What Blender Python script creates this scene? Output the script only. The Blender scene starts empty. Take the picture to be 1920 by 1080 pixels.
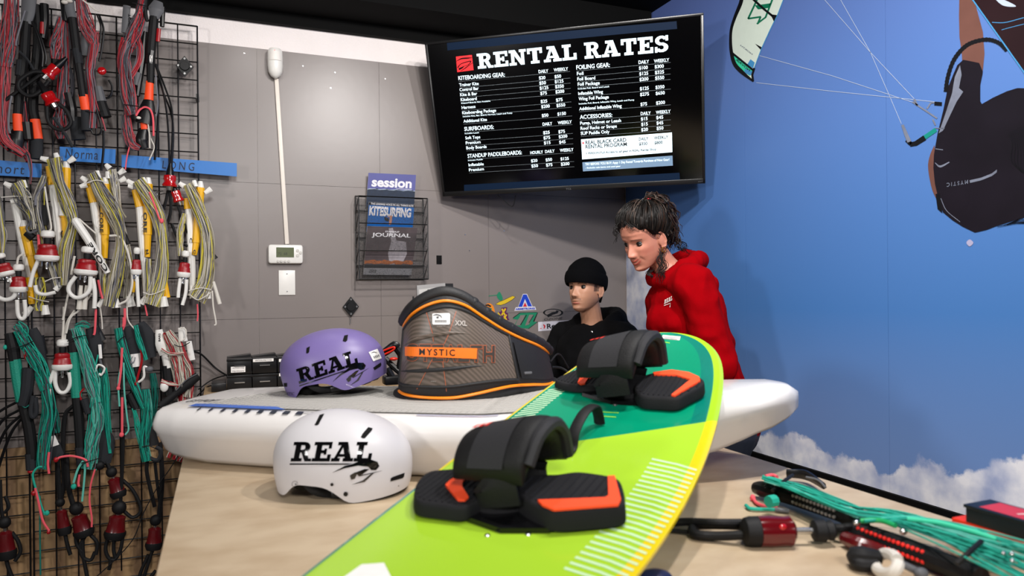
import bpy, bmesh, math, random
import numpy as np
from mathutils import Vector, Matrix, Euler
from mathutils.bvhtree import BVHTree
from mathutils.geometry import tessellate_polygon
random.seed(7); rng = np.random.default_rng(7)
sc = bpy.context.scene
COL = sc.collection
R = math.radians
# ------------------------------------------------------------------ camera, exposure
FPX = 1335.0; YAW = R(22.2); ROLL = -0.0095; HC = 1.27      # eye height; world x runs along the back wall, y towards it
cam_d = bpy.data.cameras.new('camera'); cam = bpy.data.objects.new('camera', cam_d); COL.objects.link(cam)
cam_d.sensor_width = 36; cam_d.lens = FPX / 1920 * 36; cam_d.clip_start = 0.02; cam_d.clip_end = 60
fwd = Vector((math.sin(YAW), math.cos(YAW), 0)); _r = Vector((math.cos(YAW), -math.sin(YAW), 0)); _u = Vector((0, 0, 1))
rgt = _r * math.cos(ROLL) + _u * math.sin(ROLL); upv = -_r * math.sin(ROLL) + _u * math.cos(ROLL)
CAM = Vector((0, 0, HC))
M = Matrix((rgt, upv, -fwd)).transposed().to_4x4(); M.translation = CAM
cam.matrix_world = M
cam_d.dof.use_dof = True; cam_d.dof.focus_distance = 2.75; cam_d.dof.aperture_fstop = 3.2
sc.camera = cam
vs = sc.view_settings; vs.view_transform = 'Standard'; vs.look = 'None'; vs.exposure = 0.1; vs.gamma = 1; vs.use_curve_mapping = False
# ------------------------------------------------------------------ world and lamps
w = bpy.data.worlds.new('world'); sc.world = w; w.use_nodes = True
w.node_tree.nodes['Background'].inputs[0].default_value = (1.0, 0.93, 0.88, 1); w.node_tree.nodes['Background'].inputs[1].default_value = 0.08
def lamp(name, loc, target, power, size=0.15, col=(1, .93, .86), kind='AREA', spread=160, cone=80):
    d = bpy.data.lights.new(name, kind); d.energy = power; d.color = col
    if kind == 'AREA': d.shape = 'DISK'; d.size = size; d.spread = R(spread)
    elif kind == 'SPOT': d.shadow_soft_size = size / 2; d.spot_size = R(cone); d.spot_blend = .5
    o = bpy.data.objects.new(name, d); COL.objects.link(o); o.location = loc
    o.rotation_euler = (Vector(target) - Vector(loc)).to_track_quat('-Z', 'Y').to_euler()
    return o
lamp('left_key_light', (-2.05, 0.35, 1.72), (1.3, 2.6, 1.5), 21, .36, (1, .97, .95))  # unseen key light set by the shadow direction; no window is modelled
lamp('track_light', (0.70, 1.87, 2.60), (1.1, 3.3, 0.9), 8.5, .07, (1, .96, .93))
lamp('track_light', (0.75, 1.00, 2.60), (1.0, 2.6, 1.0), 16, .07, (1, .96, .93))
lamp('track_light', (0.15, 2.60, 2.56), (-0.2, 3.2, 0.9), 1.6, .06, (1, .96, .93))
lamp('track_light', (1.15, 0.85, 2.60), (1.8, 2.0, 1.0), 21, .08, (1, .96, .93))
lamp('soft_fill_light', (0.1, -1.3, 2.62), (1.0, 2.3, 1.0), 66, .8, (1, .97, .94))  # added soft fill behind the camera, stands for no particular lamp
# ------------------------------------------------------------------ camera-to-place helpers: where a sight line meets a real plane
def ray(px, py): return fwd + rgt * ((px - 960) / FPX) + upv * ((540 - py) / FPX)
def onz(px, py, z): d = ray(px, py); return CAM + d * ((z - HC) / d.z)
def ony(px, py, y): d = ray(px, py); return CAM + d * (y / d.y)
def onx(px, py, x): d = ray(px, py); return CAM + d * (x / d.x)
def pz(px, py, z): return CAM + ray(px, py) * z
YB = 3.40; XR = 2.066; YG = 3.33; HT = 0.80
# ------------------------------------------------------------------ materials
def lin(c):
    if isinstance(c, str): c = [int(c[i:i + 2], 16) / 255 for i in (0, 2, 4)]
    return tuple((v / 12.92 if v <= .04045 else ((v + .055) / 1.055) ** 2.4) for v in c[:3]) + (1,)
MATS = {}
def mat(name, color, rough=.5, metal=0, var=.06, vscale=40, bump=0, bscale=200, coat=0, spec=.5, emit=0, sheen=0):
    if name in MATS: return MATS[name]
    m = bpy.data.materials.new(name); m.use_nodes = True; MATS[name] = m
    nt = m.node_tree; N = nt.nodes; L = nt.links; b = N['Principled BSDF']
    c = lin(color)
    b.inputs['Roughness'].default_value = rough; b.inputs['Metallic'].default_value = metal
    b.inputs['Coat Weight'].default_value = coat; b.inputs['Specular IOR Level'].default_value = spec
    b.inputs['Sheen Weight'].default_value = sheen
    tc = N.new('ShaderNodeTexCoord')
    nz = N.new('ShaderNodeTexNoise'); nz.inputs['Scale'].default_value = vscale; nz.inputs['Detail'].default_value = 4
    L.new(tc.outputs['Object'], nz.inputs['Vector'])
    mx = N.new('ShaderNodeMix'); mx.data_type = 'RGBA'
    mx.inputs['A'].default_value = tuple(v * (1 - var) for v in c[:3]) + (1,); mx.inputs['B'].default_value = tuple(min(1, v * (1 + var)) for v in c[:3]) + (1,)
    L.new(nz.outputs['Fac'], mx.inputs['Factor']); L.new(mx.outputs['Result'], b.inputs['Base Color'])
    if bump:
        n2 = N.new('ShaderNodeTexNoise'); n2.inputs['Scale'].default_value = bscale; n2.inputs['Detail'].default_value = 3
        L.new(tc.outputs['Object'], n2.inputs['Vector'])
        bp = N.new('ShaderNodeBump'); bp.inputs['Strength'].default_value = bump; bp.inputs['Distance'].default_value = .004
        L.new(n2.outputs['Fac'], bp.inputs['Height']); L.new(bp.outputs['Normal'], b.inputs['Normal'])
    if emit:
        L.new(mx.outputs['Result'], b.inputs['Emission Color']); b.inputs['Emission Strength'].default_value = emit
    return m
black_plastic = mat('black_plastic', '101012', .34, spec=.35)
black_rubber = mat('black_rubber', '111113', .6, spec=.3, bump=.2, bscale=400)
black_matt = mat('black_matt', '09090a', .8, spec=.2)
black_wire = mat('black_wire', '0b0b0c', .35, spec=.6)
dark_grey = mat('dark_grey_fabric', '26282c', .75, spec=.3, bump=.25, bscale=500)
mid_grey = mat('mid_grey_plastic', '5e5f63', .5, spec=.3)
steel = mat('steel', 'c8c8c8', .25, 1)
white_plastic = mat('white_plastic', 'e9e7e2', .35)
white_rope = mat('white_rope', 'd9d4cb', .8)
white_paper = mat('white_paper', 'ece9e6', .7)
yellow_plastic = mat('yellow_plastic', 'f0b50e', .4)
orange = mat('orange_print', 'ff4a12', .5)
red_plastic = mat('red_plastic', '9c0f18', .35)
red_clear = mat('translucent_red', 'b20d14', .15, spec=.8)
dark_red = mat('dark_red_plastic', '5a0c12', .25, spec=.7)
teal = mat('teal_line', '17a58e', .7)
teal_pale = mat('pale_teal_line', '63bfae', .7)
teal_dark = mat('dark_teal_line', '0d6e62', .7)
teal_grip = mat('teal_grip', '0c8d76', .6, bump=.6, bscale=260)
pink_line = mat('pink_line', 'c0525a', .7)
red_line = mat('red_line', 'b01f2c', .7)
grey_line = mat('grey_line', '74747c', .7)
dgrey_line = mat('dark_grey_line', '4a4a52', .7)
white_line = mat('white_line', 'c9c4b6', .75)
yellow_line = mat('yellow_line', 'd8cc4c', .75)
tan_line = mat('tan_line', '98907c', .75)
pink_cord = mat('pink_cord', 'ee5a66', .7)
# ------------------------------------------------------------------ mesh builder
def catmull(P, n):
    P = [Vector(p) for p in P]
    if len(P) < 3: return [P[0].lerp(P[-1], i / (n - 1)) for i in range(n)]
    Q = [P[0] * 2 - P[1]] + P + [P[-1] * 2 - P[-2]]
    out = []; k = len(P) - 1
    for i in range(n):
        t = i / (n - 1) * k; j = min(int(t), k - 1); u = t - j
        a, b, c, d = Q[j:j + 4]
        out.append(.5 * ((2 * b) + (c - a) * u + (2 * a - 5 * b + 4 * c - d) * u * u + (3 * b - a - 3 * c + d) * u ** 3))
    return out
def interp(vals, n):
    return list(np.interp(np.linspace(0, 1, n), np.linspace(0, 1, len(vals)), vals))
class MB:
    def __init__(s): s.v = []; s.f = []; s.m = []
    def add(s, V, F, mi=0):
        o = len(s.v); s.v += [tuple(p) for p in V]; s.f += [tuple(i + o for i in f) for f in F]; s.m += [mi] * len(F); return s
    def box(s, c, d, mi=0, M=None, bev=0):
        bm = bmesh.new(); bmesh.ops.create_cube(bm, size=1)
        for v in bm.verts: v.co = Vector((v.co.x * d[0], v.co.y * d[1], v.co.z * d[2]))
        if bev: bmesh.ops.bevel(bm, geom=bm.edges[:] + bm.verts[:], offset=bev, segments=2, affect='EDGES', profile=.5)
        T = Matrix.Translation(c) if M is None else M @ Matrix.Translation(c)
        s.bm(bm, mi, T); return s
    def bm(s, bm, mi=0, T=None):
        bm.verts.index_update(); V = [(T @ v.co if T else v.co.copy()) for v in bm.verts]
        s.add(V, [[v.index for v in f.verts] for f in bm.faces], mi); bm.free()
    def tube(s, P, r, n=8, mi=0, seg=None, cap=True, flat=1.0, nrm=None, smooth=True):
        """sweep along points; r number or list; flat squashes across nrm"""
        if seg: P = catmull(P, seg)
        P = [Vector(p) for p in P]; k = len(P)
        rr = interp(r, k) if isinstance(r, (list, tuple)) else [r] * k
        up = None; V = []; F = []
        for i, p in enumerate(P):
            t = (P[min(i + 1, k - 1)] - P[max(i - 1, 0)])
            if t.length < 1e-9: t = Vector((0, 0, 1))
            t.normalize()
            if nrm is not None: a = Vector(nrm); a = (a - t * a.dot(t))
            elif up is None: a = Vector((0, 1, 0)) if abs(t.y) < .9 else Vector((1, 0, 0)); a = a - t * a.dot(t)
            else: a = up - t * up.dot(t)
            if a.length < 1e-6: a = t.orthogonal()
            a.normalize(); up = a; b = t.cross(a)
            for j in range(n):
                q = 2 * math.pi * j / n
                V.append(p + a * (math.cos(q) * rr[i] * flat) + b * (math.sin(q) * rr[i]))
        for i in range(k - 1):
            for j in range(n):
                F.append((i * n + j, i * n + (j + 1) % n, (i + 1) * n + (j + 1) % n, (i + 1) * n + j))
        if cap: F.append(tuple(range(n - 1, -1, -1))); F.append(tuple((k - 1) * n + j for j in range(n)))
        return s.add(V, F, mi)
    def lathe(s, a, b, prof, n=16, mi=0, flat=1, nrm=None):
        """turned profile [(t, radius)...] along the axis a-b"""
        a = Vector(a); b = Vector(b); P = [a.lerp(b, t) for t, _ in prof]; ax = (b - a).normalized()
        u = Vector(nrm) - ax * Vector(nrm).dot(ax) if nrm is not None else ax.orthogonal(); u.normalize(); w_ = ax.cross(u); V = []; F = []
        for p, (_, r) in zip(P, prof):
            for j in range(n):
                q = 2 * math.pi * j / n; V.append(p + u * (math.cos(q) * r * flat) + w_ * (math.sin(q) * r))
        for i in range(len(P) - 1):
            for j in range(n): F.append((i * n + j, i * n + (j + 1) % n, (i + 1) * n + (j + 1) % n, (i + 1) * n + j))
        F.append(tuple(range(n - 1, -1, -1))); F.append(tuple((len(P) - 1) * n + j for j in range(n)))
        return s.add(V, F, mi)
    def ell(s, c, r, mi=0, nu=20, nv=12, M=None):
        c = Vector(c); V = []; F = []
        for i in range(nv + 1):
            th = math.pi * i / nv
            for j in range(nu):
                q = 2 * math.pi * j / nu
                p = Vector((r[0] * math.sin(th) * math.cos(q), r[1] * math.sin(th) * math.sin(q), r[2] * math.cos(th)))
                V.append(c + (M @ p if M else p))
        for i in range(nv):
            for j in range(nu): F.append((i * nu + j, (i + 1) * nu + j, (i + 1) * nu + (j + 1) % nu, i * nu + (j + 1) % nu))
        return s.add(V, F, mi)
    def grid(s, fn, nu, nv, mi=0, closed_u=False):
        V = []; F = []
        for i in range(nv):
            for j in range(nu):
                V.append(fn(j / (nu if closed_u else nu - 1), i / (nv - 1)))
        for i in range(nv - 1):
            for j in range(nu if closed_u else nu - 1):
                k = (j + 1) % nu; F.append((i * nu + j, i * nu + k, (i + 1) * nu + k, (i + 1) * nu + j))
        return s.add(V, F, mi)
    def poly(s, pts, mi=0):
        """flat polygon (already 3D), ear-clipped"""
        pts = [Vector(p) for p in pts]
        tris = tessellate_polygon([pts]); return s.add(pts, tris, mi)
    def prism(s, pts, ext, mi=0):
        """polygon extruded by the vector ext"""
        pts = [Vector(p) for p in pts]; n = len(pts); ext = Vector(ext); tris = tessellate_polygon([pts])
        V = pts + [p + ext for p in pts]
        F = [tuple(t) for t in tris] + [tuple(i + n for i in reversed(t)) for t in tris] + [(i, (i + 1) % n, (i + 1) % n + n, i + n) for i in range(n)]
        return s.add(V, F, mi)
    def xf(s, M): s.v = [tuple(M @ Vector(p)) for p in s.v]; return s
    def build(s, name, mats, parent=None, smooth=35, recalc=True, solid=0, sub=0):
        me = bpy.data.meshes.new(name); me.from_pydata(s.v, [], s.f)
        for m in (mats if isinstance(mats, (list, tuple)) else [mats]): me.materials.append(m)
        me.polygons.foreach_set('material_index', s.m)
        if recalc:
            bm = bmesh.new(); bm.from_mesh(me); bmesh.ops.recalc_face_normals(bm, faces=bm.faces[:]); bm.to_mesh(me); bm.free()
        me.update()
        if smooth: me.shade_smooth(); me.set_sharp_from_angle(angle=R(smooth))
        o = bpy.data.objects.new(name, me); COL.objects.link(o)
        if solid:
            md = o.modifiers.new('thickness', 'SOLIDIFY'); md.thickness = solid; md.offset = 0
        if sub:
            md = o.modifiers.new('round', 'SUBSURF'); md.levels = sub; md.render_levels = sub
        if parent: attach(o, parent)
        return o
def attach(o, p):
    o.parent = p
    o.matrix_parent_inverse = MW(p).inverted()
def MW(p):
    m = p.matrix_basis.copy()
    return MW(p.parent) @ p.matrix_parent_inverse @ m if p.parent else m
def tag(o, label, cat, group=None, kind=None):
    if label: o['label'] = label
    if cat: o['category'] = cat
    if group: o['group'] = group
    if kind: o['kind'] = kind
    return o
def thing(name, label, cat, loc=(0, 0, 0), group=None):
    o = bpy.data.objects.new(name, None); COL.objects.link(o); o.location = loc; o.empty_display_size = .05
    return tag(o, label, cat, group)
def struct(o): o['kind'] = 'structure'; return o
# ------------------------------------------------------------------ lettering: outlines as 2D polygons
_tc = {}
def text2d(txt, size=1, bold=0, shear=0, spacing=1, align='LEFT'):
    key = (txt, bold, shear, spacing, align)
    if key not in _tc:
        cu = bpy.data.curves.new('t', 'FONT'); cu.body = txt; cu.size = 1; cu.offset = bold; cu.shear = shear; cu.space_character = spacing; cu.align_x = align; cu.resolution_u = 3
        ob = bpy.data.objects.new('t', cu); COL.objects.link(ob); dg = bpy.context.evaluated_depsgraph_get(); e = ob.evaluated_get(dg); me = e.to_mesh()
        V = [(v.co.x, v.co.y) for v in me.vertices]; F = [tuple(p.vertices) for p in me.polygons]; e.to_mesh_clear()
        bpy.data.objects.remove(ob); bpy.data.curves.remove(cu); _tc[key] = (V, F)
    V, F = _tc[key]; return [(x * size, y * size) for x, y in V], F
def capfit(txt, width, height, bold=0, shear=0, spacing=1):
    """text scaled to fill width x height"""
    V, F = text2d(txt, 1, bold, shear, spacing); A = np.array(V); lo = A.min(0); hi = A.max(0)
    A = (A - lo) / (hi - lo) * (width, height); return [tuple(a) for a in A], F
def slab(txt, gap=.07):
    """heavy slab-serif capitals, unit height; returns list of polygons and total width"""
    st = .25; sl = .17; polys = []; x = 0
    def rect(a, b, c, d): return [(a, b), (c, b), (c, d), (a, d)]
    def arc(cx, cy, rx, ry, a0, a1, n=9): return [(cx + rx * math.cos(R(a0 + (a1 - a0) * i / n)), cy + ry * math.sin(R(a0 + (a1 - a0) * i / n))) for i in range(n + 1)]
    for ch in txt:
        P = []; wd = .8
        if ch == ' ': x += .36; continue
        if ch == 'R':
            wd = .92
            P += [rect(0, 0, .5, sl), rect(0, 1 - sl, .5, 1), rect(.12, 0, .12 + st, 1)]
            P.append([(.35, 1)] + arc(.5, .725, .3, .275, 90, -90) + [(.35, .45), (.35, .59)] + arc(.47, .725, .1, .125, -90, 90) + [(.35, .85)])
            P.append([(.42, .5), (.66, .5), (.80, .15), (.94, .15), (.94, 0), (.64, 0), (.45, .42)])
        elif ch == 'E':
            wd = .84
            P += [rect(0, 0, .84, sl), rect(0, 1 - sl, .82, 1), rect(.12, 0, .12 + st, 1), rect(.3, .42, .6, .58), rect(.68, 0, .84, .36), rect(.68, .66, .82, 1), rect(.5, .34, .62, .66)]
        elif ch == 'N':
            wd = 1.0
            P += [rect(0, 0, .42, sl), rect(0, 1 - sl, .36, 1), rect(.6, 1 - sl, 1, 1), rect(.12, 0, .30, 1), rect(.70, 0, .88, 1), [(.1, 1), (.36, 1), (.88, 0), (.66, 0)]]
        elif ch == 'T':
            wd = .86
            P += [rect(0, 1 - sl, .86, 1), rect(.3, 0, .56, 1), rect(.18, 0, .68, sl), rect(0, .64, .15, 1), rect(.71, .64, .86, 1)]
        elif ch == 'A':
            wd = 1.0
            P += [rect(0, 0, .4, sl), rect(.54, 0, 1.02, sl), rect(.2, 1 - sl, .62, 1), rect(.3, .24, .66, .38), [(.07, .02), (.24, .02), (.5, .86), (.42, 1)], [(.38, 1), (.64, 1), (.94, .02), (.66, .02)]]
        elif ch == 'L':
            wd = .8
            P += [rect(0, 0, .8, sl), rect(0, 1 - sl, .5, 1), rect(.12, 0, .12 + st, 1), rect(.64, 0, .8, .42)]
        elif ch == 'S':
            wd = .76
            P.append(arc(.38, .71, .35, .29, 20, 270) + arc(.38, .71, .13, .13, 270, 20, 8))
            P.append(arc(.38, .29, .37, .29, 90, -160) + arc(.38, .29, .13, .13, -160, 90, 8))
            P += [rect(.60, .68, .74, 1), rect(0.02, 0, .16, .34), [(.25, .42), (.38, .42), (.5, .58), (.38, .58)]]
        polys += [[(px + x, py) for px, py in p] for p in P]; x += wd + gap
    return polys, x - gap
def subdivide2d(V, F, L):
    bm = bmesh.new(); vs_ = [bm.verts.new((x, y, 0)) for x, y in V]
    for f in F:
        try: bm.faces.new([vs_[i] for i in f])
        except ValueError: pass
    bmesh.ops.triangulate(bm, faces=bm.faces[:])
    for _ in range(7):
        es = [e for e in bm.edges if e.calc_length() > L]
        if not es: break
        bmesh.ops.subdivide_edges(bm, edges=es, cuts=1); bmesh.ops.triangulate(bm, faces=[f for f in bm.faces if len(f.verts) > 3])
    bm.verts.index_update(); V = [(v.co.x, v.co.y) for v in bm.verts]; F = [[v.index for v in f.verts] for f in bm.faces]; bm.free(); return V, F
def polys2d(polys):
    V = []; F = []
    for p in polys:
        o = len(V); V += p; F += [tuple(i + o for i in t) for t in tessellate_polygon([[Vector((a, b, 0)) for a, b in p]])]
    return V, F
def bvh_of(objs):
    V = []; F = []
    for o in objs:
        mw = MW(o); k = len(V); V += [mw @ v.co for v in o.data.vertices]; F += [[i + k for i in p.vertices] for p in o.data.polygons]
    return BVHTree.FromPolygons(V, F)
def wrap(mb, bvh, V, F, frame, d, mi=0, lift=.0012, L=.006):
    """lay a flat drawing onto a curved surface: frame (origin, x, y), thrown along d"""
    V, F = subdivide2d(V, F, L); o, ex, ey = [Vector(a) for a in frame]; d = Vector(d).normalized(); out = []; ok = []
    for x, y in V:
        p = o + ex * x + ey * y; h = bvh.ray_cast(p - d * .6, d)
        if h[0] is None: out.append(p); ok.append(False)
        else:
            n = h[1] if h[1].dot(d) < 0 else -h[1]; out.append(h[0] + n * lift); ok.append(True)
    mb.add(out, [f for f in F if all(ok[i] for i in f)], mi)
# ------------------------------------------------------------------ the room
plaster = mat('white_plaster', 'f2eae8', .85, var=.04, vscale=12, bump=.55, bscale=130)
panel_m = mat('grey_wall_panel', '807875', .33, var=.10, vscale=2.2, bump=.05, bscale=30, spec=.4)
ply_m = mat('plywood', 'a07f58', .6, var=.22, vscale=7)
black_paint = mat('black_paint', '070707', .85, spec=.15)
floor_m = mat('grey_floor', '6a625c', .5, var=.15, vscale=6)
pale_wall = mat('pale_wall', '7d756f', .9)
struct(MB().box((-.4, .7, -.05), (6, 7, .1)).build('floor', floor_m))
struct(MB().box((-.4, .7, 2.73), (6, 7, .1)).build('ceiling', black_paint))
struct(MB().box((-.5, YB + .05, 1.35), (5.6, .1, 2.68)).build('wall_back', plaster))
struct(MB().box((XR + .05, .7, 1.35), (.1, 7, 2.68)).build('wall_right', plaster))
struct(MB().box((-3.05, .7, 1.35), (.1, 7, 2.68)).build('wall_left', pale_wall))
struct(MB().box((-.4, -2.35, 1.35), (6, .1, 2.68)).build('wall_front', pale_wall))
ztop = ony(640, 108, 3.392).z; zs = ony(480, 343, 3.392).z; xs = ony(712, 300, 3.392).x; xs0 = ony(483, 300, 3.392).x; zs2 = ony(560, 596, 3.392).z
xs2 = xs + (xs - xs0)
mb = MB(); g = .0012
X = [-2.9, xs0 - (xs - xs0), xs0, xs, xs2, XR - .003]; Z = [.1, zs2, zs, ztop]
for i in range(5):
    for j in range(3):
        mb.box(((X[i] + X[i + 1]) / 2, 3.396, (Z[j] + Z[j + 1]) / 2), (X[i + 1] - X[i] - g, .008, Z[j + 1] - Z[j] - g))
# wall screws
for px, py in ((620, 165), (722, 148), (945, 433), (872, 440), (568, 124), (628, 136), (458, 100), (880, 470)):
    p = ony(px, py, 3.392); mb.lathe(p, p + Vector((0, -.002, 0)), [(0, .004), (1, .003)], 8, 1)
struct(mb.build('trim_1', [panel_m, steel]))
# plywood sheet behind the lower grid
nt = ply_m.node_tree; b = nt.nodes['Principled BSDF']
wv = nt.nodes.new('ShaderNodeTexWave'); wv.wave_type = 'BANDS'; wv.bands_direction = 'X'; wv.inputs['Scale'].default_value = 4; wv.inputs['Distortion'].default_value = 5; wv.inputs['Detail'].default_value = 3
mpg = nt.nodes.new('ShaderNodeMapping'); mpg.inputs['Scale'].default_value = (1, 1, .18); tcn = nt.nodes.new('ShaderNodeTexCoord')
nt.links.new(tcn.outputs['Object'], mpg.inputs['Vector']); nt.links.new(mpg.outputs['Vector'], wv.inputs['Vector'])
cr = nt.nodes.new('ShaderNodeValToRGB'); cr.color_ramp.elements[0].color = lin('846649'); cr.color_ramp.elements[1].color = lin('a8875f')
nt.links.new(wv.outputs['Fac'], cr.inputs['Fac']); nt.links.new(cr.outputs['Color'], b.inputs['Base Color'])
struct(MB().box((-1.45, 3.386, .325), (2.82, .012, .65)).build('trim_2', ply_m))
struct(MB().box((-.5, 3.25, 2.60), (5.1, .3, .155)).build('trim_3', black_paint))
mb = MB(); mb.box((-.5, 3.38, 2.497), (5.1, .03, .05)); struct(mb.build('trim_4', black_paint))
struct(MB().box((XR - .008, .7, .29), (.016, 5.38, .57)).build('baseboard_right', black_paint))
# ------------------------------------------------------------------ printed sky mural on the right wall
def MP(px, py, off=.005): return onx(px, py, XR - off)
sky = bpy.data.materials.new('mural_print'); sky.use_nodes = True; nt = sky.node_tree; N = nt.nodes; L = nt.links; b = N['Principled BSDF']
b.inputs['Roughness'].default_value = .42; b.inputs['Specular IOR Level'].default_value = .35
tc = N.new('ShaderNodeTexCoord'); sp = N.new('ShaderNodeSeparateXYZ'); L.new(tc.outputs['Object'], sp.inputs[0])
def mr(src, a, b_, c=0, d=1):
    n = N.new('ShaderNodeMapRange'); n.inputs['From Min'].default_value = a; n.inputs['From Max'].default_value = b_; n.inputs['To Min'].default_value = c; n.inputs['To Max'].default_value = d; L.new(src, n.inputs['Value']); return n.outputs[0]
def mth(op, a, b_=None):
    n = N.new('ShaderNodeMath'); n.operation = op
    for i, v in enumerate((a, b_)):
        if v is None: continue
        if hasattr(v, 'links'): L.new(v, n.inputs[i])
        else: n.inputs[i].default_value = v
    return n.outputs[0]
rp = N.new('ShaderNodeValToRGB'); rp.color_ramp.elements[0].position = 0; rp.color_ramp.elements[0].color = lin('7a95c8'); rp.color_ramp.elements[1].position = 1; rp.color_ramp.elements[1].color = lin('5568a2')
e = rp.color_ramp.elements.new(.3); e.color = lin('4678b8'); e = rp.color_ramp.elements.new(.62); e.color = lin('5074b2')
L.new(mr(sp.outputs['Z'], .55, 2.65), rp.inputs['Fac'])
# height of the cloud tops along the wall (y), as a ramp: value = height above .55 m
cl = N.new('ShaderNodeValToRGB'); ce = cl.color_ramp.elements
def hz(px, py): p = MP(px, py); return p.y, p.z
knots = [hz(1920, 845), hz(1850, 872), hz(1800, 888), hz(1740, 872), hz(1690, 870), hz(1668, 905), hz(1650, 905), hz(1635, 872), hz(1560, 850), hz(1510, 822), hz(1440, 812), hz(1400, 812), hz(1345, 850)]
Y0, Y1 = 1.0, 3.4; ks = [(0, .8)] + [((y - Y0) / (Y1 - Y0), (z - .55) / .5) for y, z in knots]
ce[0].position = 0; ce[0].color = (.55,) * 3 + (1,)
ce[1].position = 1; ce[1].color = (.0, .0, .0, 1)
for p_, v_ in ks[1:]:
    e = ce.new(min(max(p_, .001), .99)); v_ = max(0, v_); e.color = (v_, v_, v_, 1)
L.new(mr(sp.outputs['Y'], Y0, Y1), cl.inputs['Fac'])
nz = N.new('ShaderNodeTexNoise'); nz.inputs['Scale'].default_value = 7; nz.inputs['Detail'].default_value = 9; nz.inputs['Roughness'].default_value = .6; L.new(tc.outputs['Object'], nz.inputs['Vector'])
top = mth('ADD', mth('MULTIPLY', cl.outputs['Color'], .5), .55)
dlt = mth('ADD', mth('SUBTRACT', top, sp.outputs['Z']), mth('MULTIPLY', mth('SUBTRACT', nz.outputs['Fac'], .5), .22))
mask1 = mr(dlt, -.006, .016)
# wispy cloud beside the corner
cz = N.new('ShaderNodeTexNoise'); cz.inputs['Scale'].default_value = 5; cz.inputs['Detail'].default_value = 8; L.new(tc.outputs['Object'], cz.inputs['Vector'])
pc = MP(1205, 545)
dy = mth('DIVIDE', mth('SUBTRACT', sp.outputs['Y'], pc.y), .30); dz = mth('DIVIDE', mth('SUBTRACT', sp.outputs['Z'], pc.z), .30)
rad = mth('ADD', mth('MULTIPLY', dy, dy), mth('MULTIPLY', dz, dz))
mask2 = mth('MULTIPLY', mr(mth('SUBTRACT', mth('ADD', cz.outputs['Fac'], .42), rad), .1, .5), .95)
mk = mth('MAXIMUM', mask1, mask2)
n3 = N.new('ShaderNodeTexNoise'); n3.inputs['Scale'].default_value = 11; n3.inputs['Detail'].default_value = 6; L.new(tc.outputs['Object'], n3.inputs['Vector'])
cc = N.new('ShaderNodeValToRGB'); cc.color_ramp.elements[0].position = .3; cc.color_ramp.elements[0].color = lin('a3afd2'); cc.color_ramp.elements[1].position = .65; cc.color_ramp.elements[1].color = lin('f2f2f8'); L.new(n3.outputs['Fac'], cc.inputs['Fac'])
mx = N.new('ShaderNodeMix'); mx.data_type = 'RGBA'; L.new(mk, mx.inputs['Factor']); L.new(rp.outputs['Color'], mx.inputs['A']); L.new(cc.outputs['Color'], mx.inputs['B']); L.new(mx.outputs['Result'], b.inputs['Base Color'])
mb = MB(); ys = [-2.2, .75, MP(1664, 500).y, MP(1480, 500).y + .25, 3.386]
ys = sorted(ys); zb = MP(1580, 896, .002).z; 
for a, c in zip(ys[:-1], ys[1:]): mb.box((XR - .002, (a + c) / 2, (zb + 2.679) / 2), (.004, c - a - .0012, 2.679 - zb))
mural = mb.build('sky_mural', sky, smooth=0); tag(mural, 'printed wall mural of a blue sky with clouds, a kite and an upside-down rider', 'mural')
def flat(name, polys, m, off=.0052, parent=mural, proj=MP, label=None):
    mb = MB()
    for p in polys: mb.poly([proj(x, y, off) for x, y in p])
    o = mb.build(name, m, parent, smooth=0, recalc=False)
    if label: o['label'] = label
    return o
def stroke(P, w_):
    """2D line of width w_ as a polygon"""
    P = [Vector((x, y)) for x, y in P]; Lr = []; Rr = []
    ww = interp(w_, len(P)) if isinstance(w_, (list, tuple)) else [w_] * len(P)
    for i, p in enumerate(P):
        t = (P[min(i + 1, len(P) - 1)] - P[max(i - 1, 0)]).normalized(); n = Vector((-t.y, t.x)) * ww[i] / 2; Lr.append(tuple(p + n)); Rr.append(tuple(p - n))
    return Lr + Rr[::-1]
def cv(P, n=24): return [(p.x, p.y) for p in catmull([(a, b, 0) for a, b in P], n)]
def cl2(P, n=60):
    """closed smooth outline"""
    P = list(P); q = catmull([(a, b, 0) for a, b in P + P[:3]], int(n * (len(P) + 2) / len(P)) + 1); k = len(q)
    i0 = int(k / (len(P) + 2)); return [(p.x, p.y) for p in q[i0:i0 + n]]
wet = mat('print_wetsuit_black', '141019', .4, var=.5, vscale=9, spec=.35); skinp = mat('print_skin', '66443c', .42, var=.25, vscale=14, spec=.35)
pr_maroon = mat('print_board_maroon', '241418', .35, var=.4, vscale=6, spec=.35); pr_white = mat('print_white', 'a9b6cc', .42, spec=.35); pr_black = mat('print_black', '0c0d12', .42, spec=.35)
pr_grey = mat('print_grey', '6e7484', .42, var=.4, vscale=30, spec=.35); pr_teal = mat('print_teal', '128074', .42, spec=.35); pr_sail = mat('print_sail', 'c9d6cb', .42, var=.05, spec=.35); pr_blue = mat('print_blue', '3f86b8', .42, spec=.35); pr_mint = mat('print_mint', '35c39a', .42, spec=.35)
flat('rider_leg_print', [[(1812, -150), (1800, -80), (1798, 30), (1799, 70), (1803, 95), (1805, 130), (1842, 142), (1846, 100), (1843, 60), (1828, 5), (1836, -60), (1862, -150)]], skinp)
flat('rider_arm_print', [cv([(1752, 272), (1744, 290), (1740, 312), (1745, 345), (1752, 366), (1758, 370), (1760, 330)], 20)], skinp)
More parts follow.
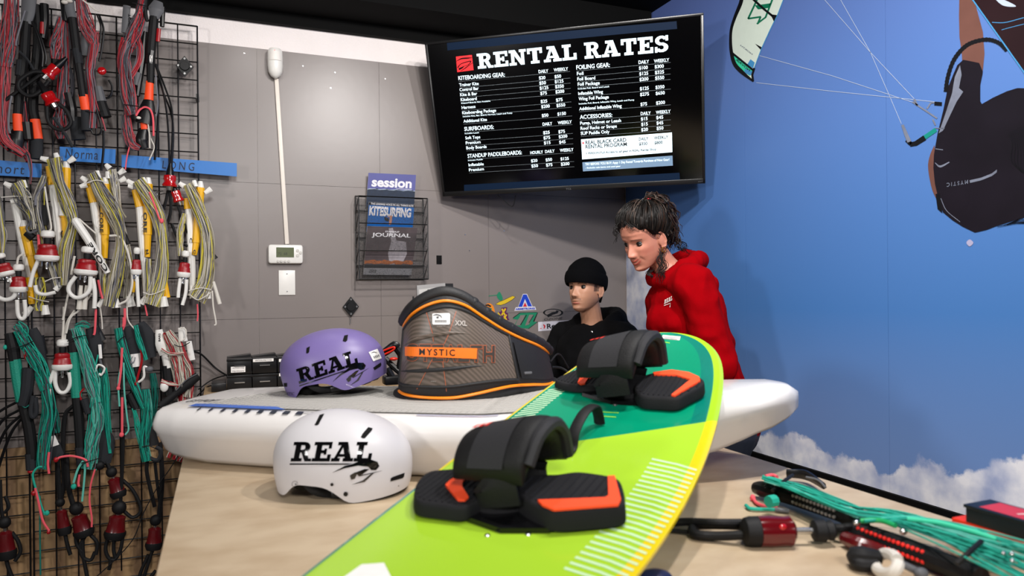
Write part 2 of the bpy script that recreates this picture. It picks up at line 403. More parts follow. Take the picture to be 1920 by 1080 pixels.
flat('rider_suit_print', [[(1806, 112), (1795, 122), (1788, 138), (1777, 165), (1769, 205), (1758, 250), (1751, 290), (1750, 315), (1753, 345), (1760, 375), (1768, 398), (1786, 413), (1805, 425), (1828, 436), (1850, 431), (1868, 424), (1900, 414), (1935, 404), (1972, 388), (2008, 350), (2024, 290), (2010, 225), (1975, 185), (1935, 166), (1908, 165), (1888, 171), (1862, 183), (1841, 195), (1838, 190), (1838, 160), (1843, 135), (1836, 118)]], wet, .0056)
flat('rider_glove_print', [[(1754, 364), (1762, 362), (1767, 400), (1758, 392)]], pr_black, .0058)
flat('suit_sheen_print', [[(1800, 122), (1790, 145), (1785, 175), (1772, 215), (1760, 250), (1768, 245), (1782, 215), (1794, 190), (1806, 172), (1798, 165), (1803, 140)], stroke(cv([(1753, 305), (1763, 312), (1780, 304)]), [1, 4, 2]), stroke([(1753, 240), (1771, 241)], 1.4), stroke([(1754, 279), (1768, 281)], 1.4), stroke(cv([(1764, 372), (1775, 395), (1800, 416)]), 1.2)], pr_grey, .0060)
hose = cv([(1773, 172), (1777, 145), (1787, 115), (1803, 93), (1822, 80), (1850, 74), (1872, 80), (1888, 95)], 60)
flat('hose_print', [stroke(hose, [6.5 if i % 2 else 8.5 for i in range(60)])], pr_black, .0062)
flat('ridden_board_print', [[(1725, -140), (1824, 0), (1924, 140), (1985, 226), (2030, 240), (2038, 120), (1970, -40), (1870, -165), (1775, -185)]], pr_maroon, .0064)
flat('board_edge_print', [stroke([(1725, -140), (1796, -40), (1824, 0), (1924, 141), (1985, 227)], 2.6), stroke(cv([(1860, 42), (1885, 42), (1920, 33)]), 1.2), stroke(cv([(1878, 56), (1900, 50), (1920, 45)]), 1.0)], pr_blue, .0066)
flat('board_glare_print', [cl2([(1862, -8), (1888, 2), (1905, 12), (1880, 10)], 30)], pr_white, .0067)
flat('rider_stripe_print', [[(1818, 338), (1840, 333), (1860, 325), (1869, 318), (1869, 323), (1860, 330), (1840, 338), (1819, 343)]], pr_grey, .0066)
mb = MB(); V, F = text2d('MYSTIC', 1, .01, 0, 1.5); A = np.array(V); A = (A - A.min(0)) / (A.max(0) - A.min(0))
mb.add([MP(1815 - x * 40, 337 + 6 * x + y * 7.5, .0066) for x, y in A], F); mb.build('rider_lettering_print', pr_grey, mural, smooth=0, recalc=False)
flat('rider_hair_print', [stroke(cv([(1890 + i * 4, 250 - i * 2), (1898 + i * 5, 270 + i * 3), (1896 + i * 6, 300 + i * 3), (1915 + i * 2, 322 + i)]), 1.3) for i in range(8)] + [stroke(cv([(1870 + i * 6, 425 - i), (1900 + i * 3, 419 - i * 2), (1932, 418 + i * 2)]), 1.2) for i in range(6)], pr_black, .0068)
flat('kite_line_print', [stroke(P, .9) for P in ([(1423, 104), (1560, 142), (1712, 192)], [(1418, 155), (1560, 171), (1754, 191)], [(1500, -58), (1543, -4), (1632, 98), (1714, 185)], [(1545, -58), (1574, -4), (1632, 98), (1668, 180), (1690, 232)])], pr_white, .0052)
flat('bridle_print', [stroke([(1711, 191), (1735, 207), (1757, 222)], 3), stroke([(1714, 186), (1720, 198)], 4), stroke([(1738, 204), (1745, 193), (1756, 192)], 3), stroke([(1749, 224), (1754, 235)], 3)], pr_grey, .0056)
flat('printed_bar', [stroke([(1752, 194), (1766, 195)], 7), stroke([(1706, 271), (1717, 269), (1734, 258)], [8, 9, 10]), stroke([(1700, 262), (1708, 270)], 8)], pr_black, .0058)
flat('printed_bar_float', [stroke([(1692, 234), (1699, 252), (1705, 266)], [5, 7, 8])], pr_grey, .0059)
flat('printed_bar_grip', [stroke([(1733, 258), (1755, 243)], 8)], pr_teal, .0057)
KK = lambda P: [(1360 + x / 6.35, y / 6.35) for x, y in P]
flat('kite_sail_print', [KK([(345, -440), (205, -120), (150, 80), (95, 240), (62, 360), (55, 480), (65, 600), (95, 740), (190, 850), (330, 960), (318, 880), (345, 800), (430, 580), (540, 340), (620, 180), (690, 0), (740, -120), (900, -440)])], pr_sail, .0054)
flat('kite_tip_print', [KK([(85, 640), (100, 720), (190, 830), (290, 905), (330, 850)])], pr_mint, .0057)
flat('kite_patch_print', [KK([(300, 705), (350, 745), (330, 815), (262, 765)]), KK([(230, 820), (325, 850), (300, 900), (225, 865)]), stroke(KK([(900, -440), (740, -120), (690, 0), (620, 180), (540, 340), (430, 580), (345, 810)]), 1.6)], pr_blue, .0058)
flat('kite_frame_print', [stroke(cv(KK([(345, -440), (215, -120), (185, 30), (120, 190), (72, 340), (62, 480), (72, 620), (110, 760), (200, 860), (335, 970)]), 40), [6, 7, 7, 5.5, 5, 6, 7, 8, 3]), stroke(KK([(60, 615), (190, 720), (330, 835)]), 4), stroke(KK([(345, 810), (320, 890), (330, 965)]), 4), stroke(KK([(330, -10), (450, 100), (560, 190)]), 4.2), KK([(540, 170), (615, 180), (578, 258)]), KK([(355, 520), (432, 562), (420, 592), (365, 532)])], pr_black, .0060)
pr_green = mat('print_green', '0f6a4c', .42, spec=.35)
flat('kite_emblem_print', [stroke(KK([(385, -20), (270, 225)]), 3.4), stroke(KK([(270, 222), (425, 200)]), 3.2), stroke(KK([(420, 200), (385, 285)]), 3.4), stroke(KK([(375, 285), (480, 205)]), 3), stroke(KK([(478, 208), (565, -20)]), 3.4), KK([(350, 65), (545, 38), (510, 95), (390, 112)])], pr_green, .0059)
def mtext(txt, p0, p1, h, m, off=.0062, flip=True):
    V, F = text2d(txt, 1, .02); A = np.array(V); A = (A - A.min(0)) / (A.max(0) - A.min(0)); a = Vector(p0); c = Vector(p1); d = c - a; n = Vector((-d.y, d.x)).normalized() * h
    mb = MB(); mb.add([MP(*(a + d * x + n * y), off) for x, y in A], F); mb.build('kite_lettering_print', m, mural, smooth=0, recalc=False)
mtext('NORTH', KK([(318, 655)])[0], KK([(175, 545)])[0], 2.6, pr_grey); mtext('NOVAIR', KK([(283, 852)])[0], KK([(118, 715)])[0], 4.2, pr_black)
# small pale spot in the print
flat('pale_spot_print', [cl2([(1812, 455), (1818, 449), (1825, 455), (1818, 462)], 24)], mat('print_pale_spot', 'a9a6c4', .42), .0054)
# ------------------------------------------------------------------ television in the corner
tvc = Vector((1.429, 2.876, 2.06)); ya, pi_, ro = -.634, -.308, .007; TW, TH = 1.23, .71
n_ = Vector((math.cos(ya), math.sin(ya), 0)); bk = Vector((-math.sin(ya), math.cos(ya), 0)); up_ = Vector((0, 0, math.cos(pi_))) + bk * math.sin(pi_)
TR = n_ * math.cos(ro) + up_ * math.sin(ro); TU = -n_ * math.sin(ro) + up_ * math.cos(ro); TN = TR.cross(TU)      # TN faces the viewer
tv = thing('television', 'large flat television showing a rental price list, tilted down in the room corner', 'television', tvc)
TM = Matrix((TR, TU, TN)).transposed().to_4x4(); TM.translation = tvc
def T3(u, v, d=0): return tvc + TR * u + TU * v + TN * d
def tvuv(px, py, d=.001):
    r = ray(px, py); o = tvc + TN * d; t = (o - CAM).dot(TN) / r.dot(TN); p = CAM + r * t - o; return p.dot(TR), p.dot(TU)
def cp(x, y): return tvuv(780 + x / 2.7696, y / 2.7696)
mb = MB(); b_ = .012
mb.box((0, TH / 2 - b_ / 2, -.012), (TW, b_, .03), M=TM, bev=.002).box((0, -TH / 2 + .011, -.012), (TW, .022, .03), M=TM, bev=.002)
mb.box((-TW / 2 + b_ / 2, 0, -.012), (b_, TH, .03), M=TM, bev=.002).box((TW / 2 - b_ / 2, 0, -.012), (b_, TH, .03), M=TM, bev=.002)
mb.build('bezel', mat('tv_bezel', '161617', .3, spec=.6), tv)
MB().box((0, 0, -.022), (TW - .01, TH - .01, .02), M=TM).box((0, -.04, -.034), (TW * .8, TH * .6, .02), M=TM, bev=.008).build('back_shell', black_plastic, tv)
scr = MB().box((0, .004, -.005), (TW - 2 * b_ + .002, TH - .034, .008), M=TM).build('screen', mat('tv_screen', '030304', .12, var=0, spec=.5), tv, smooth=0)
txw = mat('screen_white', 'd4e8f0', .5, var=0, emit=.95, spec=.1); txr = mat('screen_red', 'd8131b', .4, var=0, emit=.8); txk = mat('screen_black', '05080c', .5, var=0, spec=.1)
txb = mat('screen_navy', '0b1a2e', .5, var=.1, vscale=4, emit=.45, spec=.1); txg = mat('screen_grey_blue', '62788e', .3, var=0, emit=.8); txl = mat('screen_rule', '8a9398', .4, var=0, emit=.10, spec=.1)
def tvpoly(mb, P, d=.0002): mb.poly([T3(*p, d) for p in P])
def quad(a, b, c, d_): return [cp(*a), cp(*b), cp(*c), cp(*d_)]
for nm, q, m in (('header_band', quad((160, 217), (1353, 110), (1356, 150), (163, 262)), txb), ('footer_band', quad((249, 960), (1368, 897), (1371, 940), (250, 1000)), txb), ('card_panel', quad((857, 724), (1329, 688), (1331, 790), (863, 828)), txw), ('note_panel', quad((864, 843), (1332, 808), (1334, 860), (867, 890)), txg)):
    mb = MB(); tvpoly(mb, q, .0004); mb.build(nm, m, scr, smooth=0, recalc=False)
def line_text(mb, txt, x0, y0, x1, y1, h, d=.0010, bold=.012):
    V, F = text2d(txt, 1, bold); A = np.array(V); a = Vector(cp(x0, y0)); c = Vector(cp(x1, y1)); wd = (c - a).length; e = (c - a).normalized(); n = Vector((-e.y, e.x)); x_lo, x_hi = A[:, 0].min(), A[:, 0].max(); hh = h / 2.7696 * 3.25 / FPX / .72
    mb.add([T3(*(a + e * ((x - x_lo) / (x_hi - x_lo) * wd) + n * (y * hh)), d) for x, y in V], F)
LEFT = [('KITEBOARDING GEAR:', 221, 416, 462, 397, 21), ('DAILY', 637, 380, 687, 376, 16), ('WEEKLY', 716, 372, 790, 365, 16),
 ('Trainer Kite', 225, 449, 326, 441, 16), ('$20', 639, 413, 672, 410, 16), ('$50', 720, 406, 754, 403, 16), ('Control Bar', 227, 474, 326, 466, 16), ('$50', 641, 440, 675, 437, 16), ('$125', 721, 432, 766, 428, 16),
 ('Kite & Bar', 230, 500, 318, 493, 16), ('$125', 643, 466, 688, 462, 16), ('$350', 723, 458, 768, 455, 16), ('Kiteboard', 233, 526, 316, 519, 16), ('$75', 646, 493, 680, 490, 16), ('$200', 725, 485, 770, 481, 16),
 ('Kitesurf Boards Also Available', 236, 540, 386, 528, 8), ('Harness', 238, 567, 309, 560, 16), ('$25', 648, 535, 682, 532, 16), ('$75', 728, 528, 762, 524, 16), ('Kiteboarding Package', 241, 594, 416, 580, 16), ('$200', 651, 562, 695, 558, 16), ('$550', 730, 556, 775, 552, 16),
 ('Includes Kite, Bar, Board, Harness, Leash and Pump', 244, 609, 500, 590, 8), ('Additional Kite', 247, 637, 369, 628, 16), ('$50', 654, 608, 688, 605, 16), ('$150', 735, 600, 779, 596, 16),
 ('SURFBOARDS:', 252, 680, 404, 669, 21), ('DAILY', 658, 653, 708, 649, 16), ('WEEKLY', 737, 646, 809, 640, 16), ('Includes Leash', 254, 697, 327, 692, 8), ('Soft Tops', 257, 724, 334, 718, 16), ('$25', 661, 697, 695, 694, 16), ('$75', 740, 692, 774, 689, 16),
 ('Premium', 259, 750, 336, 744, 16), ('$75', 663, 724, 697, 721, 16), ('$200', 742, 718, 786, 714, 16), ('Body Boards', 262, 776, 367, 768, 16), ('$15', 665, 750, 699, 747, 16), ('$45', 744, 746, 777, 743, 16),
 ('STANDUP PADDLEBOARDS:', 269, 820, 550, 801, 21), ('HOURLY', 594, 801, 660, 796, 16), ('DAILY', 671, 795, 720, 791, 16), ('WEEKLY', 748, 789, 818, 784, 16), ('Includes Paddle', 271, 837, 347, 831, 8), ('Inflatable', 274, 864, 352, 858, 16), ('$20', 598, 843, 631, 840, 16), ('$50', 674, 838, 707, 835, 16), ('$125', 751, 833, 794, 830, 16),
 ('Premium', 276, 890, 353, 884, 16), ('$50', 600, 870, 634, 867, 16), ('$75', 676, 865, 709, 862, 16), ('$200', 753, 860, 797, 857, 16)]
RIGHT = [('FOILING GEAR:', 833, 361, 1007, 347, 21), ('DAILY', 1156, 332, 1210, 328, 16), ('WEEKLY', 1236, 326, 1315, 319, 16), ('Foil', 836, 391, 870, 388, 16), ('$100', 1158, 362, 1204, 358, 16), ('$300', 1240, 355, 1287, 351, 16), ('Foil Board', 838, 419, 931, 412, 16), ('$125', 1160, 392, 1206, 388, 16), ('$325', 1241, 385, 1288, 381, 16),
 ('Foil Package', 840, 446, 954, 438, 16), ('$200', 1161, 421, 1207, 417, 16), ('$550', 1242, 414, 1289, 410, 16), ('Includes Foil, Board and Leash', 841, 465, 1003, 453, 8), ('Inflatable Wing', 843, 494, 971, 484, 16), ('$125', 1163, 469, 1209, 465, 16), ('$350', 1244, 462, 1290, 458, 16), ('Wing Foil Package', 845, 522, 1001, 511, 16), ('$275', 1164, 499, 1210, 495, 16), ('$650', 1245, 493, 1292, 489, 16),
 ('Includes Foil, Board, Inflatable Wing, Leash and Pump', 846, 543, 1133, 522, 8), ('Additional Inflatable Wing', 848, 573, 1068, 557, 16), ('$75', 1166, 550, 1200, 547, 16), ('$200', 1247, 543, 1293, 539, 16), ('ACCESSORIES:', 851, 618, 1019, 607, 20), ('DAILY', 1167, 598, 1219, 595, 16), ('WEEKLY', 1246, 592, 1322, 586, 16),
 ('Pump, Helmet or Leash', 853, 648, 1065, 633, 16), ('$15', 1168, 626, 1203, 623, 16), ('$45', 1248, 619, 1284, 616, 16), ('Roof Racks or Straps', 855, 675, 1043, 662, 16), ('$15', 1170, 654, 1204, 651, 16), ('$45', 1249, 647, 1284, 645, 16), ('SUP Paddle Only', 856, 701, 1005, 691, 16), ('$20', 1170, 682, 1205, 679, 16), ('$50', 1250, 675, 1285, 672, 16)]
mb = MB()
for t in LEFT + RIGHT: line_text(mb, *t, bold=.014 if t[5] > 9 else .004)
mb.build('price_list', txw, scr, smooth=0, recalc=False)
mb = MB()
for t in LEFT + RIGHT:
    if t[0][0] in '$DWHI' and t[0] not in ('Harness', 'Inflatable', 'Inflatable Wing') or t[5] < 9: continue
    x1 = 800 if t[1] < 500 else 1322
    a = cp(t[1], t[2] + 7); c = cp(x1 + (t[2] - 420) * .045 * (t[1] < 500), t[2] + 7 - (x1 - t[1]) * (.083 - (t[2] - 400) * .00002)); vv = a[1] - .0012
    mb.poly([T3(a[0], vv, .0006), T3(c[0], vv, .0006), T3(c[0], vv + .0008, .0006), T3(a[0], vv + .0008, .0006)])
mb.build('price_rules', txl, scr, smooth=0, recalc=False)
mb = MB()
for t in (('REAL BLACK CARD', 880, 750, 1092, 735, 19), ('RENTAL PROGRAM:', 881, 772, 1101, 757, 19), ('DAILY', 1157, 730, 1208, 726, 15), ('WEEKLY', 1236, 724, 1311, 718, 15), ('$350', 1158, 755, 1202, 752, 15), ('$800', 1238, 749, 1281, 746, 15), ('1 PERSON Full Access to all gear in REAL Rental Shop', 884, 802, 1248, 780, 11)): line_text(mb, *t, d=.0012, bold=.024)
mb.build('card_lettering', txk, scr, smooth=0, recalc=False)
mb = MB()
for t in (('TRY BEFORE YOU BUY: Appy 1 Day Rental Towards Purchase of New Gear!', 879, 859, 1316, 834, 12), ('- Excludes sale items and used gear', 880, 876, 1062, 866, 8)): line_text(mb, *t, d=.0012)
mb.build('note_lettering', txw, scr, smooth=0, recalc=False)
mb = MB()
for word, a, c, h in (('RENTAL', (322, 358), (835, 308), 74), ('RATES', (876, 306), (1312, 268), 76)):
    P, wd = slab(word); a_ = Vector(cp(*a)); c_ = Vector(cp(*c)); e = (c_ - a_).normalized(); n = Vector((-e.y, e.x)); L_ = (c_ - a_).length; hh = h / 2.7696 * 3.25 / FPX
    for p in P: mb.poly([T3(*(a_ + e * (x / wd * L_) + n * (y * hh)), .0008) for x, y in p])
mb.build('title_lettering', txw, scr, smooth=0, recalc=False)
mb = MB(); tvpoly(mb, quad((207, 294), (290, 285), (299, 364), (214, 375)), .0005); 
st_ = [int(0)]; s5 = [(863 + 8.5 * (1 if k % 2 == 0 else .42) * math.sin(math.pi * k / 5) + 5, 743 - 8.5 * (1 if k % 2 == 0 else .42) * math.cos(math.pi * k / 5)) for k in range(10)]
mb.poly([T3(*cp(*p), .0012) for p in s5]); mb.build('red_emblem', txr, scr, smooth=0, recalc=False)
mb = MB()
for P in (stroke(cv([(209, 318), (235, 305), (265, 302), (292, 300)]), [2, 7, 8, 2]), stroke(cv([(216, 352), (232, 333), (262, 322), (285, 318), (272, 336), (250, 344)]), [6, 4, 5, 5, 4, 2]), stroke(cv([(222, 360), (238, 352), (252, 342)]), [10, 9, 2]), stroke(cv([(232, 370), (258, 352), (296, 325)]), [2, 5, 2])): mb.poly([T3(*cp(*p), .0009) for p in P])
mb.build('emblem_mark', txk, scr, smooth=0, recalc=False)
mb = MB(); line_text(mb, 'TCL', 779, 985, 808, 983, 9, d=.0045); line_text(mb, 'Roku TV', 1466, 945, 1490, 943, 5, d=.0045); mb.build('maker_lettering', mid_grey, tv, smooth=0, recalc=False)
# mount and dangling cord
mb = MB(); mb.box((0, .02, -.06), (.36, .22, .03), M=TM); mb.tube([T3(0, .03, -.06), T3(0.02, .05, -.22), Vector((XR - .09, YB - .08, 2.14))], .022, 8); mb.build('wall_mount', black_plastic, tv)
P = [tuple(T3(*tvuv(x, y, -.03), -.03)) for x, y in ((933, 366), (945, 376), (957, 386), (963, 384), (967, 366))]
MB().tube(P, .0022, 6, seg=24).build('cord', black_rubber, tv)
# ------------------------------------------------------------------ things on the grey wall
def WP(px, py, off=.0): return ony(px, py, 3.392 - off)
def wsz(px, py): return (WP(px + 1, py) - WP(px, py)).length
# motion sensor and its cable channel
p0 = WP(518, 148); p1 = WP(538, 458); s = thing('motion_sensor', 'white rounded motion sensor at the top of the white cable channel', 'sensor', WP(516, 118))
k = wsz(516, 118); mb = MB(); c = WP(516, 118)
prof = [(0, .2), (.04, .75), (.12, .95), (.3, 1), (.6, 1), (.8, .9), (.93, .6), (1, .15)]
mb.lathe(WP(515.5, 90, .028), WP(516.5, 147, .028), [(t, r * 14.5 * k) for t, r in prof], 20, flat=.95, nrm=(0, 1, 0)); mb.build('sensor_body', white_plastic, s)
mb = MB(); mb.lathe(WP(515.5, 99, .030), WP(516, 116, .030), [(0, 12.2 * k), (.5, 13.0 * k), (1, 13.6 * k)], 20, flat=1.12, nrm=(0, 1, 0)); mb.build('lens', mat('sensor_lens', 'f3efe9', .2), s)
MB().box(WP(515, 94, .058), (.004, .002, .002)).build('indicator_lamp', mat('indicator_red', 'ff4040', .3, emit=1.5), s)
d = (p1 - p0); mb = MB(); T = Matrix.Translation((p0 + p1) / 2) @ Matrix.Rotation(math.atan2(d.x, -d.z) * -1, 4, 'Y')
ch = MB().box((0, -.006, 0), (.018, .012, d.length), M=T, bev=.002).build('cable_channel', mat('cream_plastic', 'e6ddd2', .45)); tag(ch, 'long white cable channel running down the grey wall to the thermostat', 'cable channel')
th = thing('thermostat', 'white digital thermostat with a small green-grey display on the grey wall', 'thermostat', WP(535, 477))
c = WP(535, 477); mb = MB(); mb.box(c + Vector((0, -.016, 0)), (.152, .03, .087), bev=.012); mb.build('case', white_plastic, th)
a = WP(517, 464.5); e_ = WP(550, 483); MB().box((a + e_) / 2 + Vector((0, -.0315, 0)), (abs(e_.x - a.x), .003, abs(a.z - e_.z))).build('display', mat('lcd', '5c6448', .2, var=.1), th)
mb = MB()
for px in (521.5, 527.5, 534.5, 541.5): q = WP(px, 489.5, .031); mb.lathe(q, q + Vector((0, -.003, 0)), [(0, .006), (1, .005)], 10)
for px, py in ((558, 470), (563.5, 474), (558, 479)): q = WP(px, py, .031); mb.lathe(q, q + Vector((0, -.003, 0)), [(0, .0075), (1, .0065)], 10)
mb.build('button', mat('button_grey', 'c9c6c0', .4), th)
mb = MB()
for px in (533, 541): q = WP(px, 461, .012); mb.ell(q, (.008, .006, .007))
mb.build('clip', black_plastic, th)
V, F = text2d('72  68', .016, .01); o = WP(521, 478, .0335); MB().add([o + Vector((x, 0, y)) for x, y in V], F).build('display_digits', mat('lcd_digit', '2a3020', .5), th, smooth=0, recalc=False)
bp = thing('blank_wall_plate', 'white blank wall plate below the thermostat', 'wall plate', WP(538, 530)); c = WP(538, 530)
MB().box(c + Vector((0, -.003, 0)), (.072, .006, .113), bev=.002).build('plate', white_plastic, bp)
mb = MB()
for s_ in (-1, 1): q = c + Vector((0, -.006, s_ * .04)); mb.lathe(q, q + Vector((0, -.0015, 0)), [(0, .0035), (1, .003)], 10)
mb.build('screw', steel, bp)
def diamond(name, px, py, w_, h_, y, label):
    c = ony(px, py, y); k = (ony(px + 1, py, y) - c).length; t = thing(name, label, 'mount plate', c); 
    A = [(0, 1), (.12, .88), (.88, .12), (1, 0), (.88, -.12), (.12, -.88), (0, -1), (-.12, -.88), (-.88, -.12), (-1, 0), (-.88, .12), (-.12, .88)]
    MB().prism([c + Vector((u * w_ * k / 2, -.004, v * h_ * k / 2)) for u, v in A], (0, -.012, 0)).lathe(c + Vector((0, -.014, 0)), c + Vector((0, -.022, 0)), [(0, w_ * k * .3), (1, w_ * k * .26)], 16).build('plate', black_plastic, t)
    mb = MB()
    for u, v in ((0, .72), (.72, 0), (0, -.72), (-.72, 0)):
        q = c + Vector((u * w_ * k / 2, -.016, v * h_ * k / 2)); mb.lathe(q, q + Vector((0, -.003, 0)), [(0, .0055), (1, .0045)], 10)
    mb.build('screw', steel, t)
    return t
d1 = diamond('diamond_mount', 657, 575, 30, 38, 3.392, 'small black diamond-shaped mount plate on the grey wall below the magazine rack')
c = WP(656, 595); MB().tube([c + Vector((0, -.008, 0)), c + Vector((0, -.008, -.03))], .002, 6).build('pin', steel, d1)
q = WP(823, 487); tag(MB().box(q + Vector((0, -.003, 0)), (.026, .006, .042), bev=.001).build('black_tag', black_matt), 'small black rectangular patch on the grey wall right of the magazine rack', 'patch')
# ------------------------------------------------------------------ wire magazine rack
rk = thing('magazine_rack', 'black wire mesh magazine rack hanging on the grey wall', 'magazine rack', WP(729, 525))
mesh_m = bpy.data.materials.new('black_wire_mesh'); mesh_m.use_nodes = True; nt = mesh_m.node_tree; b = nt.nodes['Principled BSDF']; b.inputs['Base Color'].default_value = lin('101010'); b.inputs['Roughness'].default_value = .5
chk = nt.nodes.new('ShaderNodeTexVoronoi'); chk.feature = 'DISTANCE_TO_EDGE'; chk.inputs['Scale'].default_value = 260; tcc = nt.nodes.new('ShaderNodeTexCoord'); nt.links.new(tcc.outputs['Object'], chk.inputs['Vector'])
lt = nt.nodes.new('ShaderNodeMath'); lt.operation = 'LESS_THAN'; lt.inputs[1].default_value = .055; nt.links.new(chk.outputs['Distance'], lt.inputs[0]); nt.links.new(lt.outputs[0], b.inputs['Alpha'])
A0 = WP(666, 371); A1 = WP(793, 377); B0 = WP(668, 522); zt, zb_ = (A0.z + A1.z) / 2, WP(730, 524).z; xl, xr = A0.x, WP(793, 450).x; dp = .085; yw = 3.388
mb = MB()
def wire(a, c, r=.0028): mb.tube([a, c], r, 6)
for x in (xl, xr):
    wire((x, yw, zt + .01), (x, yw, zb_)); wire((x, yw - dp, zt), (x, yw - dp, zb_)); wire((x, yw, zb_), (x, yw - dp, zb_)); wire((x, yw, zt + .01), (x, yw - dp, zt))
    for k in range(5):
        z0 = zb_ + (zt - zb_) * k / 5; z1 = zb_ + (zt - zb_) * (k + 1) / 5; wire((x, yw - .002, z0), (x, yw - dp, z1), .002)
for y in (yw, yw - dp):
    wire((xl, y, zb_), (xr, y, zb_), .0035); wire((xl, y, zt + (.01 if y == yw else 0)), (xr, y, zt + (.01 if y == yw else 0)))
mb.build('frame', black_wire, rk)
for fr_ in (0, .345, .675, 1):
    z1 = zb_ + (zt - zb_) * fr_
    m2 = MB(); m2.tube([(xl + .003, yw - dp, z1), (xr - .003, yw - dp, z1)], .0028, 6); m2.build('pocket_rim', black_wire, rk)
    if fr_ < 1: MB().grid(lambda u, v: Vector((xl + (xr - xl) * u, yw - dp + .001, z1 + .085 * v)), 2, 2).build('pocket_mesh', mesh_m, rk, smooth=0)
for fr_ in (.17, .51, .84): MB().tube([(xl, yw - .012, zb_ + (zt - zb_) * fr_), (xr, yw - .012, zb_ + (zt - zb_) * fr_)], .0035, 6).build('back_rail', black_wire, rk)
for x in (xl, xr): MB().grid(lambda u, v: Vector((x, yw - dp * u, zb_ + (zt - zb_) * v)), 2, 2).build('side_mesh', mesh_m, rk, smooth=0)
MB().grid(lambda u, v: Vector((xl + (xr - xl) * u, yw - .002, zb_ + (zt - zb_) * v)), 2, 2).build('back_mesh', mesh_m, rk, smooth=0)
# magazines leaning in the rack: each a stack of pages with a printed cover
def magazine(name, label, q, y0, y1, cover, inks, thick=.006):
    """q: TL TR BR BL in photo pixels; y0/y1: distance from wall at the foot/top"""
    TLq = ony(*q[0], y1); TRq = ony(*q[1], y1); BRq = ony(*q[2], y0); BLq = ony(*q[3], y0)
    t = thing(name, label, 'magazine', (BLq + BRq) / 2); n = (TRq - TLq).cross(BLq - TLq).normalized(); n = n if n.y > 0 else -n
    MB().prism([TLq + n * .0006, TRq + n * .0006, BRq + n * .0006, BLq + n * .0006], n * thick).build('pages', white_paper, t, smooth=0)
    def at(u, v, l=.0004): return TLq.lerp(TRq, u).lerp(BLq.lerp(BRq, u), v) - n * l
    cvr = MB().poly([at(0, 0, 0), at(1, 0, 0), at(1, 1, 0), at(0, 1, 0)]).build('cover', cover, t, smooth=0, recalc=False)
    for nm, m, polys, l in inks:
        mb = MB()
        for P in polys:
            if isinstance(P, tuple):
                V, F = P; mb.add([at(x, y, l) for x, y in V], F)
            else: mb.poly([at(x, y, l) for x, y in P])
        mb.build(nm, m, cvr, smooth=0, recalc=False)
    return t
def ctext(s, x0, x1, y0, y1, bold=.02, shear=0):
    V, F = capfit(s, x1 - x0, y1 - y0, bold, shear); return ([(x0 + x, y1 - y) for x, y in V], F)
ink_w = mat('ink_white', 'e8e6ea', .5); ink_navy = mat('ink_navy', '16263c', .5, var=.5, vscale=60); ink_k = mat('ink_black', '0d0d10', .5)
wavy = lambda y, a, ph: [(i / 20, y + a * math.sin(i * 1.3 + ph) + a * .6 * math.sin(i * 2.9 + ph)) for i in range(21)]
cov1 = mat('cover_violet', '5a5c98', .4, var=.12, vscale=14)
magazine('magazine', 'violet surf magazine titled session standing in the top pocket of the rack', [(691, 324), (780, 328), (776, 392), (686, 388)], 3.372, 3.352, cov1, [('title', ink_w, [ctext('session', .08, .92, .13, .40, .035)], .0008), ('wave_picture', ink_navy, [wavy(.46, .015, 0) + [(1, 1), (0, 1)]], .0005), ('wave_foam', mat('ink_spray', '9aa7b8', .5), [wavy(.475, .01, 1) + wavy(.455, .012, 2)[::-1]], .0007), ('small_print', ink_w, [[(.6, .42), (.93, .425), (.93, .435), (.6, .43)]], .0008)])
cov2 = mat('cover_blue', '0f62b0', .4, var=.08, vscale=10)
magazine('magazine', 'blue magazine titled kitesurfing in the middle pocket of the rack', [(692, 379), (777, 384), (773, 440), (687, 435)], 3.366, 3.336, cov2, [('title', ink_w, [ctext('KITESURFING', .02, .94, .12, .44, .05)], .0008), ('heading', ink_k, [[(0, 0), (1, 0), (1, .09), (0, .09)], cl2([(.36, .46), (.44, .50), (.46, .60), (.38, .58)], 20)], .0006), ('heading_letters', ink_w, [ctext('THE LEADING VOICE IN ALL THINGS KITE', .04, .98, .015, .075, .01)], .0009), ('rider_picture', mat('ink_skin', 'c98c72', .5), [[(.47, .42), (.53, .40), (.52, .70), (.47, .72)], [(.40, .46), (.50, .40), (.52, .46)]], .0009)])
cov3 = mat('cover_rocky', '4a4042', .4, var=.5, vscale=22)
magazine('magazine', 'dark magazine titled journal with a rocky photo in the lowest pocket of the rack', [(689, 424), (783, 427), (771, 516), (681, 515)], 3.352, 3.322, cov3, [('title', ink_w, [ctext('JOURNAL', .10, .88, .13, .235, .025)], .0008), ('small_title', ink_w, [ctext('STANDUP', .36, .64, .085, .115, .01)], .0008), ('waterfall_picture', mat('ink_waterfall', '8d878c', .5, var=.5, vscale=40), [[(.42, .03), (.50, .02), (.60, .28), (.80, .30), (.85, .55), (.78, .76), (.52, .78), (.46, .55), (.5, .3)]], .0005), ('autumn_picture', mat('ink_autumn', '8a4a1c', .5, var=.6, vscale=60), [wavy(.70, .012, .3) + wavy(.77, .01, 2)[::-1]], .0006), ('barcode_strip', mat('ink_grey', '7c7c80', .5), [[(0, .86), (1, .86), (1, 1), (0, 1)]], .0006), ('barcode', ink_k, [[(.12 + i * .018, .89), (.128 + i * .018, .89), (.128 + i * .018, .965), (.12 + i * .018, .965)] for i in range(8)], .0009), ('black_band', ink_k, [[(0, .79), (1, .79), (1, .855), (0, .855)]], .0006)])  # includes a printed black band above the barcode strip
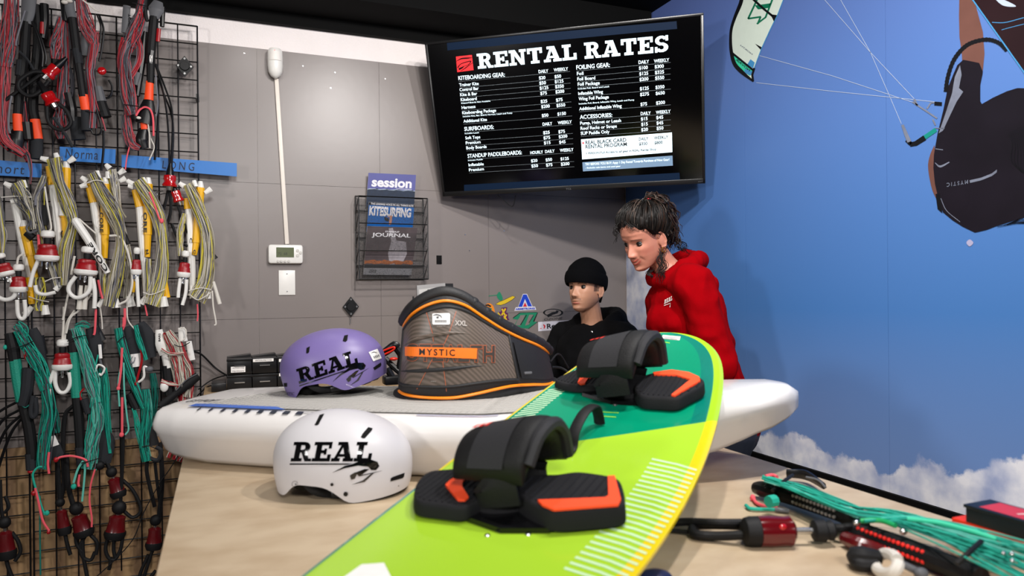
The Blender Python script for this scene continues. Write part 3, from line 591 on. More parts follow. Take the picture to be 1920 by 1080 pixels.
# ------------------------------------------------------------------ stickers on the wall behind the seated man
def sticker(name, label, layers, group=None):
    q = layers[0][2][0]; q = q[0] if isinstance(q, tuple) else q
    t = thing(name, label, 'sticker', WP(sum(a for a, b in q) / len(q), sum(b for a, b in q) / len(q)))
    for i, (nm, m, polys) in enumerate(layers):
        mb = MB()
        for P in polys:
            if isinstance(P, tuple): V, F = P; mb.add([WP(x, y, .0008 + i * .0005) for x, y in V], F)
            else: mb.poly([WP(x, y, .0008 + i * .0005) for x, y in P])
        mb.build(nm, m, t, smooth=0, recalc=False)
SS = lambda P: [(900 + x / 9.817, 530 + y / 9.817) for x, y in P]
def stext(s, x0, y0, x1, y1, h, bold=.03, shear=0):
    V, F = capfit(s, 1, 1, bold, shear); a = Vector((x0, y0)); c = Vector((x1, y1)); d = c - a; n = Vector((d.y, -d.x)).normalized() * h
    return (SS([tuple(a + d * x + n * y) for x, y in V]), F)
st_y = mat('sticker_yellow', 'd8b71c', .5); st_g = mat('sticker_green', '157f5c', .5); st_b = mat('sticker_blue', '1440c0', .45); st_w = mat('sticker_white', 'd6d3dc', .5); st_r = mat('sticker_red', 'd01828', .5); st_k = mat('sticker_black', '0e0f10', .5); st_o = mat('sticker_orange', 'e8861c', .5); st_p = mat('sticker_purple', '5a1450', .5)
sticker('surfboard_sticker', 'yellow surfboard sticker with a green shape on it, highest of the wall stickers', [('outline', st_k, [SS([(280, 402), (340, 355), (440, 315), (600, 240), (655, 262), (600, 315), (470, 390), (380, 418)])]), ('board', st_y, [SS([(290, 400), (345, 360), (450, 318), (600, 246), (645, 264), (595, 310), (465, 385), (380, 412)])]), ('green_shape', st_g, [cl2(SS([(310, 230), (350, 170), (385, 200), (420, 300), (380, 330), (330, 290)]), 30), stroke(SS([(160, 245), (310, 228)]), 1.4)])])
sticker('letter_sticker', 'blue and red triangular A sticker above the word Armstrong on the grey wall', [('backing', st_w, [SS([(790, 205), (865, 205), (970, 440), (1015, 440), (1035, 500), (632, 520), (655, 455), (700, 450)])]), ('blue_letter', st_b, [SS([(795, 218), (858, 218), (958, 436), (885, 438), (828, 300), (775, 444), (706, 446)])]), ('red_triangle', st_r, [SS([(828, 360), (866, 440), (792, 443)])]), ('lettering', st_b, [stext('ARMSTRONG', 650, 505, 1012, 490, 34, .05, .1)])])
sticker('emblem_sticker', 'green slanted double-stroke emblem sticker below the blue A sticker', [('shadow', st_k, [SS([(600, 645), (730, 553), (1040, 540), (1066, 558), (1000, 722), (1068, 720), (900, 850), (760, 800), (640, 780), (690, 680)])]), ('emblem', st_g, [SS([(600, 665), (740, 560), (1055, 548), (975, 715), (1050, 725), (890, 845), (770, 838), (640, 770), (690, 680)])]), ('cut_out', panel_m, [SS([(740, 600), (830, 595), (750, 790), (650, 780), (690, 690), (730, 640)]), SS([(905, 592), (985, 590), (900, 770), (830, 790)])]), ('edge', st_k, [stroke(SS([(745, 780), (855, 595)]), 1.6), stroke(SS([(900, 740), (985, 600)]), 1.2)])])
sticker('oval_sticker', 'black oval emblem sticker over the word Ozone on the grey wall', [('ring', st_k, [SS([(1345 + 185 * math.cos(t) * 1.0 + 10 * math.sin(t), 552 + 72 * math.sin(t)) for t in np.linspace(-.3, 3.3, 30)] + [(1345 + 150 * math.cos(t), 552 + 60 * math.sin(t)) for t in np.linspace(3.3, -.3, 30)]), SS([(1345 + 185 * math.cos(t), 552 + 72 * math.sin(t)) for t in np.linspace(3.0, 6.2, 30)] + [(1345 + 150 * math.cos(t), 552 + 58 * math.sin(t)) for t in np.linspace(6.2, 3.0, 30)]), stroke(SS([(1240, 618), (1330, 570), (1420, 545), (1440, 528), (1400, 520)]), [5, 5, 4, 3, 2])]), ('lettering', st_k, [stext('OZONE', 1183, 698, 1522, 672, 40, .0, .2)])])
sticker('lettered_sticker', 'white rectangular sticker with a red mark reading Reo beside the seated man', [('backing', st_w, [SS([(1070, 725), (1640, 690), (1640, 850), (1072, 895)])]), ('red_mark', st_r, [stroke(cv(SS([(1165, 770), (1190, 800), (1178, 845)])), [1.5, 3, 1.5]), SS([(1095, 850), (1125, 832), (1140, 850)])]), ('lettering', st_k, [stext('Reo', 1235, 850, 1470, 832, 92, .03)])])
sticker('crossed_letters_sticker', 'purple and yellow jagged sticker of crossed letters half hidden behind the harness', [('backing', st_p, [SS([(330, 545), (385, 530), (390, 465), (440, 455), (505, 452), (480, 560), (515, 555), (520, 650), (545, 690), (480, 690), (420, 650), (340, 600)])]), ('letters', st_y, [stroke(SS([(405, 480), (430, 540), (460, 600)]), 3), stroke(SS([(470, 475), (420, 560), (400, 600)]), 3), stroke(SS([(330, 550), (380, 615)]), 2.4), stroke(SS([(440, 610), (490, 685)]), 2.6), stroke(SS([(490, 590), (440, 665)]), 2.4)])])
sticker('round_sticker', 'orange round sticker peeping over the top edge of the harness', [('disc', st_o, [cl2(SS([(80, 470), (120, 390), (190, 385), (250, 440), (270, 560), (200, 560), (120, 530)]), 40)]), ('drawing', st_g, [SS([(170, 460), (215, 470), (210, 540), (165, 530)]), ]), ('dark_band', st_k, [stroke(SS([(100, 420), (150, 410), (200, 440)]), 3)])])
# ------------------------------------------------------------------ wire grid panels on the wall
def G(px, py, off=.04): return ony(px, py, YG - off)
KG = .00222                                     # metres per photo pixel on the grid
def grid_panel(x0, x1, zb, zt, label):
    t = thing('wire_grid_panel', label, 'wire grid', ((x0 + x1) / 2, YG, zb))
    mb = MB(); n = round((x1 - x0) / .0762)
    for i in range(n + 1): x = x0 + (x1 - x0) * i / n; mb.tube([(x, YG, zb), (x, YG, zt)], .0036 if i in (0, n) else .003, 6)
    mb.build('upright_wires', black_wire, t)
    mb = MB(); m = round((zt - zb) / .0762)
    for i in range(m + 1): z = zt - i * .0772; mb.tube([(x0, YG + .005, z), (x1, YG + .005, z)], .0036 if i == 0 else .0028, 6)
    mb.build('cross_wires', black_wire, t)
    mb = MB()
    for x in (x0 + .002, x1 - .002):
        for z in (zt - .3, zb + .5): mb.box((x, YG + .031, z), (.012, .062, .02))
    mb.build('wall_bracket', black_wire, t)
    return t
gx1 = G(372, 290, 0).x; gx0 = gx1 - .61
grid_panel(gx0, gx1, .12, 2.405, 'black wire grid panel with its right edge free against the grey wall')
grid_panel(gx0 - .622, gx0 - .012, .12, 2.40, 'black wire grid panel at the left edge of the photo')
mb = MB(); q = Vector((gx0 - .006, YG - .006, .62)); mb.box(q, (.026, .012, .03), bev=.003); tag(mb.build('grid_clip', black_plastic), 'small black clip joining the two wire grid panels', 'clip')
d2 = diamond('diamond_mount', 346.5, 126, 33, 42, YG - .002, 'black diamond-shaped mount plate with four screws hung on the wire grid')
# blue card strips with marker writing
blue_card = mat('blue_card', '0d6fc0', .45, var=.05); marker = mat('marker_ink', '10203c', .6)
def strip(label, q, txt, x0, x1, y0, y1, off, gaps=1.2):
    P = [G(*a, off) for a in q]; t = thing('paper_sign', label, 'sign', (P[2] + P[3]) / 2)
    MB().prism(P, (0, .0012, 0)).build('card', blue_card, t, smooth=0)
    V, F = text2d(txt, 1, .0, .12, gaps); A = np.array(V); A = (A - A.min(0)) / (A.max(0) - A.min(0))
    MB().add([(P[0].lerp(P[1], x0 + (x1 - x0) * x).lerp(P[3].lerp(P[2], x0 + (x1 - x0) * x), y1 + (y0 - y1) * y) + Vector((0, -.0012, 0))) for x, y in A], F).build('handwriting', marker, t, smooth=0, recalc=False)
strip('blue card strip reading Short at the left edge below the black bars', [(-40, 297), (78, 307), (78, 333), (-40, 327)], 'Short', .16, .72, .2, .85, .022)
strip('blue card strip reading Norma above the yellow and white bars', [(112, 275), (217, 280), (216, 307), (112, 301)], 'Norma', .10, .68, .12, .80, .02)
strip('long blue card strip reading Long that sticks out past the right edge of the grid', [(228, 290), (444, 306), (444, 331), (228, 313)], 'LONG', .34, .62, .22, .85, .012, 1.5)
# ------------------------------------------------------------------ kite control bars hanging on the grid
def seg(t, name, pts, r, m, off=.05, n=10, segs=None, flat=1, label=None):
    """r in photo pixels"""
    P = [G(p[0], p[1], p[2] if len(p) > 2 else off) for p in pts]; rr = [x * KG for x in r] if isinstance(r, (list, tuple)) else r * KG
    o = MB().tube(P, rr, n, seg=segs or (max(10, 6 * len(P)) if len(P) > 2 else 2), flat=flat, nrm=(0, 1, 0)).build(name, m, t)
    if label: o['label'] = label
    return o
def bundle(t, pts, wid, n, mats_, off=.06, depth=.02, name='line_coil', r=.75, segs=22, wob=.45, seed=0):
    rg = random.Random(seed * 31 + int(pts[0][0] * 7 + pts[0][1])); mb = MB(); C = catmull([(a, b, 0) for a, b in pts], segs); W = interp(wid, segs)
    for i in range(n):
        a = (i + .5) / n - .5 + rg.uniform(-.04, .04); ph = rg.uniform(0, 6.28); fq = rg.uniform(.5, 1.6); dd = rg.uniform(-.5, .5); amp = wob * rg.uniform(.2, 1); P = []
        for k in range(segs):
            tt = (C[min(k + 1, segs - 1)] - C[max(k - 1, 0)]).normalized(); nn = Vector((-tt.y, tt.x, 0)); u = a + amp * .5 * math.sin(ph + fq * 6.28 * k / segs); u = max(-.55, min(.55, u))
            q = C[k] + nn * (u * W[k]); P.append(G(q.x, q.y, off + depth * (dd + .8 * math.cos(3.1 * u) - .4)))
        mb.tube(P, r * KG, 4, mi=rg.randrange(len(mats_)), cap=False)
    return mb.build(name, mats_, t)
def tie(t, pts, off=.085, m=None, r=.9): seg(t, 'tie_cord', pts, r, m or black_rubber, off, 6)
def cord(t, name, pts, m, r=1.3, off=.06, segs=None): return seg(t, name, pts, r, m, off, 6, segs or 6 * len(pts))
def knot(t, px, py, m, s=3, off=.06): MB().ell(G(px, py, off), (s * KG, s * KG * .8, s * KG * 1.2), 0, 10, 6).build('knot', m, t)
def quick(t, a, b_, wd, style, loop=None, off=.07, loop_r=3.2):
    """quick release between two photo points (top a, foot b), width wd, and its chicken loop"""
    A = G(*a, off); B = G(*b_, off); w_ = wd * KG / 2
    body, cap, skirt, lp = {'white': (red_plastic, white_plastic, white_plastic, white_plastic), 'clear': (red_clear, black_plastic, black_plastic, black_rubber), 'dark': (dark_red, black_rubber, black_rubber, black_rubber)}[style]
    q = MB()
    if style == 'white':
        q.lathe(A, B, [(.44, .40 * w_), (.47, .74 * w_), (.55, .80 * w_), (.60, .74 * w_), (.66, .86 * w_), (.74, .88 * w_), (.82, 1.0 * w_)], 18, flat=.7, nrm=(0, 1, 0))
        o = q.build('quick_release', body, t)
        MB().lathe(A, B, [(0, .35 * w_), (.03, .55 * w_), (.10, .62 * w_), (.20, .58 * w_), (.24, .4 * w_)], 16, flat=.8, nrm=(0, 1, 0)).build('swivel_cap', cap, o)
        MB().lathe(A, B, [(.22, .30 * w_), (.30, .34 * w_), (.45, .30 * w_)], 12).build('neck', black_rubber, o)
        MB().lathe(A, B, [(.81, 1.02 * w_), (.86, 1.06 * w_), (.95, 1.0 * w_), (1.0, .8 * w_)], 18, flat=.72, nrm=(0, 1, 0)).build('skirt', skirt, o)
        mb = MB(); ax = B - A
        for s_ in (-.35, .35): p = A + ax * 1.0 + Vector((s_ * w_ * 1.2, 0, 0)); mb.lathe(p, p + ax * .16, [(0, .0045), (1, .004)], 8)
        p = A + ax * 1.02; mb.lathe(p, p + ax * .22, [(0, .006), (.3, .007), (.6, .005), (1, .006)], 10); mb.build('pin', steel, o)
    elif style == 'clear':
        q.lathe(A, B, [(.22, .55 * w_), (.26, .8 * w_), (.5, .85 * w_), (.7, .75 * w_), (.9, 1.0 * w_), (1, .9 * w_)], 14, flat=.75, nrm=(0, 1, 0)); o = q.build('quick_release', body, t)
        MB().lathe(A, B, [(-.55, .25 * w_), (-.3, .35 * w_), (-.05, .5 * w_), (.24, .55 * w_)], 12).build('sleeve', cap, o)
        MB().lathe(A, B, [(.95, .5 * w_), (1.25, .4 * w_), (1.3, .2 * w_)], 10).build('pin', steel, o)
    else:
        q.lathe(A, B, [(.28, .45 * w_), (.34, .82 * w_), (.45, .78 * w_), (.75, .95 * w_), (.78, 1.0 * w_)], 14, flat=.8, nrm=(0, 1, 0)); o = q.build('quick_release', body, t)
        MB().ell(A.lerp(B, .06), (.72 * w_, .6 * w_, .75 * w_), 0, 14, 8).build('swivel_ball', cap, o)
        MB().lathe(A, B, [(.1, .22 * w_), (.34, .22 * w_)], 8).build('pin', steel, o)
        MB().lathe(A, B, [(.77, 1.05 * w_), (.86, 1.1 * w_), (1, .9 * w_)], 14, flat=.8, nrm=(0, 1, 0)).build('skirt', skirt, o)
    if loop:
        for lpts in (loop if isinstance(loop[0][0], (tuple, list)) else [loop]): seg(o, 'chicken_loop', lpts, loop_r, lp, off, 10, 30)
    return o
def core_mark(t, a, b_, h, m, off, txt='CORE'):
    V, F = text2d(txt, 1, .03, 0, 1.05); A = np.array(V); A = (A - A.min(0)) / (A.max(0) - A.min(0)); a = Vector(a); c = Vector(b_); d = c - a; n = Vector((d.y, -d.x)).normalized() * h
    MB().add([G(*(a + d * x + n * (y - .5)), off) for x, y in A], F).build('lettering', m, t, smooth=0, recalc=False)
RG = [pink_line, red_line, grey_line, grey_line, dgrey_line, pink_line]
YW = [yellow_line, white_line, white_line, tan_line, dgrey_line, grey_line]
WW = [white_line, white_line, tan_line, grey_line, white_line, yellow_line]
TL_ = [teal, teal, teal_dark, teal, dgrey_line]; TP = [teal_pale, teal_pale, grey_line, teal, teal_pale]
RW = [white_line, white_line, red_line, white_line]
grp = None
# --- top row: black bars with red and grey lines
t = thing('control_bar', 'black bar with red and grey lines and two translucent red releases, top left corner', 'kite control bar', G(45, 10))
bundle(t, [(22, -25), (19, 40), (14, 90), (10, 125)], [24, 30, 34, 26], 40, RG, .085, .03); bundle(t, [(10, 118), (8, 160), (4, 220), (10, 262), (45, 290)], [20, 24, 20, 22, 12], 30, RG, .08, .03)
bundle(t, [(44, 190), (46, 240), (45, 280), (54, 300)], [12, 14, 16, 12], 14, RG, .04, .02); bundle(t, [(40, 285), (52, 292), (58, 320), (56, 345)], [22, 10, 4, 2], 8, RG, .06, .01)
seg(t, 'bar_end', [(56, -30), (53, 20), (49, 44)], [12, 11, 8], mid_grey, .075, flat=.6); seg(t, 'bar', [(49, 42), (44, 115), (36, 175), (33, 222)], [8, 8, 7.5, 7], black_rubber, .07)
seg(t, 'bar_patch', [(41, 114), (38, 143)], 8.2, dark_grey, .07); seg(t, 'bar_band', [(32, 214), (34, 246)], [7.2, 7.6], orange, .075, flat=.75); seg(t, 'bar_end', [(34, 244), (30, 262), (27, 286)], [9, 12, 11], black_plastic, .07, flat=.7)
seg(t, 'second_bar', [(68, 10), (72, 70), (66, 140), (62, 200), (66, 225)], [8, 8, 7.5, 8, 7.5], black_rubber, .05); seg(t, 'bar_band', [(66, 224), (71, 261)], 8, orange, .055, flat=.75); seg(t, 'bar_end', [(70, 260), (68, 298)], [9, 10], dark_grey, .05, flat=.8)
seg(t, 'float', [(83, 8), (84, 40), (80, 72)], [7, 7, 6], black_plastic, .06); seg(t, 'float_band', [(80, 42), (79, 64)], 4, red_plastic, .068); seg(t, 'float', [(50, 230), (54, 262)], [9, 8], black_plastic, .065)
quick(t, (112, 120), (88, 142), 24, 'clear', [(88, 136), (62, 135), (40, 148), (34, 160), (40, 172), (56, 180), (74, 172), (92, 152)], .10, 3.6); quick(t, (83, 168), (100, 195), 26, 'clear', [(88, 200), (90, 225), (102, 240), (120, 243), (133, 230), (125, 208), (110, 195)], .10, 3.4)
cord(t, 'trim_line', [(10, 188), (30, 173), (55, 155), (75, 140)], black_rubber, 2.8, .095); cord(t, 'trim_line', [(100, 220), (118, 245), (136, 276)], dark_grey, 3, .10); cord(t, 'trim_line', [(36, 96), (52, 112), (64, 132)], dark_grey, 2, .10); cord(t, 'trim_line', [(47, 20), (38, 50), (31, 75), (30, 86)], grey_line, 1.4, .10)
cord(t, 'trim_line', [(60, 40), (72, 70), (80, 100), (79, 125)], black_plastic, 1.6, .08); cord(t, 'trim_line', [(64, 45), (78, 75), (86, 105), (85, 120)], black_plastic, 1.6, .08); cord(t, 'trim_line', [(22, 180), (18, 200), (16, 235), (19, 250)], grey_line, 1.6, .1); tie(t, [(0, 250), (14, 251), (28, 252)])
t = thing('control_bar', 'black bar between two sheaves of red and grey lines, above the Norma sign', 'kite control bar', G(140, 5))
bundle(t, [(117, 32), (112, 60), (105, 85), (102, 110)], [16, 22, 26, 14], 30, RG, .06, .025); bundle(t, [(120, 40), (122, 110), (118, 170), (116, 200)], [14, 20, 20, 16], 24, RG, .05, .02); bundle(t, [(114, 195), (113, 230), (115, 260)], [20, 24, 14], 22, RG, .05, .02); bundle(t, [(125, 115), (136, 150), (132, 190), (122, 215)], [4, 8, 10, 4], 8, [dgrey_line], .05, .015)
bundle(t, [(148, -15), (160, 40), (172, 70), (176, 85)], [14, 26, 20, 12], 34, RG, .075, .025); bundle(t, [(176, 82), (170, 120), (168, 140), (174, 185), (172, 240)], [13, 17, 15, 19, 20], 34, RG, .08, .025); bundle(t, [(180, 60), (183, 85), (176, 110), (168, 135)], [8, 8, 8, 8], 10, [grey_line, pink_line], .07, .01); bundle(t, [(172, 150), (180, 190), (192, 225), (198, 245)], [3, 4, 3, 2], 6, RG, .085, .01)
seg(t, 'bar_end', [(128, -25), (131, 15), (136, 36)], [8, 8, 7.5], mid_grey, .085, flat=.7); seg(t, 'bar', [(136, 34), (144, 96), (150, 140), (156, 182)], [7.5, 7.5, 6.5, 6.8], black_rubber, .085); seg(t, 'bar_patch', [(143, 92), (148, 120)], 7.2, dark_grey, .086)
seg(t, 'bar_band', [(156, 178), (161, 207)], 7.6, orange, .085, flat=.8); seg(t, 'bar_end', [(160, 206), (163, 245)], [7, 9], dark_grey, .085, flat=.8); seg(t, 'float', [(120, 0), (123, 40)], [6.5, 5.5], black_plastic, .07); seg(t, 'float', [(128, 175), (134, 205), (136, 228)], [8, 9, 7], black_plastic, .05); seg(t, 'float', [(140, 220), (148, 262)], [10, 12], dark_grey, .05, flat=.5); seg(t, 'float', [(160, 30), (159, 105)], [6, 6.5], mid_grey, .06, flat=.5)
seg(t, 'sleeve', [(189, 190), (198, 220)], [8.5, 10], black_rubber, .08); seg(t, 'sleeve_collar', [(184, 163), (190, 191)], [7, 9], mid_grey, .082); MB().ell(G(191, 133, .08), (.016, .01, .016)).build('release_knob', red_clear, t)
cord(t, 'depower_line', [(186, 28), (194, 55), (191, 90), (186, 115)], black_plastic, 2, .07); cord(t, 'depower_line', [(182, 28), (189, 50), (187, 80)], black_plastic, 1.6, .075); cord(t, 'chicken_loop', [(204, 150), (210, 162), (208, 178), (200, 184), (190, 180)], black_plastic, 2, .08); cord(t, 'depower_line', [(194, 245), (194, 280), (190, 320)], black_plastic, 2.2, .06)
tie(t, [(160, 208), (178, 211), (194, 208)], .10); cord(t, 'hook', [(171, 245), (176, 252), (186, 252), (190, 242), (186, 222), (181, 205)], black_plastic, 1.6, .10); cord(t, 'leader', [(155, 0), (168, 10), (178, 18), (186, 21)], white_rope, 1.4, .1); MB().ell(G(121, 4, .10), (.012, .01, .008)).ell(G(130, 2, .10), (.012, .01, .007)).build('knot', white_rope, t)
t = thing('control_bar', 'black bar right of a long braided sheaf of red lines, rightmost in the top row', 'kite control bar', G(275, 5))
bundle(t, [(268, -2), (262, 30), (252, 60), (240, 85)], [14, 22, 28, 26], 44, RG, .08, .03); bundle(t, [(241, 78), (232, 110), (237, 150), (242, 190), (247, 215)], [26, 22, 24, 26, 22], 44, RG, .085, .03); bundle(t, [(252, 60), (262, 90), (258, 120), (240, 150)], [14, 10, 10, 10], 14, RG, .075, .01); bundle(t, [(236, 215), (240, 250), (248, 270), (262, 278)], [14, 20, 22, 8], 24, RG, .07, .02); bundle(t, [(230, 70), (224, 95), (228, 125)], [4, 5, 3], 5, [red_line], .075, .01)
seg(t, 'bar_end', [(297, 3), (293, 18), (289, 34)], [8, 14, 8], mid_grey, .08, flat=.5); seg(t, 'bar', [(289, 32), (285, 75), (283, 100), (282, 156)], [8, 8.5, 8, 6.5], black_rubber, .075); seg(t, 'bar_patch', [(284, 96), (281, 120)], 7.6, black_plastic, .076); core_mark(t, (283.5, 103), (283, 117), 6, white_paper, .0945, 'S')
seg(t, 'bar_band', [(281, 153), (279, 188)], [6.5, 8], orange, .075, flat=.8); seg(t, 'bar_end', [(279, 186), (276, 205), (270, 232)], [8, 14, 15], black_plastic, .075, flat=.5); seg(t, 'bar_band', [(271, 231), (272, 243)], 7, orange, .07, flat=.7); seg(t, 'bar_end', [(270, 242), (266, 262), (271, 278)], [8, 11, 7], black_plastic, .065, flat=.6)
seg(t, 'float', [(305, 14), (304, 50)], [5, 4], black_plastic, .07); seg(t, 'float_band', [(298, 54), (296, 78)], 3.6, red_plastic, .085, flat=.6); seg(t, 'float', [(238, 11), (234, 62)], [6.5, 6], mid_grey, .06, flat=.5); core_mark(t, (243, 50), (243, 26), 5, dark_grey, .068, 'SHOT')
seg(t, 'second_bar', [(272, 60), (266, 110), (257, 180)], [5, 8, 5], black_plastic, .055); seg(t, 'second_bar_collar', [(259, 137), (254, 160)], [7, 5], mid_grey, .062)
for i, P in enumerate(([(291, 120), (303, 160), (313, 215), (317, 280), (318, 330)], [(292, 120), (308, 160), (322, 205), (323, 260), (319, 330)], [(294, 128), (305, 170), (320, 210), (325, 250), (321, 325)])): cord(t, 'depower_line', P, black_plastic, 1.9, .06 - i * .008)
cord(t, 'depower_line', [(297, 150), (296, 230), (290, 300)], black_plastic, 2.2, .05); cord(t, 'leader', [(255, 217), (262, 206), (272, 201), (282, 206), (287, 222), (288, 255)], pink_cord, 1.8, .10); cord(t, 'leader', [(292, 140), (294, 165), (296, 195), (293, 218)], grey_line, 1.2, .09); cord(t, 'leader', [(277, 240), (284, 262), (289, 277), (280, 300)], white_rope, 1.1, .08); cord(t, 'leader', [(277, 228), (280, 250), (281, 278)], white_rope, 1.2, .085); cord(t, 'leader', [(243, 274), (238, 295), (235, 318)], pink_cord, 1.2, .07)
MB().ell(G(260, 221, .1), (.009, .006, .006)).build('knot', white_rope, t); tie(t, [(232, 196), (250, 198), (266, 201)], .11); tie(t, [(248, 5), (262, 8), (276, 12)], .11); seg(t, 'hanging_strap', [(274, -10), (272, 20), (276, 40)], [4, 4, 3], black_rubber, .085)
quick(t, (319, 322), (318, 350), 26, 'clear', None, .075); quick(t, (326, 352), (336, 378), 20, 'clear', None, .06)
for P in ([(316, 352), (310, 380), (300, 408)], [(318, 355), (320, 395), (310, 430), (307, 450)], [(322, 420), (335, 450), (352, 462)], [(333, 385), (342, 410), (354, 440)]): cord(t, 'chicken_loop', P, black_rubber, 3, .055)
cord(t, 'ring', [(306, 358), (294, 361), (296, 366), (310, 362)], steel, .8, .07)
# --- middle row: yellow and white bars
def yellow_bar(label, top, ends, y1, w1, y2, coil, cw, low, lw, qr, loops, cols=YW, z=.06, n=44, marks=(), extra=()):
    t = thing('control_bar', label, 'kite control bar', G(*top), None)
    for P in ends: seg(t, 'bar_end', P, [3.5, 5.5], white_plastic, z + .01, flat=.6)
    seg(t, 'bar', w1, [7, 7, 6.2], white_plastic, z - .01); seg(t, 'bar_collar', y1, [6.5, 7.4], yellow_plastic, z - .008)
    a, m1, b_ = y2; seg(t, 'float', [a, m1], 7.6, yellow_plastic, z); seg(t, 'float_tip', [m1, b_], [6.4, 5.0], yellow_plastic, z); seg(t, 'float_cap', [(a[0], a[1] - 12), a], [4, 6.5], white_plastic, z)
    bundle(t, coil, cw, n, cols, z + .028, .024, segs=30); bundle(t, low, lw, n // 2, cols, z + .008, .02)
    if qr: quick(t, qr[0], qr[1], qr[2], 'white', loops, z + .045)
    for mk in marks: core_mark(t, *mk)
    for e_ in extra: e_(t)
    return t
yellow_bar('white bar with olive and yellow lines, leftmost of the middle row, tucked behind its neighbour', (52, 345), [[(8, 343), (22, 350)], [(44, 338), (46, 352)], [(20, 378), (32, 376)]], [(40, 425), (47, 447)], [(28, 375), (42, 450), (58, 520)], ((45, 425), (58, 480), (66, 520)), [(30, 342), (42, 370), (56, 400), (62, 430)], [22, 30, 20, 16], [(72, 520), (72, 555), (72, 583)], [20, 26, 18], ((35, 495), (35, 548), 27), [[(32, 562), (34, 590), (42, 598), (48, 588), (46, 562)]], YW, .045, 30,
    extra=[lambda t: seg(t, 'float', [(54, 520), (60, 570)], [6, 5], yellow_plastic, .05), lambda t: seg(t, 'bar_end', [(47, 590), (60, 575)], [6, 4], white_plastic, .05), lambda t: seg(t, 'bar_end', [(84, 572), (86, 590)], [5, 7], white_plastic, .05), lambda t: tie(t, [(54, 556), (72, 562), (92, 566)], .08, white_rope), lambda t: cord(t, 'depower_line', [(45, 475), (35, 482), (32, 495)], white_rope, 1.8, .08), lambda t: cord(t, 'hook', [(70, 417), (58, 418), (50, 427), (56, 436), (70, 432)], mid_grey, 2, .08), lambda t: tie(t, [(2, 370), (30, 368), (60, 370)], .08, white_rope), lambda t: seg(t, 'lettered_tip', [(49, 436), (62, 446)], [6, 7], black_plastic, .07)])
tA = yellow_bar('white and yellow bar with a barcode sticker, tallest in the middle row', (110, 288), [[(76, 296), (90, 300)], [(104, 287), (110, 302)], [(128, 304), (140, 296)]], [(93, 312), (99, 347)], [(99, 345), (106, 400), (118, 520)], ((124, 315), (122, 408), (124, 455)), [(102, 296), (112, 340), (128, 385), (136, 420), (124, 470), (120, 535)], [26, 22, 26, 16, 24, 14], [(84, 330), (72, 380), (80, 440), (98, 500), (110, 540)], [10, 20, 16, 18, 16], ((90, 432), (88, 490), 36), [[(72, 487), (62, 512), (56, 538)], [(66, 535), (70, 548), (84, 552), (104, 548)]], YW, .065, 46,
    extra=[lambda t: seg(t, 'barcode_sticker', [(119, 380), (119, 405)], 8, white_paper, .0665), lambda t: core_mark(t, (117, 432), (122, 460), 9, black_plastic, .074, 'CO'), lambda t: cord(t, 'depower_line', [(84, 350), (90, 390), (96, 425), (92, 434)], white_rope, 1.6, .1), lambda t: cord(t, 'leader', [(72, 440), (73, 455), (73, 470)], pink_cord, 2.2, .1), lambda t: seg(t, 'handle', [(86, 385), (82, 422)], [7, 7], black_rubber, .075, flat=.5), lambda t: cord(t, 'leader', [(86, 340), (68, 368), (66, 385)], grey_line, 1.6, .1), lambda t: tie(t, [(84, 528), (98, 522), (114, 520)], .1, white_rope), lambda t: seg(t, 'bar_end', [(104, 544), (116, 530)], [5, 4], white_plastic, .08)])
tB = thing('control_bar', 'white bar lettered Core lying slantwise across its upright neighbours', 'kite control bar', G(145, 412))
seg(tB, 'bar', [(141, 413), (172, 460), (202, 512)], [7, 7, 5], white_plastic, .12); seg(tB, 'bar_cap', [(139, 410), (142, 414)], [5, 7], white_plastic, .12); core_mark(tB, (200, 508), (167, 456), 9, black_plastic, .137)
cord(tB, 'depower_line', [(148, 410), (165, 425), (180, 438)], white_rope, 1.4, .12); quick(tB, (166, 462), (160, 516), 36, 'white', [[(142, 518), (130, 535), (130, 548), (142, 558), (158, 554), (168, 542), (170, 518)], [(174, 522), (178, 548), (177, 578)]], .125, 3.6); cord(tB, 'depower_line', [(140, 480), (136, 500), (134, 515)], white_rope, 2, .11); cord(tB, 'leader', [(128, 550), (122, 580), (118, 600)], white_rope, 1.8, .09); cord(tB, 'leader', [(172, 550), (150, 580), (132, 596), (124, 625)], white_rope, 1.8, .09)
for x0, x1 in ((152, 148), (163, 158)): seg(tB, 'finger', [(x0, 535), (x1, 580)], [3, 4.5], white_rope, .10)
yellow_bar('upright white bar with a yellow float lettered Core, in the middle of the middle row', (180, 325), [[(152, 332), (164, 340)], [(182, 320), (184, 334)], [(150, 350), (163, 346)]], [(167, 345), (176, 380)], [(176, 378), (186, 450), (198, 560)], ((197, 345), (197, 440), (196, 484)), [(172, 324), (190, 360), (212, 400), (226, 450), (216, 520), (205, 575)], [16, 26, 28, 16, 26, 22], [(196, 490), (194, 520), (196, 560)], [4, 6, 8], None, None, YW, .07, 48, marks=(((190, 398), (190, 436), 7, black_plastic, .088),),
    extra=[lambda t: seg(t, 'bar_end', [(184, 575), (195, 560)], [5, 4], white_plastic, .08), lambda t: seg(t, 'bar_end', [(216, 560), (218, 577)], [5, 8], white_plastic, .08), lambda t: cord(t, 'leader', [(184, 525), (188, 545), (192, 560)], pink_cord, 2, .1), lambda t: tie(t, [(158, 345), (180, 338), (200, 342)], .12, white_rope), lambda t: cord(t, 'depower_line', [(205, 442), (222, 443), (234, 458), (244, 490), (248, 530), (240, 560), (225, 570)], white_rope, 2, .105), lambda t: cord(t, 'leader', [(180, 580), (178, 620), (176, 628)], pink_cord, 2, .08), lambda t: cord(t, 'leader', [(188, 575), (191, 600), (192, 617)], white_rope, 1.2, .08), lambda t: seg(t, 'bar_cap', [(203, 322), (204, 335)], [5, 6], white_plastic, .07)])
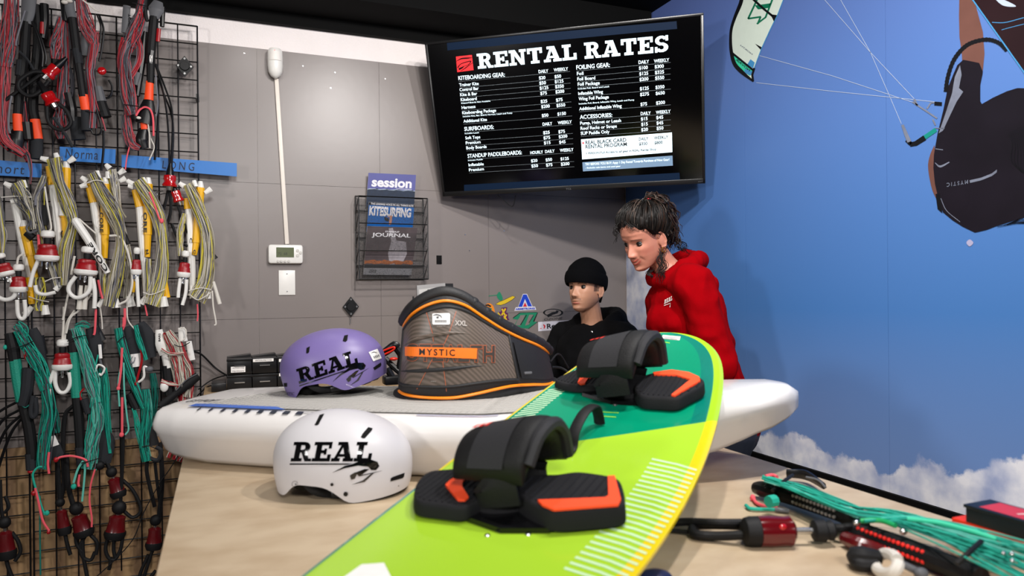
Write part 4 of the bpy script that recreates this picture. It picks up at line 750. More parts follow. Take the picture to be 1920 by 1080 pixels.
yellow_bar('yellow bar almost hidden behind the upright one, seen by its tan lines and black sleeve', (215, 320), [[(222, 326), (234, 318)], [(224, 340), (236, 334)], [(198, 308), (206, 316)]], [(214, 355), (216, 380)], [(216, 378), (220, 420), (226, 470)], ((216, 356), (222, 420), (230, 490)), [(208, 318), (214, 350), (222, 400), (232, 450)], [16, 18, 12, 14], [(234, 450), (242, 500), (240, 560)], [12, 22, 18], None, None, WW, .04, 26,
    extra=[lambda t: seg(t, 'sleeve', [(222, 414), (240, 458)], [4, 5], black_rubber, .09), lambda t: core_mark(t, (227, 455), (231, 480), 6, black_plastic, .06, 'CO'), lambda t: seg(t, 'bar_end', [(242, 555), (246, 575)], [6, 8], white_plastic, .05), lambda t: seg(t, 'float_tip', [(250, 520), (248, 548)], [5, 4], yellow_plastic, .05), lambda t: cord(t, 'leader', [(222, 375), (228, 395), (236, 408)], tan_line, 1.8, .08), lambda t: cord(t, 'leader', [(238, 575), (240, 600), (252, 617)], white_rope, 1.3, .07), lambda t: cord(t, 'leader', [(234, 578), (234, 605), (230, 618)], pink_cord, 2.2, .07)])
yellow_bar('white and yellow bar with a pink leader, second from right in the middle row', (268, 335), [[(238, 338), (250, 346)], [(268, 333), (272, 346)], [(240, 348), (250, 350)]], [(254, 356), (262, 388)], [(262, 386), (267, 450), (277, 565)], ((278, 345), (277, 440), (276, 482)), [(258, 338), (280, 372), (298, 410), (304, 460), (300, 520), (284, 572)], [18, 24, 24, 18, 26, 30], [(278, 485), (278, 520), (280, 560)], [8, 10, 14], ((257, 464), (255, 515), 18), [[(257, 518), (258, 545), (260, 575)]], WW, .06, 50, marks=(((272, 398), (272, 436), 7, black_plastic, .078, 'ORE'),),
    extra=[lambda t: cord(t, 'leader', [(280, 360), (290, 385), (298, 408), (303, 415)], pink_cord, 1.6, .11), lambda t: seg(t, 'bar_collar', [(308, 520), (313, 558)], [4, 6], yellow_plastic, .06, flat=.7), lambda t: seg(t, 'bar_end', [(265, 570), (274, 556)], [6, 4], white_plastic, .07), lambda t: seg(t, 'bar_end', [(306, 556), (308, 575)], [6, 8], white_plastic, .07), lambda t: tie(t, [(268, 548), (285, 552), (310, 542)], .11, white_rope), lambda t: cord(t, 'leader', [(272, 572), (274, 582), (276, 592)], pink_cord, 1.5, .08), lambda t: core_mark(t, (277, 476), (275.5, 468), 5, black_plastic, .078, 'N'), lambda t: MB().ell(G(303, 414, .11), (.008, .006, .01)).build('knot', pink_cord, t)])
yellow_bar('white and yellow bar rightmost in the middle row, its lines tied low with white cord', (365, 340), [[(336, 343), (346, 350)], [(364, 338), (366, 350)], [(384, 362), (396, 354)]], [(351, 372), (353, 392)], [(354, 390), (358, 460), (362, 560)], ((376, 352), (368, 455), (364, 478)), [(352, 345), (368, 380), (386, 430), (390, 480), (384, 530), (368, 562)], [14, 22, 22, 22, 28, 32], [(345, 400), (338, 440), (338, 480)], [6, 12, 8], ((349, 470), (344, 520), 23), [[(338, 522), (335, 545), (334, 558)], [(350, 524), (348, 550), (342, 572)]], WW, .06, 50,
    extra=[lambda t: tie(t, [(354, 545), (376, 540), (396, 543)], .11, white_rope), lambda t: tie(t, [(355, 552), (372, 562), (396, 548)], .115, white_rope), lambda t: cord(t, 'leader', [(398, 545), (400, 575), (405, 605), (402, 610)], white_rope, 1.5, .08), lambda t: seg(t, 'finger', [(400, 528), (412, 570)], [3, 4], white_rope, .08), lambda t: cord(t, 'leader', [(370, 570), (371, 590), (370, 602)], pink_cord, 1.4, .08), lambda t: seg(t, 'sleeve', [(392, 470), (404, 486)], [4, 6], black_rubber, .06, flat=.5), lambda t: core_mark(t, (358, 446), (358, 456), 5, black_plastic, .066, 'C'), lambda t: core_mark(t, (365, 468), (364, 476), 5, black_plastic, .078, 'C'), lambda t: seg(t, 'bar_end', [(388, 520), (390, 560)], [5, 6], white_plastic, .07)])
t = thing('control_bar', 'olive-lined bar with a red-capped white loop, cut by the left edge', 'kite control bar', G(0, 380))
bundle(t, [(-6, 370), (2, 420), (4, 450), (0, 500)], [14, 14, 16, 10], 22, YW, .06, .02); quick(t, (-2, 475), (12, 518), 28, 'white', [(18, 522), (29, 540), (26, 556), (10, 562), (-8, 555)], .09, 3.6)
# --- third row: teal lines and one red-and-white set
t = thing('control_bar', 'black bar with a teal grip and thick teal lines, leftmost of the teal row', 'kite control bar', G(45, 615))
bundle(t, [(34, 618), (50, 648), (74, 690), (88, 730)], [20, 24, 28, 22], 38, TL_, .085, .025); bundle(t, [(86, 720), (92, 770), (86, 820), (82, 880)], [18, 24, 26, 24], 34, TL_, .085, .025); bundle(t, [(95, 750), (102, 780), (106, 812)], [12, 18, 12], 14, [teal_dark], .05, .02); bundle(t, [(30, 608), (42, 620), (44, 632)], [20, 22, 18], 14, TL_, .09, .02)
seg(t, 'bar', [(18, 624), (24, 650), (28, 676)], [8, 10, 9], black_rubber, .07); seg(t, 'bar_grip', [(28, 674), (34, 715), (41, 752)], 9, teal_grip, .07); seg(t, 'bar', [(42, 750), (54, 800), (60, 850), (58, 872)], [8.5, 9, 9, 8], black_rubber, .062); seg(t, 'bar_tip', [(58, 850), (60, 880)], [9, 9], dark_grey, .062); MB().ell(G(58, 884, .07), (.012, .01, .008)).build('red_end_cap', red_plastic, t)
seg(t, 'float', [(55, 618), (64, 640), (76, 690)], [12, 14, 12], dark_grey, .05, flat=.6); seg(t, 'float', [(72, 630), (80, 665)], [9, 8], black_plastic, .045, flat=.6); seg(t, 'handle', [(54, 690), (50, 730), (42, 760)], [10, 10, 8], dark_grey, .078); seg(t, 'hook', [(62, 742), (58, 770), (62, 782), (68, 772), (66, 745)], 4, dark_grey, .088); tie(t, [(16, 654), (38, 650), (62, 640)], .115); tie(t, [(40, 760), (48, 764), (56, 758)], .09, teal_dark)
seg(t, 'float', [(100, 830), (108, 858)], [10, 12], dark_grey, .05, flat=.5); seg(t, 'float_label', [(96, 818), (102, 836)], [6, 8], white_paper, .056, flat=.5); cord(t, 'leader', [(86, 876), (72, 876), (62, 888), (64, 905), (72, 930), (78, 950), (84, 965)], teal, 1.8, .095); cord(t, 'leader', [(66, 915), (72, 940), (80, 975), (92, 995)], pink_cord, 2, .1); knot(t, 91, 998, red_plastic, 3, .1); knot(t, 63, 925, red_plastic, 4, .1); knot(t, 88, 962, teal, 4, .095); cord(t, 'leader', [(92, 848), (90, 870), (92, 888)], pink_cord, 2, .11); knot(t, 10, 651, teal, 3.5, .08); cord(t, 'leader', [(75, 930), (75, 1000), (76, 1078)], teal_dark, 1.4, .05); MB().ell(G(48, 664, .08), (.006, .01, .022)).build('red_cord_bit', red_plastic, t)
t = thing('hose', 'bundle of shiny black cords curving in from the left edge behind the teal row', 'cord', G(0, 770))
for P in ([(-10, 778), (10, 765), (40, 750)], [(-10, 810), (8, 785), (38, 768)], [(-10, 850), (12, 805), (40, 778)], [(-10, 900), (6, 850), (22, 810), (40, 785)]): cord(t, 'cord', P, black_plastic, 2.6, .05)
t = thing('quick_release', 'red release with a white loop hanging on white cords between two teal bars', 'quick release', G(117, 640))
quick(t, (118, 636), (117, 694), 32, 'white', [[(104, 694), (104, 720), (112, 735), (124, 734), (132, 718), (130, 698)], [(102, 694), (94, 715), (91, 745)]], .08, 3.4); cord(t, 'depower_line', [(120, 575), (119, 610), (117, 640)], white_rope, 1.9, .08); cord(t, 'depower_line', [(140, 582), (126, 605), (121, 638)], white_rope, 1.9, .08)
t = thing('control_bar', 'black bar with a teal grip and pale teal lines, second of the teal row', 'kite control bar', G(150, 615))
bundle(t, [(142, 614), (152, 645), (164, 685), (174, 720), (182, 755)], [22, 22, 26, 26, 18], 40, TP, .085, .025); bundle(t, [(178, 745), (180, 790), (172, 835), (166, 880)], [20, 26, 26, 26], 38, TP, .085, .025); bundle(t, [(192, 690), (196, 740), (200, 790), (206, 850)], [14, 20, 16, 6], 20, [teal, teal_dark, teal], .05, .02); bundle(t, [(140, 612), (155, 608), (168, 612)], [6, 12, 6], 8, TL_, .09, .02)
seg(t, 'bar', [(133, 618), (136, 640), (138, 660)], [8, 9, 9], black_rubber, .07); seg(t, 'bar_grip', [(138, 656), (141, 700), (144, 745)], 8.5, teal_grip, .07); seg(t, 'bar', [(144, 745), (148, 790), (151, 842)], 8, black_rubber, .068); seg(t, 'bar_tip', [(150, 838), (152, 872)], [8.5, 7], dark_grey, .068)
seg(t, 'float', [(172, 615), (178, 650), (172, 690)], [10, 14, 10], dark_grey, .055, flat=.6); seg(t, 'float', [(176, 612), (190, 640)], [8, 9], black_plastic, .05, flat=.6); seg(t, 'folded_flap', [(186, 792), (196, 830), (192, 868)], [8, 18, 14], dark_grey, .05, flat=.3); seg(t, 'sleeve', [(158, 748), (166, 775)], [7, 6], dark_grey, .08); seg(t, 'label_tag', [(187, 646), (189, 672)], 2.6, white_paper, .08, flat=.3)
cord(t, 'leader', [(186, 668), (192, 690), (196, 700)], mid_grey, 2.2, .07); cord(t, 'hook', [(178, 698), (184, 684), (196, 690), (190, 703), (186, 700)], white_plastic, 1.8, .08); cord(t, 'leader', [(184, 665), (178, 690)], teal, 1.4, .075); tie(t, [(126, 640), (145, 632), (164, 628)], .115); cord(t, 'loop', [(158, 728), (150, 738), (152, 750)], red_plastic, 1.6, .08); cord(t, 'loop', [(138, 760), (122, 780), (118, 840), (120, 900)], black_rubber, 4, .045)
cord(t, 'leader', [(106, 862), (114, 857), (135, 855), (160, 862), (165, 875)], pink_cord, 2, .11); knot(t, 105, 862, red_plastic, 4, .11); cord(t, 'leader', [(156, 864), (146, 880), (138, 905)], teal_pale, 2, .11); knot(t, 138, 912, teal, 4.5, .1); cord(t, 'leader', [(160, 870), (158, 900), (154, 940)], teal_pale, 1.8, .1); cord(t, 'leader', [(178, 880), (170, 910), (168, 940), (172, 970), (172, 988)], pink_cord, 1.6, .09); cord(t, 'leader', [(149, 890), (147, 905), (148, 912)], pink_cord, 2, .1); tie(t, [(152, 868), (170, 864), (190, 858)], .12); MB().ell(G(186, 873, .07), (.02, .014, .018)).build('stopper_ball', black_rubber, t)
t = thing('control_bar', 'teal-lined bar with black floats and a white label, third of the teal row', 'kite control bar', G(245, 610))
bundle(t, [(222, 615), (228, 645), (240, 690), (256, 730), (272, 765)], [14, 16, 16, 16, 14], 26, TL_, .085, .02); bundle(t, [(254, 610), (262, 640), (274, 675)], [8, 10, 6], 14, [teal, teal_dark], .09, .015); bundle(t, [(272, 730), (276, 780), (270, 830), (276, 865)], [14, 20, 16, 16], 28, TL_ + [teal_pale], .085, .025); bundle(t, [(250, 765), (258, 800), (266, 840)], [6, 10, 8], 10, [teal], .08, .01); bundle(t, [(286, 700), (290, 740), (288, 780)], [10, 14, 8], 12, [teal_dark], .05, .02)
seg(t, 'float', [(238, 612), (248, 640), (252, 670)], [10, 14, 12], dark_grey, .06, flat=.6); seg(t, 'float', [(262, 605), (276, 630), (280, 670)], [8, 13, 12], dark_grey, .055, flat=.6); seg(t, 'label_band', [(253, 663), (256, 687)], 9.5, white_paper, .062); seg(t, 'bar', [(254, 686), (256, 720), (246, 760)], [8, 8, 9], black_rubber, .06); seg(t, 'handle', [(242, 738), (256, 766)], [8, 8], black_rubber, .07); core_mark(t, (247, 682), (251, 669), 8, grey_line, .086, 'C')
cord(t, 'depower_line', [(264, 648), (266, 675), (260, 700), (254, 722)], red_plastic, 2.2, .09); cord(t, 'hook', [(278, 690), (270, 688), (270, 706), (262, 715), (252, 718)], white_plastic, 2.2, .08); MB().ell(G(280, 692, .08), (.016, .012, .012)).build('hook_knob', mid_grey, t); cord(t, 'leader', [(229, 652), (227, 690), (222, 730)], pink_cord, 2.2, .1); cord(t, 'leader', [(226, 690), (222, 720), (224, 762)], teal_pale, 1.5, .1); cord(t, 'leader', [(229, 745), (229, 790), (229, 815)], pink_cord, 2.2, .1); cord(t, 'leader', [(232, 680), (233, 730), (238, 780), (241, 805), (235, 815)], teal_pale, 1.5, .1); knot(t, 228, 815, pink_cord, 4, .1); knot(t, 222, 728, pink_cord, 3.4, .1)
seg(t, 'bar_end', [(280, 800), (284, 835)], [8, 14], black_rubber, .06, flat=.6); cord(t, 'loop', [(270, 840), (280, 858), (296, 862), (302, 845), (292, 838)], dark_grey, 4, .075); tie(t, [(266, 838), (278, 836), (290, 840)], .11); tie(t, [(220, 642), (228, 634), (236, 630)], .11); cord(t, 'leader', [(232, 595), (232, 606), (231, 612)], pink_cord, 2.2, .09)
t = thing('control_bar', 'red and white lined bar crossed by a black strap, right end of the teal row', 'kite control bar', G(320, 615))
bundle(t, [(312, 622), (325, 650), (336, 690), (342, 730)], [18, 26, 26, 22], 44, RW, .085, .025); bundle(t, [(336, 640), (346, 670), (358, 700), (352, 745)], [8, 10, 10, 20], 20, RW, .08, .02); bundle(t, [(302, 655), (320, 664), (345, 662)], [6, 5, 4], 8, RW, .11, .01); bundle(t, [(302, 715), (318, 720), (336, 722)], [10, 8, 4], 12, RW, .09, .01); bundle(t, [(340, 735), (342, 760), (336, 830), (326, 862)], [16, 16, 24, 26], 26, [red_line, red_line, white_line], .06, .02)
seg(t, 'float', [(298, 618), (302, 645), (308, 665)], [6, 10, 8], white_plastic, .075, flat=.6); seg(t, 'bar', [(306, 650), (315, 690)], [6, 7], white_plastic, .07); seg(t, 'bar', [(313, 685), (318, 740)], 9, black_rubber, .065); seg(t, 'float', [(340, 614), (344, 640)], [6, 8], white_plastic, .07, flat=.6); seg(t, 'float_tip', [(354, 640), (360, 675)], [5, 6], white_plastic, .07, flat=.6); core_mark(t, (299, 640), (299, 625), 4, black_plastic, .089, 'AIRUSH'[:0] or 'BARS')
seg(t, 'strap', [(372, 704), (352, 720), (330, 738), (300, 762)], [8, 9, 6, 7], black_rubber, .10, flat=.5); cord(t, 'strap_edge', [(372, 700), (350, 712), (330, 732)], mid_grey, 1.2, .112); cord(t, 'loop', [(338, 614), (348, 618), (348, 632), (340, 640)], white_rope, 1.4, .095); tie(t, [(326, 646), (340, 650), (356, 642)], .115); MB().ell(G(308, 725, .09), (.016, .01, .022)).build('stopper', white_plastic, t)
# --- lower row of hanging releases
def low(label, a, b_, wd, loops, cords, style='dark', off=.06):
    t = thing('quick_release', label, 'quick release', G(*a)); quick(t, a, b_, wd, style, loops, off, 3.2)
    for P, m, r in cords: cord(t, 'depower_line', P, m, r, off)
low('dark red release with a black loop cut by the left edge near the bottom', (8, 975), (14, 1048), 28, [[(22, 998), (34, 1015), (38, 1035), (28, 1052)], [(12, 1050), (16, 1065), (26, 1090)]], [([(0, 900), (2, 950), (6, 976)], black_rubber, 3), ([(10, 930), (16, 950), (8, 962)], black_rubber, 3)])
low('dark red release hanging behind its left neighbour on two black cords', (112, 938), (122, 1002), 22, [[(122, 1000), (126, 1020), (132, 1040)]], [([(108, 860), (110, 900), (112, 938)], black_rubber, 4), ([(118, 850), (120, 905), (114, 938)], black_rubber, 4)], off=.045)
low('dark red release with a rubber ball and two thick loops, bottom centre of the grid', (142, 950), (160, 1005), 32, [[(142, 1000), (144, 1020), (154, 1034)], [(160, 1005), (150, 1025), (156, 1045), (170, 1050), (178, 1035)], [(170, 1003), (182, 1018), (180, 1040)], [(155, 1010), (156, 1040), (164, 1085)]], [([(124, 850), (128, 910), (138, 950)], black_rubber, 4.4)])
low('dark red release with a bell-shaped body hanging on one long black cord', (224, 948), (214, 1010), 34, [[(202, 1008), (198, 1030), (204, 1046), (216, 1048), (226, 1030), (230, 1008)], [(214, 1012), (213, 1030), (216, 1045)], [(208, 1045), (206, 1062), (204, 1068)]], [([(231, 800), (230, 860), (226, 945)], black_rubber, 3.2)])
low('dark red release lying tilted high up with a round black loop at its right', (208, 882), (224, 932), 26, [[(230, 900), (248, 918), (262, 945), (262, 962), (248, 970), (232, 958)]], [([(196, 860), (202, 872), (206, 880)], black_rubber, 4)], off=.05)
low('dark red release beside the counter edge with a pale loop below it', (292, 972), (288, 1030), 28, [[(286, 1032), (272, 1075), (268, 1090)], [(278, 1040), (262, 1080), (272, 1092), (292, 1070)]], [([(300, 830), (304, 900), (298, 972)], black_rubber, 4.5), ([(276, 865), (276, 890), (290, 950)], black_rubber, 3.6), ([(290, 862), (294, 900), (300, 945)], black_rubber, 3)], off=.06)
cdk = cord(None, 'thin_cable', [(345, 835), (318, 880), (300, 905), (270, 960), (250, 1010), (215, 1050), (180, 1082)], black_rubber, 1.0, .1, 40); tag(cdk, 'thin dark cable sagging diagonally across the lower wire grid', 'cable')
wl = thing('leash_cable', 'black cable curving from the grid to the black box on the back desk', 'cable', G(360, 660))
mb = MB(); mb.tube([G(358, 658, .03), G(378, 664, -.02) + Vector((0, -.02, 0)), ony(404, 690, 3.36), ony(428, 706, 3.33)], .004, 8, seg=24); mb.tube([G(372, 730, .02), ony(398, 712, 3.34), ony(428, 702, 3.32)], .003, 6, seg=20); mb.tube([G(370, 742, .02), ony(388, 726, 3.30), ony(402, 722, 3.28)], .003, 6, seg=16); mb.build('cable', black_rubber, wl)
# ------------------------------------------------------------------ counter and back desk
def cw_(r_, f_, z): return Vector((0, 0, z)) + _r * r_ + fwd * f_
ct = thing('counter', 'tan topped shop counter in the foreground carrying the boards and helmets', 'counter', (.62, 1.2, 0))
tan = mat('tan_counter_top', 'b39c7c', .5, var=.16, vscale=5, spec=.3); nt = tan.node_tree
nz_ = nt.nodes.new('ShaderNodeTexNoise'); nz_.inputs['Scale'].default_value = 3; nz_.inputs['Detail'].default_value = 8; mp_ = nt.nodes.new('ShaderNodeMapping'); mp_.inputs['Scale'].default_value = (3, 5, 1); tc_ = nt.nodes.new('ShaderNodeTexCoord')
nt.links.new(tc_.outputs['Object'], mp_.inputs['Vector']); nt.links.new(mp_.outputs['Vector'], nz_.inputs['Vector']); cr_ = nt.nodes.new('ShaderNodeValToRGB'); cr_.color_ramp.elements[0].position = .3; cr_.color_ramp.elements[0].color = lin('b49d80'); cr_.color_ramp.elements[1].position = .62; cr_.color_ramp.elements[1].color = lin('c6b296')
nt.links.new(nz_.outputs['Fac'], cr_.inputs['Fac']); nt.links.new(cr_.outputs['Color'], nt.nodes['Principled BSDF'].inputs['Base Color'])
MB().box((.622, 1.29, HT - .02), (1.454, 1.96, .04), bev=.003).build('top', tan, ct)
MB().box((.64, 1.27, (HT - .04) / 2), (1.34, 1.84, HT - .041)).build('base', mat('dark_cabinet', '2a2522', .6), ct)
HD = .86
dk = thing('back_desk', 'tan desk along the grey wall behind the counter', 'desk', (.8, 3.1, 0))
MB().box((.50, 3.12, HD - .015), (1.14, .52, .03), bev=.002).build('top', mat('desk_top', 'a98d68', .5, var=.1), dk)
mb = MB()
for x in (-.02, 1.02):
    for y in (2.90, 3.34): mb = MB().box((x, y, (HD - .03) / 2), (.05, .05, HD - .031)).build('leg', black_plastic, dk)
# ------------------------------------------------------------------ small parts drawers on the back desk
lab_w = white_paper
def drawer_bin(x0, x1, y0, z0, h, label, lab=None, lid=True, handle=True):
    t = thing('parts_drawer', label, 'drawer box', ((x0 + x1) / 2, y0 + .08, z0)); xc = (x0 + x1) / 2; wd = x1 - x0
    MB().box((xc, y0 + .075, z0 + h / 2), (wd, .15, h - .002), bev=.002).box((xc, y0 - .001, z0 + h - .006), (wd + .004, .006, .01), bev=.001).build('box', black_plastic, t)
    if lid: MB().prism([(x0, y0 + .06, z0 + h), (x1, y0 + .06, z0 + h), (x1, y0 + .06, z0 + h + .010)], (0, .07, 0)).build('lid', black_plastic, t)
    if handle: MB().box((xc, y0 - .005, z0 + h * .52), (wd * .42, .008, .004)).build('handle', steel, t)
    if lab:
        lx0, lx1, lz0, lz1, txt = lab
        MB().box(((lx0 + lx1) / 2, y0 - .0065, (lz0 + lz1) / 2), (lx1 - lx0, .001, lz1 - lz0)).build('label_card', lab_w, t); mb = MB()
        rows = txt.split('|')
        for i, s_ in enumerate(rows):
            V, F = capfit(s_, (lx1 - lx0) * .8, (lz1 - lz0) / len(rows) * .55, .0); o = Vector((lx0 + (lx1 - lx0) * .1, y0 - .0075, lz1 - (lz1 - lz0) * (i + .8) / len(rows))); mb.add([o + Vector((x, 0, y)) for x, y in V], F)
        mb.build('label_writing', ink_k, t, smooth=0, recalc=False)
yb_ = 3.12
bx = lambda px: ony(px, 700, yb_).x
bz = lambda px, py: ony(px, py, yb_).z
hb = (bz(450, 672) - HD) / 2
drawer_bin(bx(426), bx(472), yb_, HD, hb - .001, 'black drawer box at the lower left of the small stack by the purple helmet', lid=False)
drawer_bin(bx(473.5), bx(519), yb_, HD, hb - .001, 'black drawer box in the middle of the lower row beside the purple helmet', lid=False)
drawer_bin(bx(520.5), bx(566), yb_, HD, hb - .001, 'black drawer box at the lower right, mostly behind the purple helmet', (bx(523), bx(560), HD + hb * .78, HD + hb * .96, 'PARTS'), lid=False)
drawer_bin(bx(426), bx(472), yb_, HD + hb, hb, 'black drawer box with a handwritten white label, upper left of the stack', (bx(433), bx(460), bz(445, 698), bz(445, 687), 'Armstrong|Hardware'))
drawer_bin(bx(473.5), bx(519), yb_, HD + hb, hb, 'black drawer box with a long white label strip in the middle of the upper row', (bx(474.5), bx(513), bz(490, 678), bz(490, 672.5), 'ARMSTRONG WING TO FUSE'))
drawer_bin(bx(520.5), bx(566), yb_, HD + hb, hb, 'black drawer box with a label strip, upper right, cut off by the purple helmet', (bx(523), bx(560), bz(530, 678), bz(530, 672.5), 'ARMSTRONG SCREWS'))
bb = MB().box(((bx(396) + bx(424)) / 2, yb_ + .06, HD + .0175), (bx(424) - bx(396), .12, .035), bev=.003).build('junction_box', black_plastic); tag(bb, 'low black box with cables on the back desk left of the drawers', 'box')
# display stand with silver front
ds = thing('display_stand', 'silver-fronted angled stand with a black side behind the top of the harness', 'display stand', ony(822, 565, 3.1) * 1)
k = 3.25 / FPX; o = ony(788, 575, 3.10); o.z = HD
f0 = ony(788, 535, 3.10); f1 = ony(842, 532, 3.10); zf = f0.z; xl_, xr_ = f0.x, f1.x
mb = MB(); mb.prism([(xl_, 3.10, HD), (xr_, 3.10, HD), (xr_, 3.16, zf + .01), (xl_, 3.16, zf)], (0, .012, 0)); mb.build('silver_front', mat('silver_panel', '8e8c8b', .4, .2), ds)
mb = MB(); mb.prism([(xr_ - .004, 3.12, HD), (xr_ - .004, 3.30, HD), (xr_ - .004, 3.26, zf - .01), (xr_ - .004, 3.17, zf + .008)], (.045, 0, 0)); mb.prism([(xl_ - .006, 3.12, HD), (xl_ - .006, 3.30, HD), (xl_ - .006, 3.22, zf - .05)], (.008, 0, 0)); mb.build('side_bracket', black_plastic, ds)
fn = Vector((0, -(zf - HD), .06)).normalized()
def dsp(u, v): return Vector((xl_, 3.10, HD)).lerp(Vector((xr_, 3.10, HD)), u).lerp(Vector((xl_, 3.16, zf)).lerp(Vector((xr_, 3.16, zf + .01)), u), v) + fn * .002
MB().poly([dsp(.06, .885), dsp(.94, .895), dsp(.94, .965), dsp(.06, .955)]).build('pale_strip', mat('pale_silver', 'b5b3b0', .4), ds, smooth=0, recalc=False)
V, F = capfit('DALL', .32, .045, .01, .3); MB().add([dsp(.33 + x, .902 + y) + fn * .001 for x, y in V], F).build('lettering', ink_k, ds, smooth=0, recalc=False)
MB().poly([dsp(.5, .2), dsp(.98, .2), dsp(.98, .7), dsp(.72, .62)]).build('dark_facet', mid_grey, ds, smooth=0, recalc=False)
# black tool with a red trimmed handle behind the purple helmet
tl = thing('hand_tool', 'black tool with a red-trimmed loop handle sticking up behind the purple helmet', 'tool', pz(738, 715, 2.42))
zt_ = 2.42
MB().tube([pz(700, 672, zt_), pz(722, 660, zt_), pz(740, 648, zt_), pz(747, 652, zt_)], [.012, .014, .016, .01], 10, seg=16, flat=.7).build('handle', black_plastic, tl)
MB().tube([pz(706, 671, zt_ - .015), pz(736, 657, zt_ - .016), pz(737, 651, zt_ - .016), pz(710, 661, zt_ - .015)], .0032, 8, seg=24).build('red_trim', mat('tool_red', 'e02812', .4), tl)
mb = MB(); mb.tube([pz(744, 654, zt_), pz(752, 668, zt_), pz(748, 690, zt_)], [.012, .012, .01], 8, seg=10); mb.tube([pz(722, 672, zt_), pz(740, 690, zt_), pz(752, 700, zt_)], .01, 8, seg=8); mb.tube([pz(726, 690, zt_), pz(736, 708, zt_)], .012, 8); mb.box(pz(738, 712, zt_), (.07, .05, .03), bev=.006); mb.build('body', black_plastic, tl)
MB().ell(pz(738, 673, zt_ - .01), (.014, .008, .006)).build('red_lever', mat('tool_red'.replace('tool', 'tool'), 'e02812'), tl)
# ------------------------------------------------------------------ white foil board lying across the counter
wb_white = mat('gloss_white_board', 'dfdcda', .22, var=.02, coat=.3)
TAILr, TAILf = -.955, 2.135; DX, DF = .978, -.207; WL = 1.705
hwk = [(0, .165), (.006, .195), (.02, .218), (.06, .235), (.12, .246), (.2, .256), (.4, .268), (.6, .262), (.75, .235), (.86, .185), (.92, .140), (.96, .098), (.98, .066), (.993, .036), (1.0, .012)]
HWf = lambda t: float(np.interp(t, [a for a, _ in hwk], [b for _, b in hwk]))
TOPf = lambda t: float(np.interp(t, [0, .006, .02, .1, .55, .75, .88, .96, .985, 1], [.128, .142, .153, .158, .160, .188, .212, .222, .218, .200]))
BOTf = lambda t: float(np.interp(t, [0, .006, .03, .1, .6, .75, .88, .96, .985, 1], [.045, .03, .014, .003, .0015, .02, .068, .118, .142, .166]))
def WBP(t, w_, z): return cw_(TAILr + DX * t * WL - DF * w_, TAILf + DF * t * WL + DX * w_, HT + z)     # w>0 is the far side
def DK(t, w_, l=0): return WBP(t, w_, TOPf(t) + .006 * (1 - (w_ / max(HWf(t), .01)) ** 2) + l)
wb = thing('foil_board', 'thick glossy white board lying across the counter under the helmet and harness', 'board', WBP(.5, 0, 0))
ts = sorted(set(list(np.linspace(0, .1, 16)) + list(np.linspace(.1, .8, 24)) + list(np.linspace(.8, 1, 30))))
def ring(t):
    h = HWf(t); T = TOPf(t); B = BOTf(t); th = T - B; e = min(1, h / .12); P = []
    side = [(h - .035 * e, T), (h - .014 * e, T - .008 * e), (h - .003 * e, T - .03 * e), (h, T - .30 * th), (h - .003 * e, T - .42 * th), (h - .012 * e, T - .50 * th), (h - .045 * e, B + .12 * th), (h - .06 * e, B + .03 * th), (h - .085 * e, B)]
    P = [(0, T + .006)] + [(h * .6, T + .0045)] + side + [(h * .4, B), (0, B)]
    P += [(-x, z) for x, z in P[1:-1]][::-1]
    return [WBP(t, x, z) for x, z in P]
mb = MB(); RR = [ring(t) for t in ts]; n = len(RR[0]); V = [p for r in RR for p in r]; F = [(i * n + j, i * n + (j + 1) % n, (i + 1) * n + (j + 1) % n, (i + 1) * n + j) for i in range(len(RR) - 1) for j in range(n)] + [tuple(range(n)), tuple((len(RR) - 1) * n + j for j in range(n))]
mb.add(V, F); wbo = mb.build('hull', wb_white, wb, smooth=75)
pad_m = mat('grey_deck_pad', 'bbb8b3', .85, var=.05, bump=.3, bscale=300)
def padgrid(t0, t1, wa, wb_, l=.003):
    """deck pad: wa(t), wb_(t) near and far edges"""
    return MB().grid(lambda u, v: DK(t0 + (t1 - t0) * u, wa(t0 + (t1 - t0) * u) + (wb_(t0 + (t1 - t0) * u) - wa(t0 + (t1 - t0) * u)) * v, l), 40, 12)
padgrid(.075, .70, lambda t: -(HWf(t) - .045), lambda t: min(HWf(t) - .03, -.19 + (t - .075) * 3.4)).build('deck_pad', pad_m, wb, solid=0)
mb = MB()
for i in range(60):
    t = .09 + i * .01; a, c = -(HWf(t) - .047), min(HWf(t) - .032, -.19 + (t - .075) * 3.4)
    if c > a + .02: mb.tube([DK(t, a + (c - a) * q, .0032) for q in (0, .5, 1)], .0006, 4)
for j in range(24):
    w0 = -.21 + j * .018; P = [DK(t, w0, .0032) for t in np.linspace(.09, .69, 30) if -(HWf(t) - .047) < w0 < min(HWf(t) - .032, -.19 + (t - .075) * 3.4)]
    if len(P) > 2: mb.tube(P, .0006, 4)
mb.build('pad_grooves', mat('pad_groove', '84827e', .9), wb)
blue_p = mat('blue_print', '1460c8', .3); MB().grid(lambda u, v: DK(.075 + .175 * u, -(HWf(.075 + .175 * u) - .034 - .034 * v * (1 if u < .85 else (1 - u) / .15)), .0035), 30, 3).build('blue_stripe', blue_p, wb, recalc=False)
mb = MB()
for i in range(9): t = .10 + i * .0215; mb.grid(lambda u, v: DK(t + (.003 + i * .001) * u, -(HWf(t) - .014 - .018 * v), -.003 + .004 * v), 3, 3)
mb.grid(lambda u, v: DK(.285 + .10 * u, -(HWf(.285 + .1 * u) - .025 - .005 * v), .0008), 16, 3); mb.build('dark_dashes', mat('navy_print', '232a38', .3), wb, recalc=False)
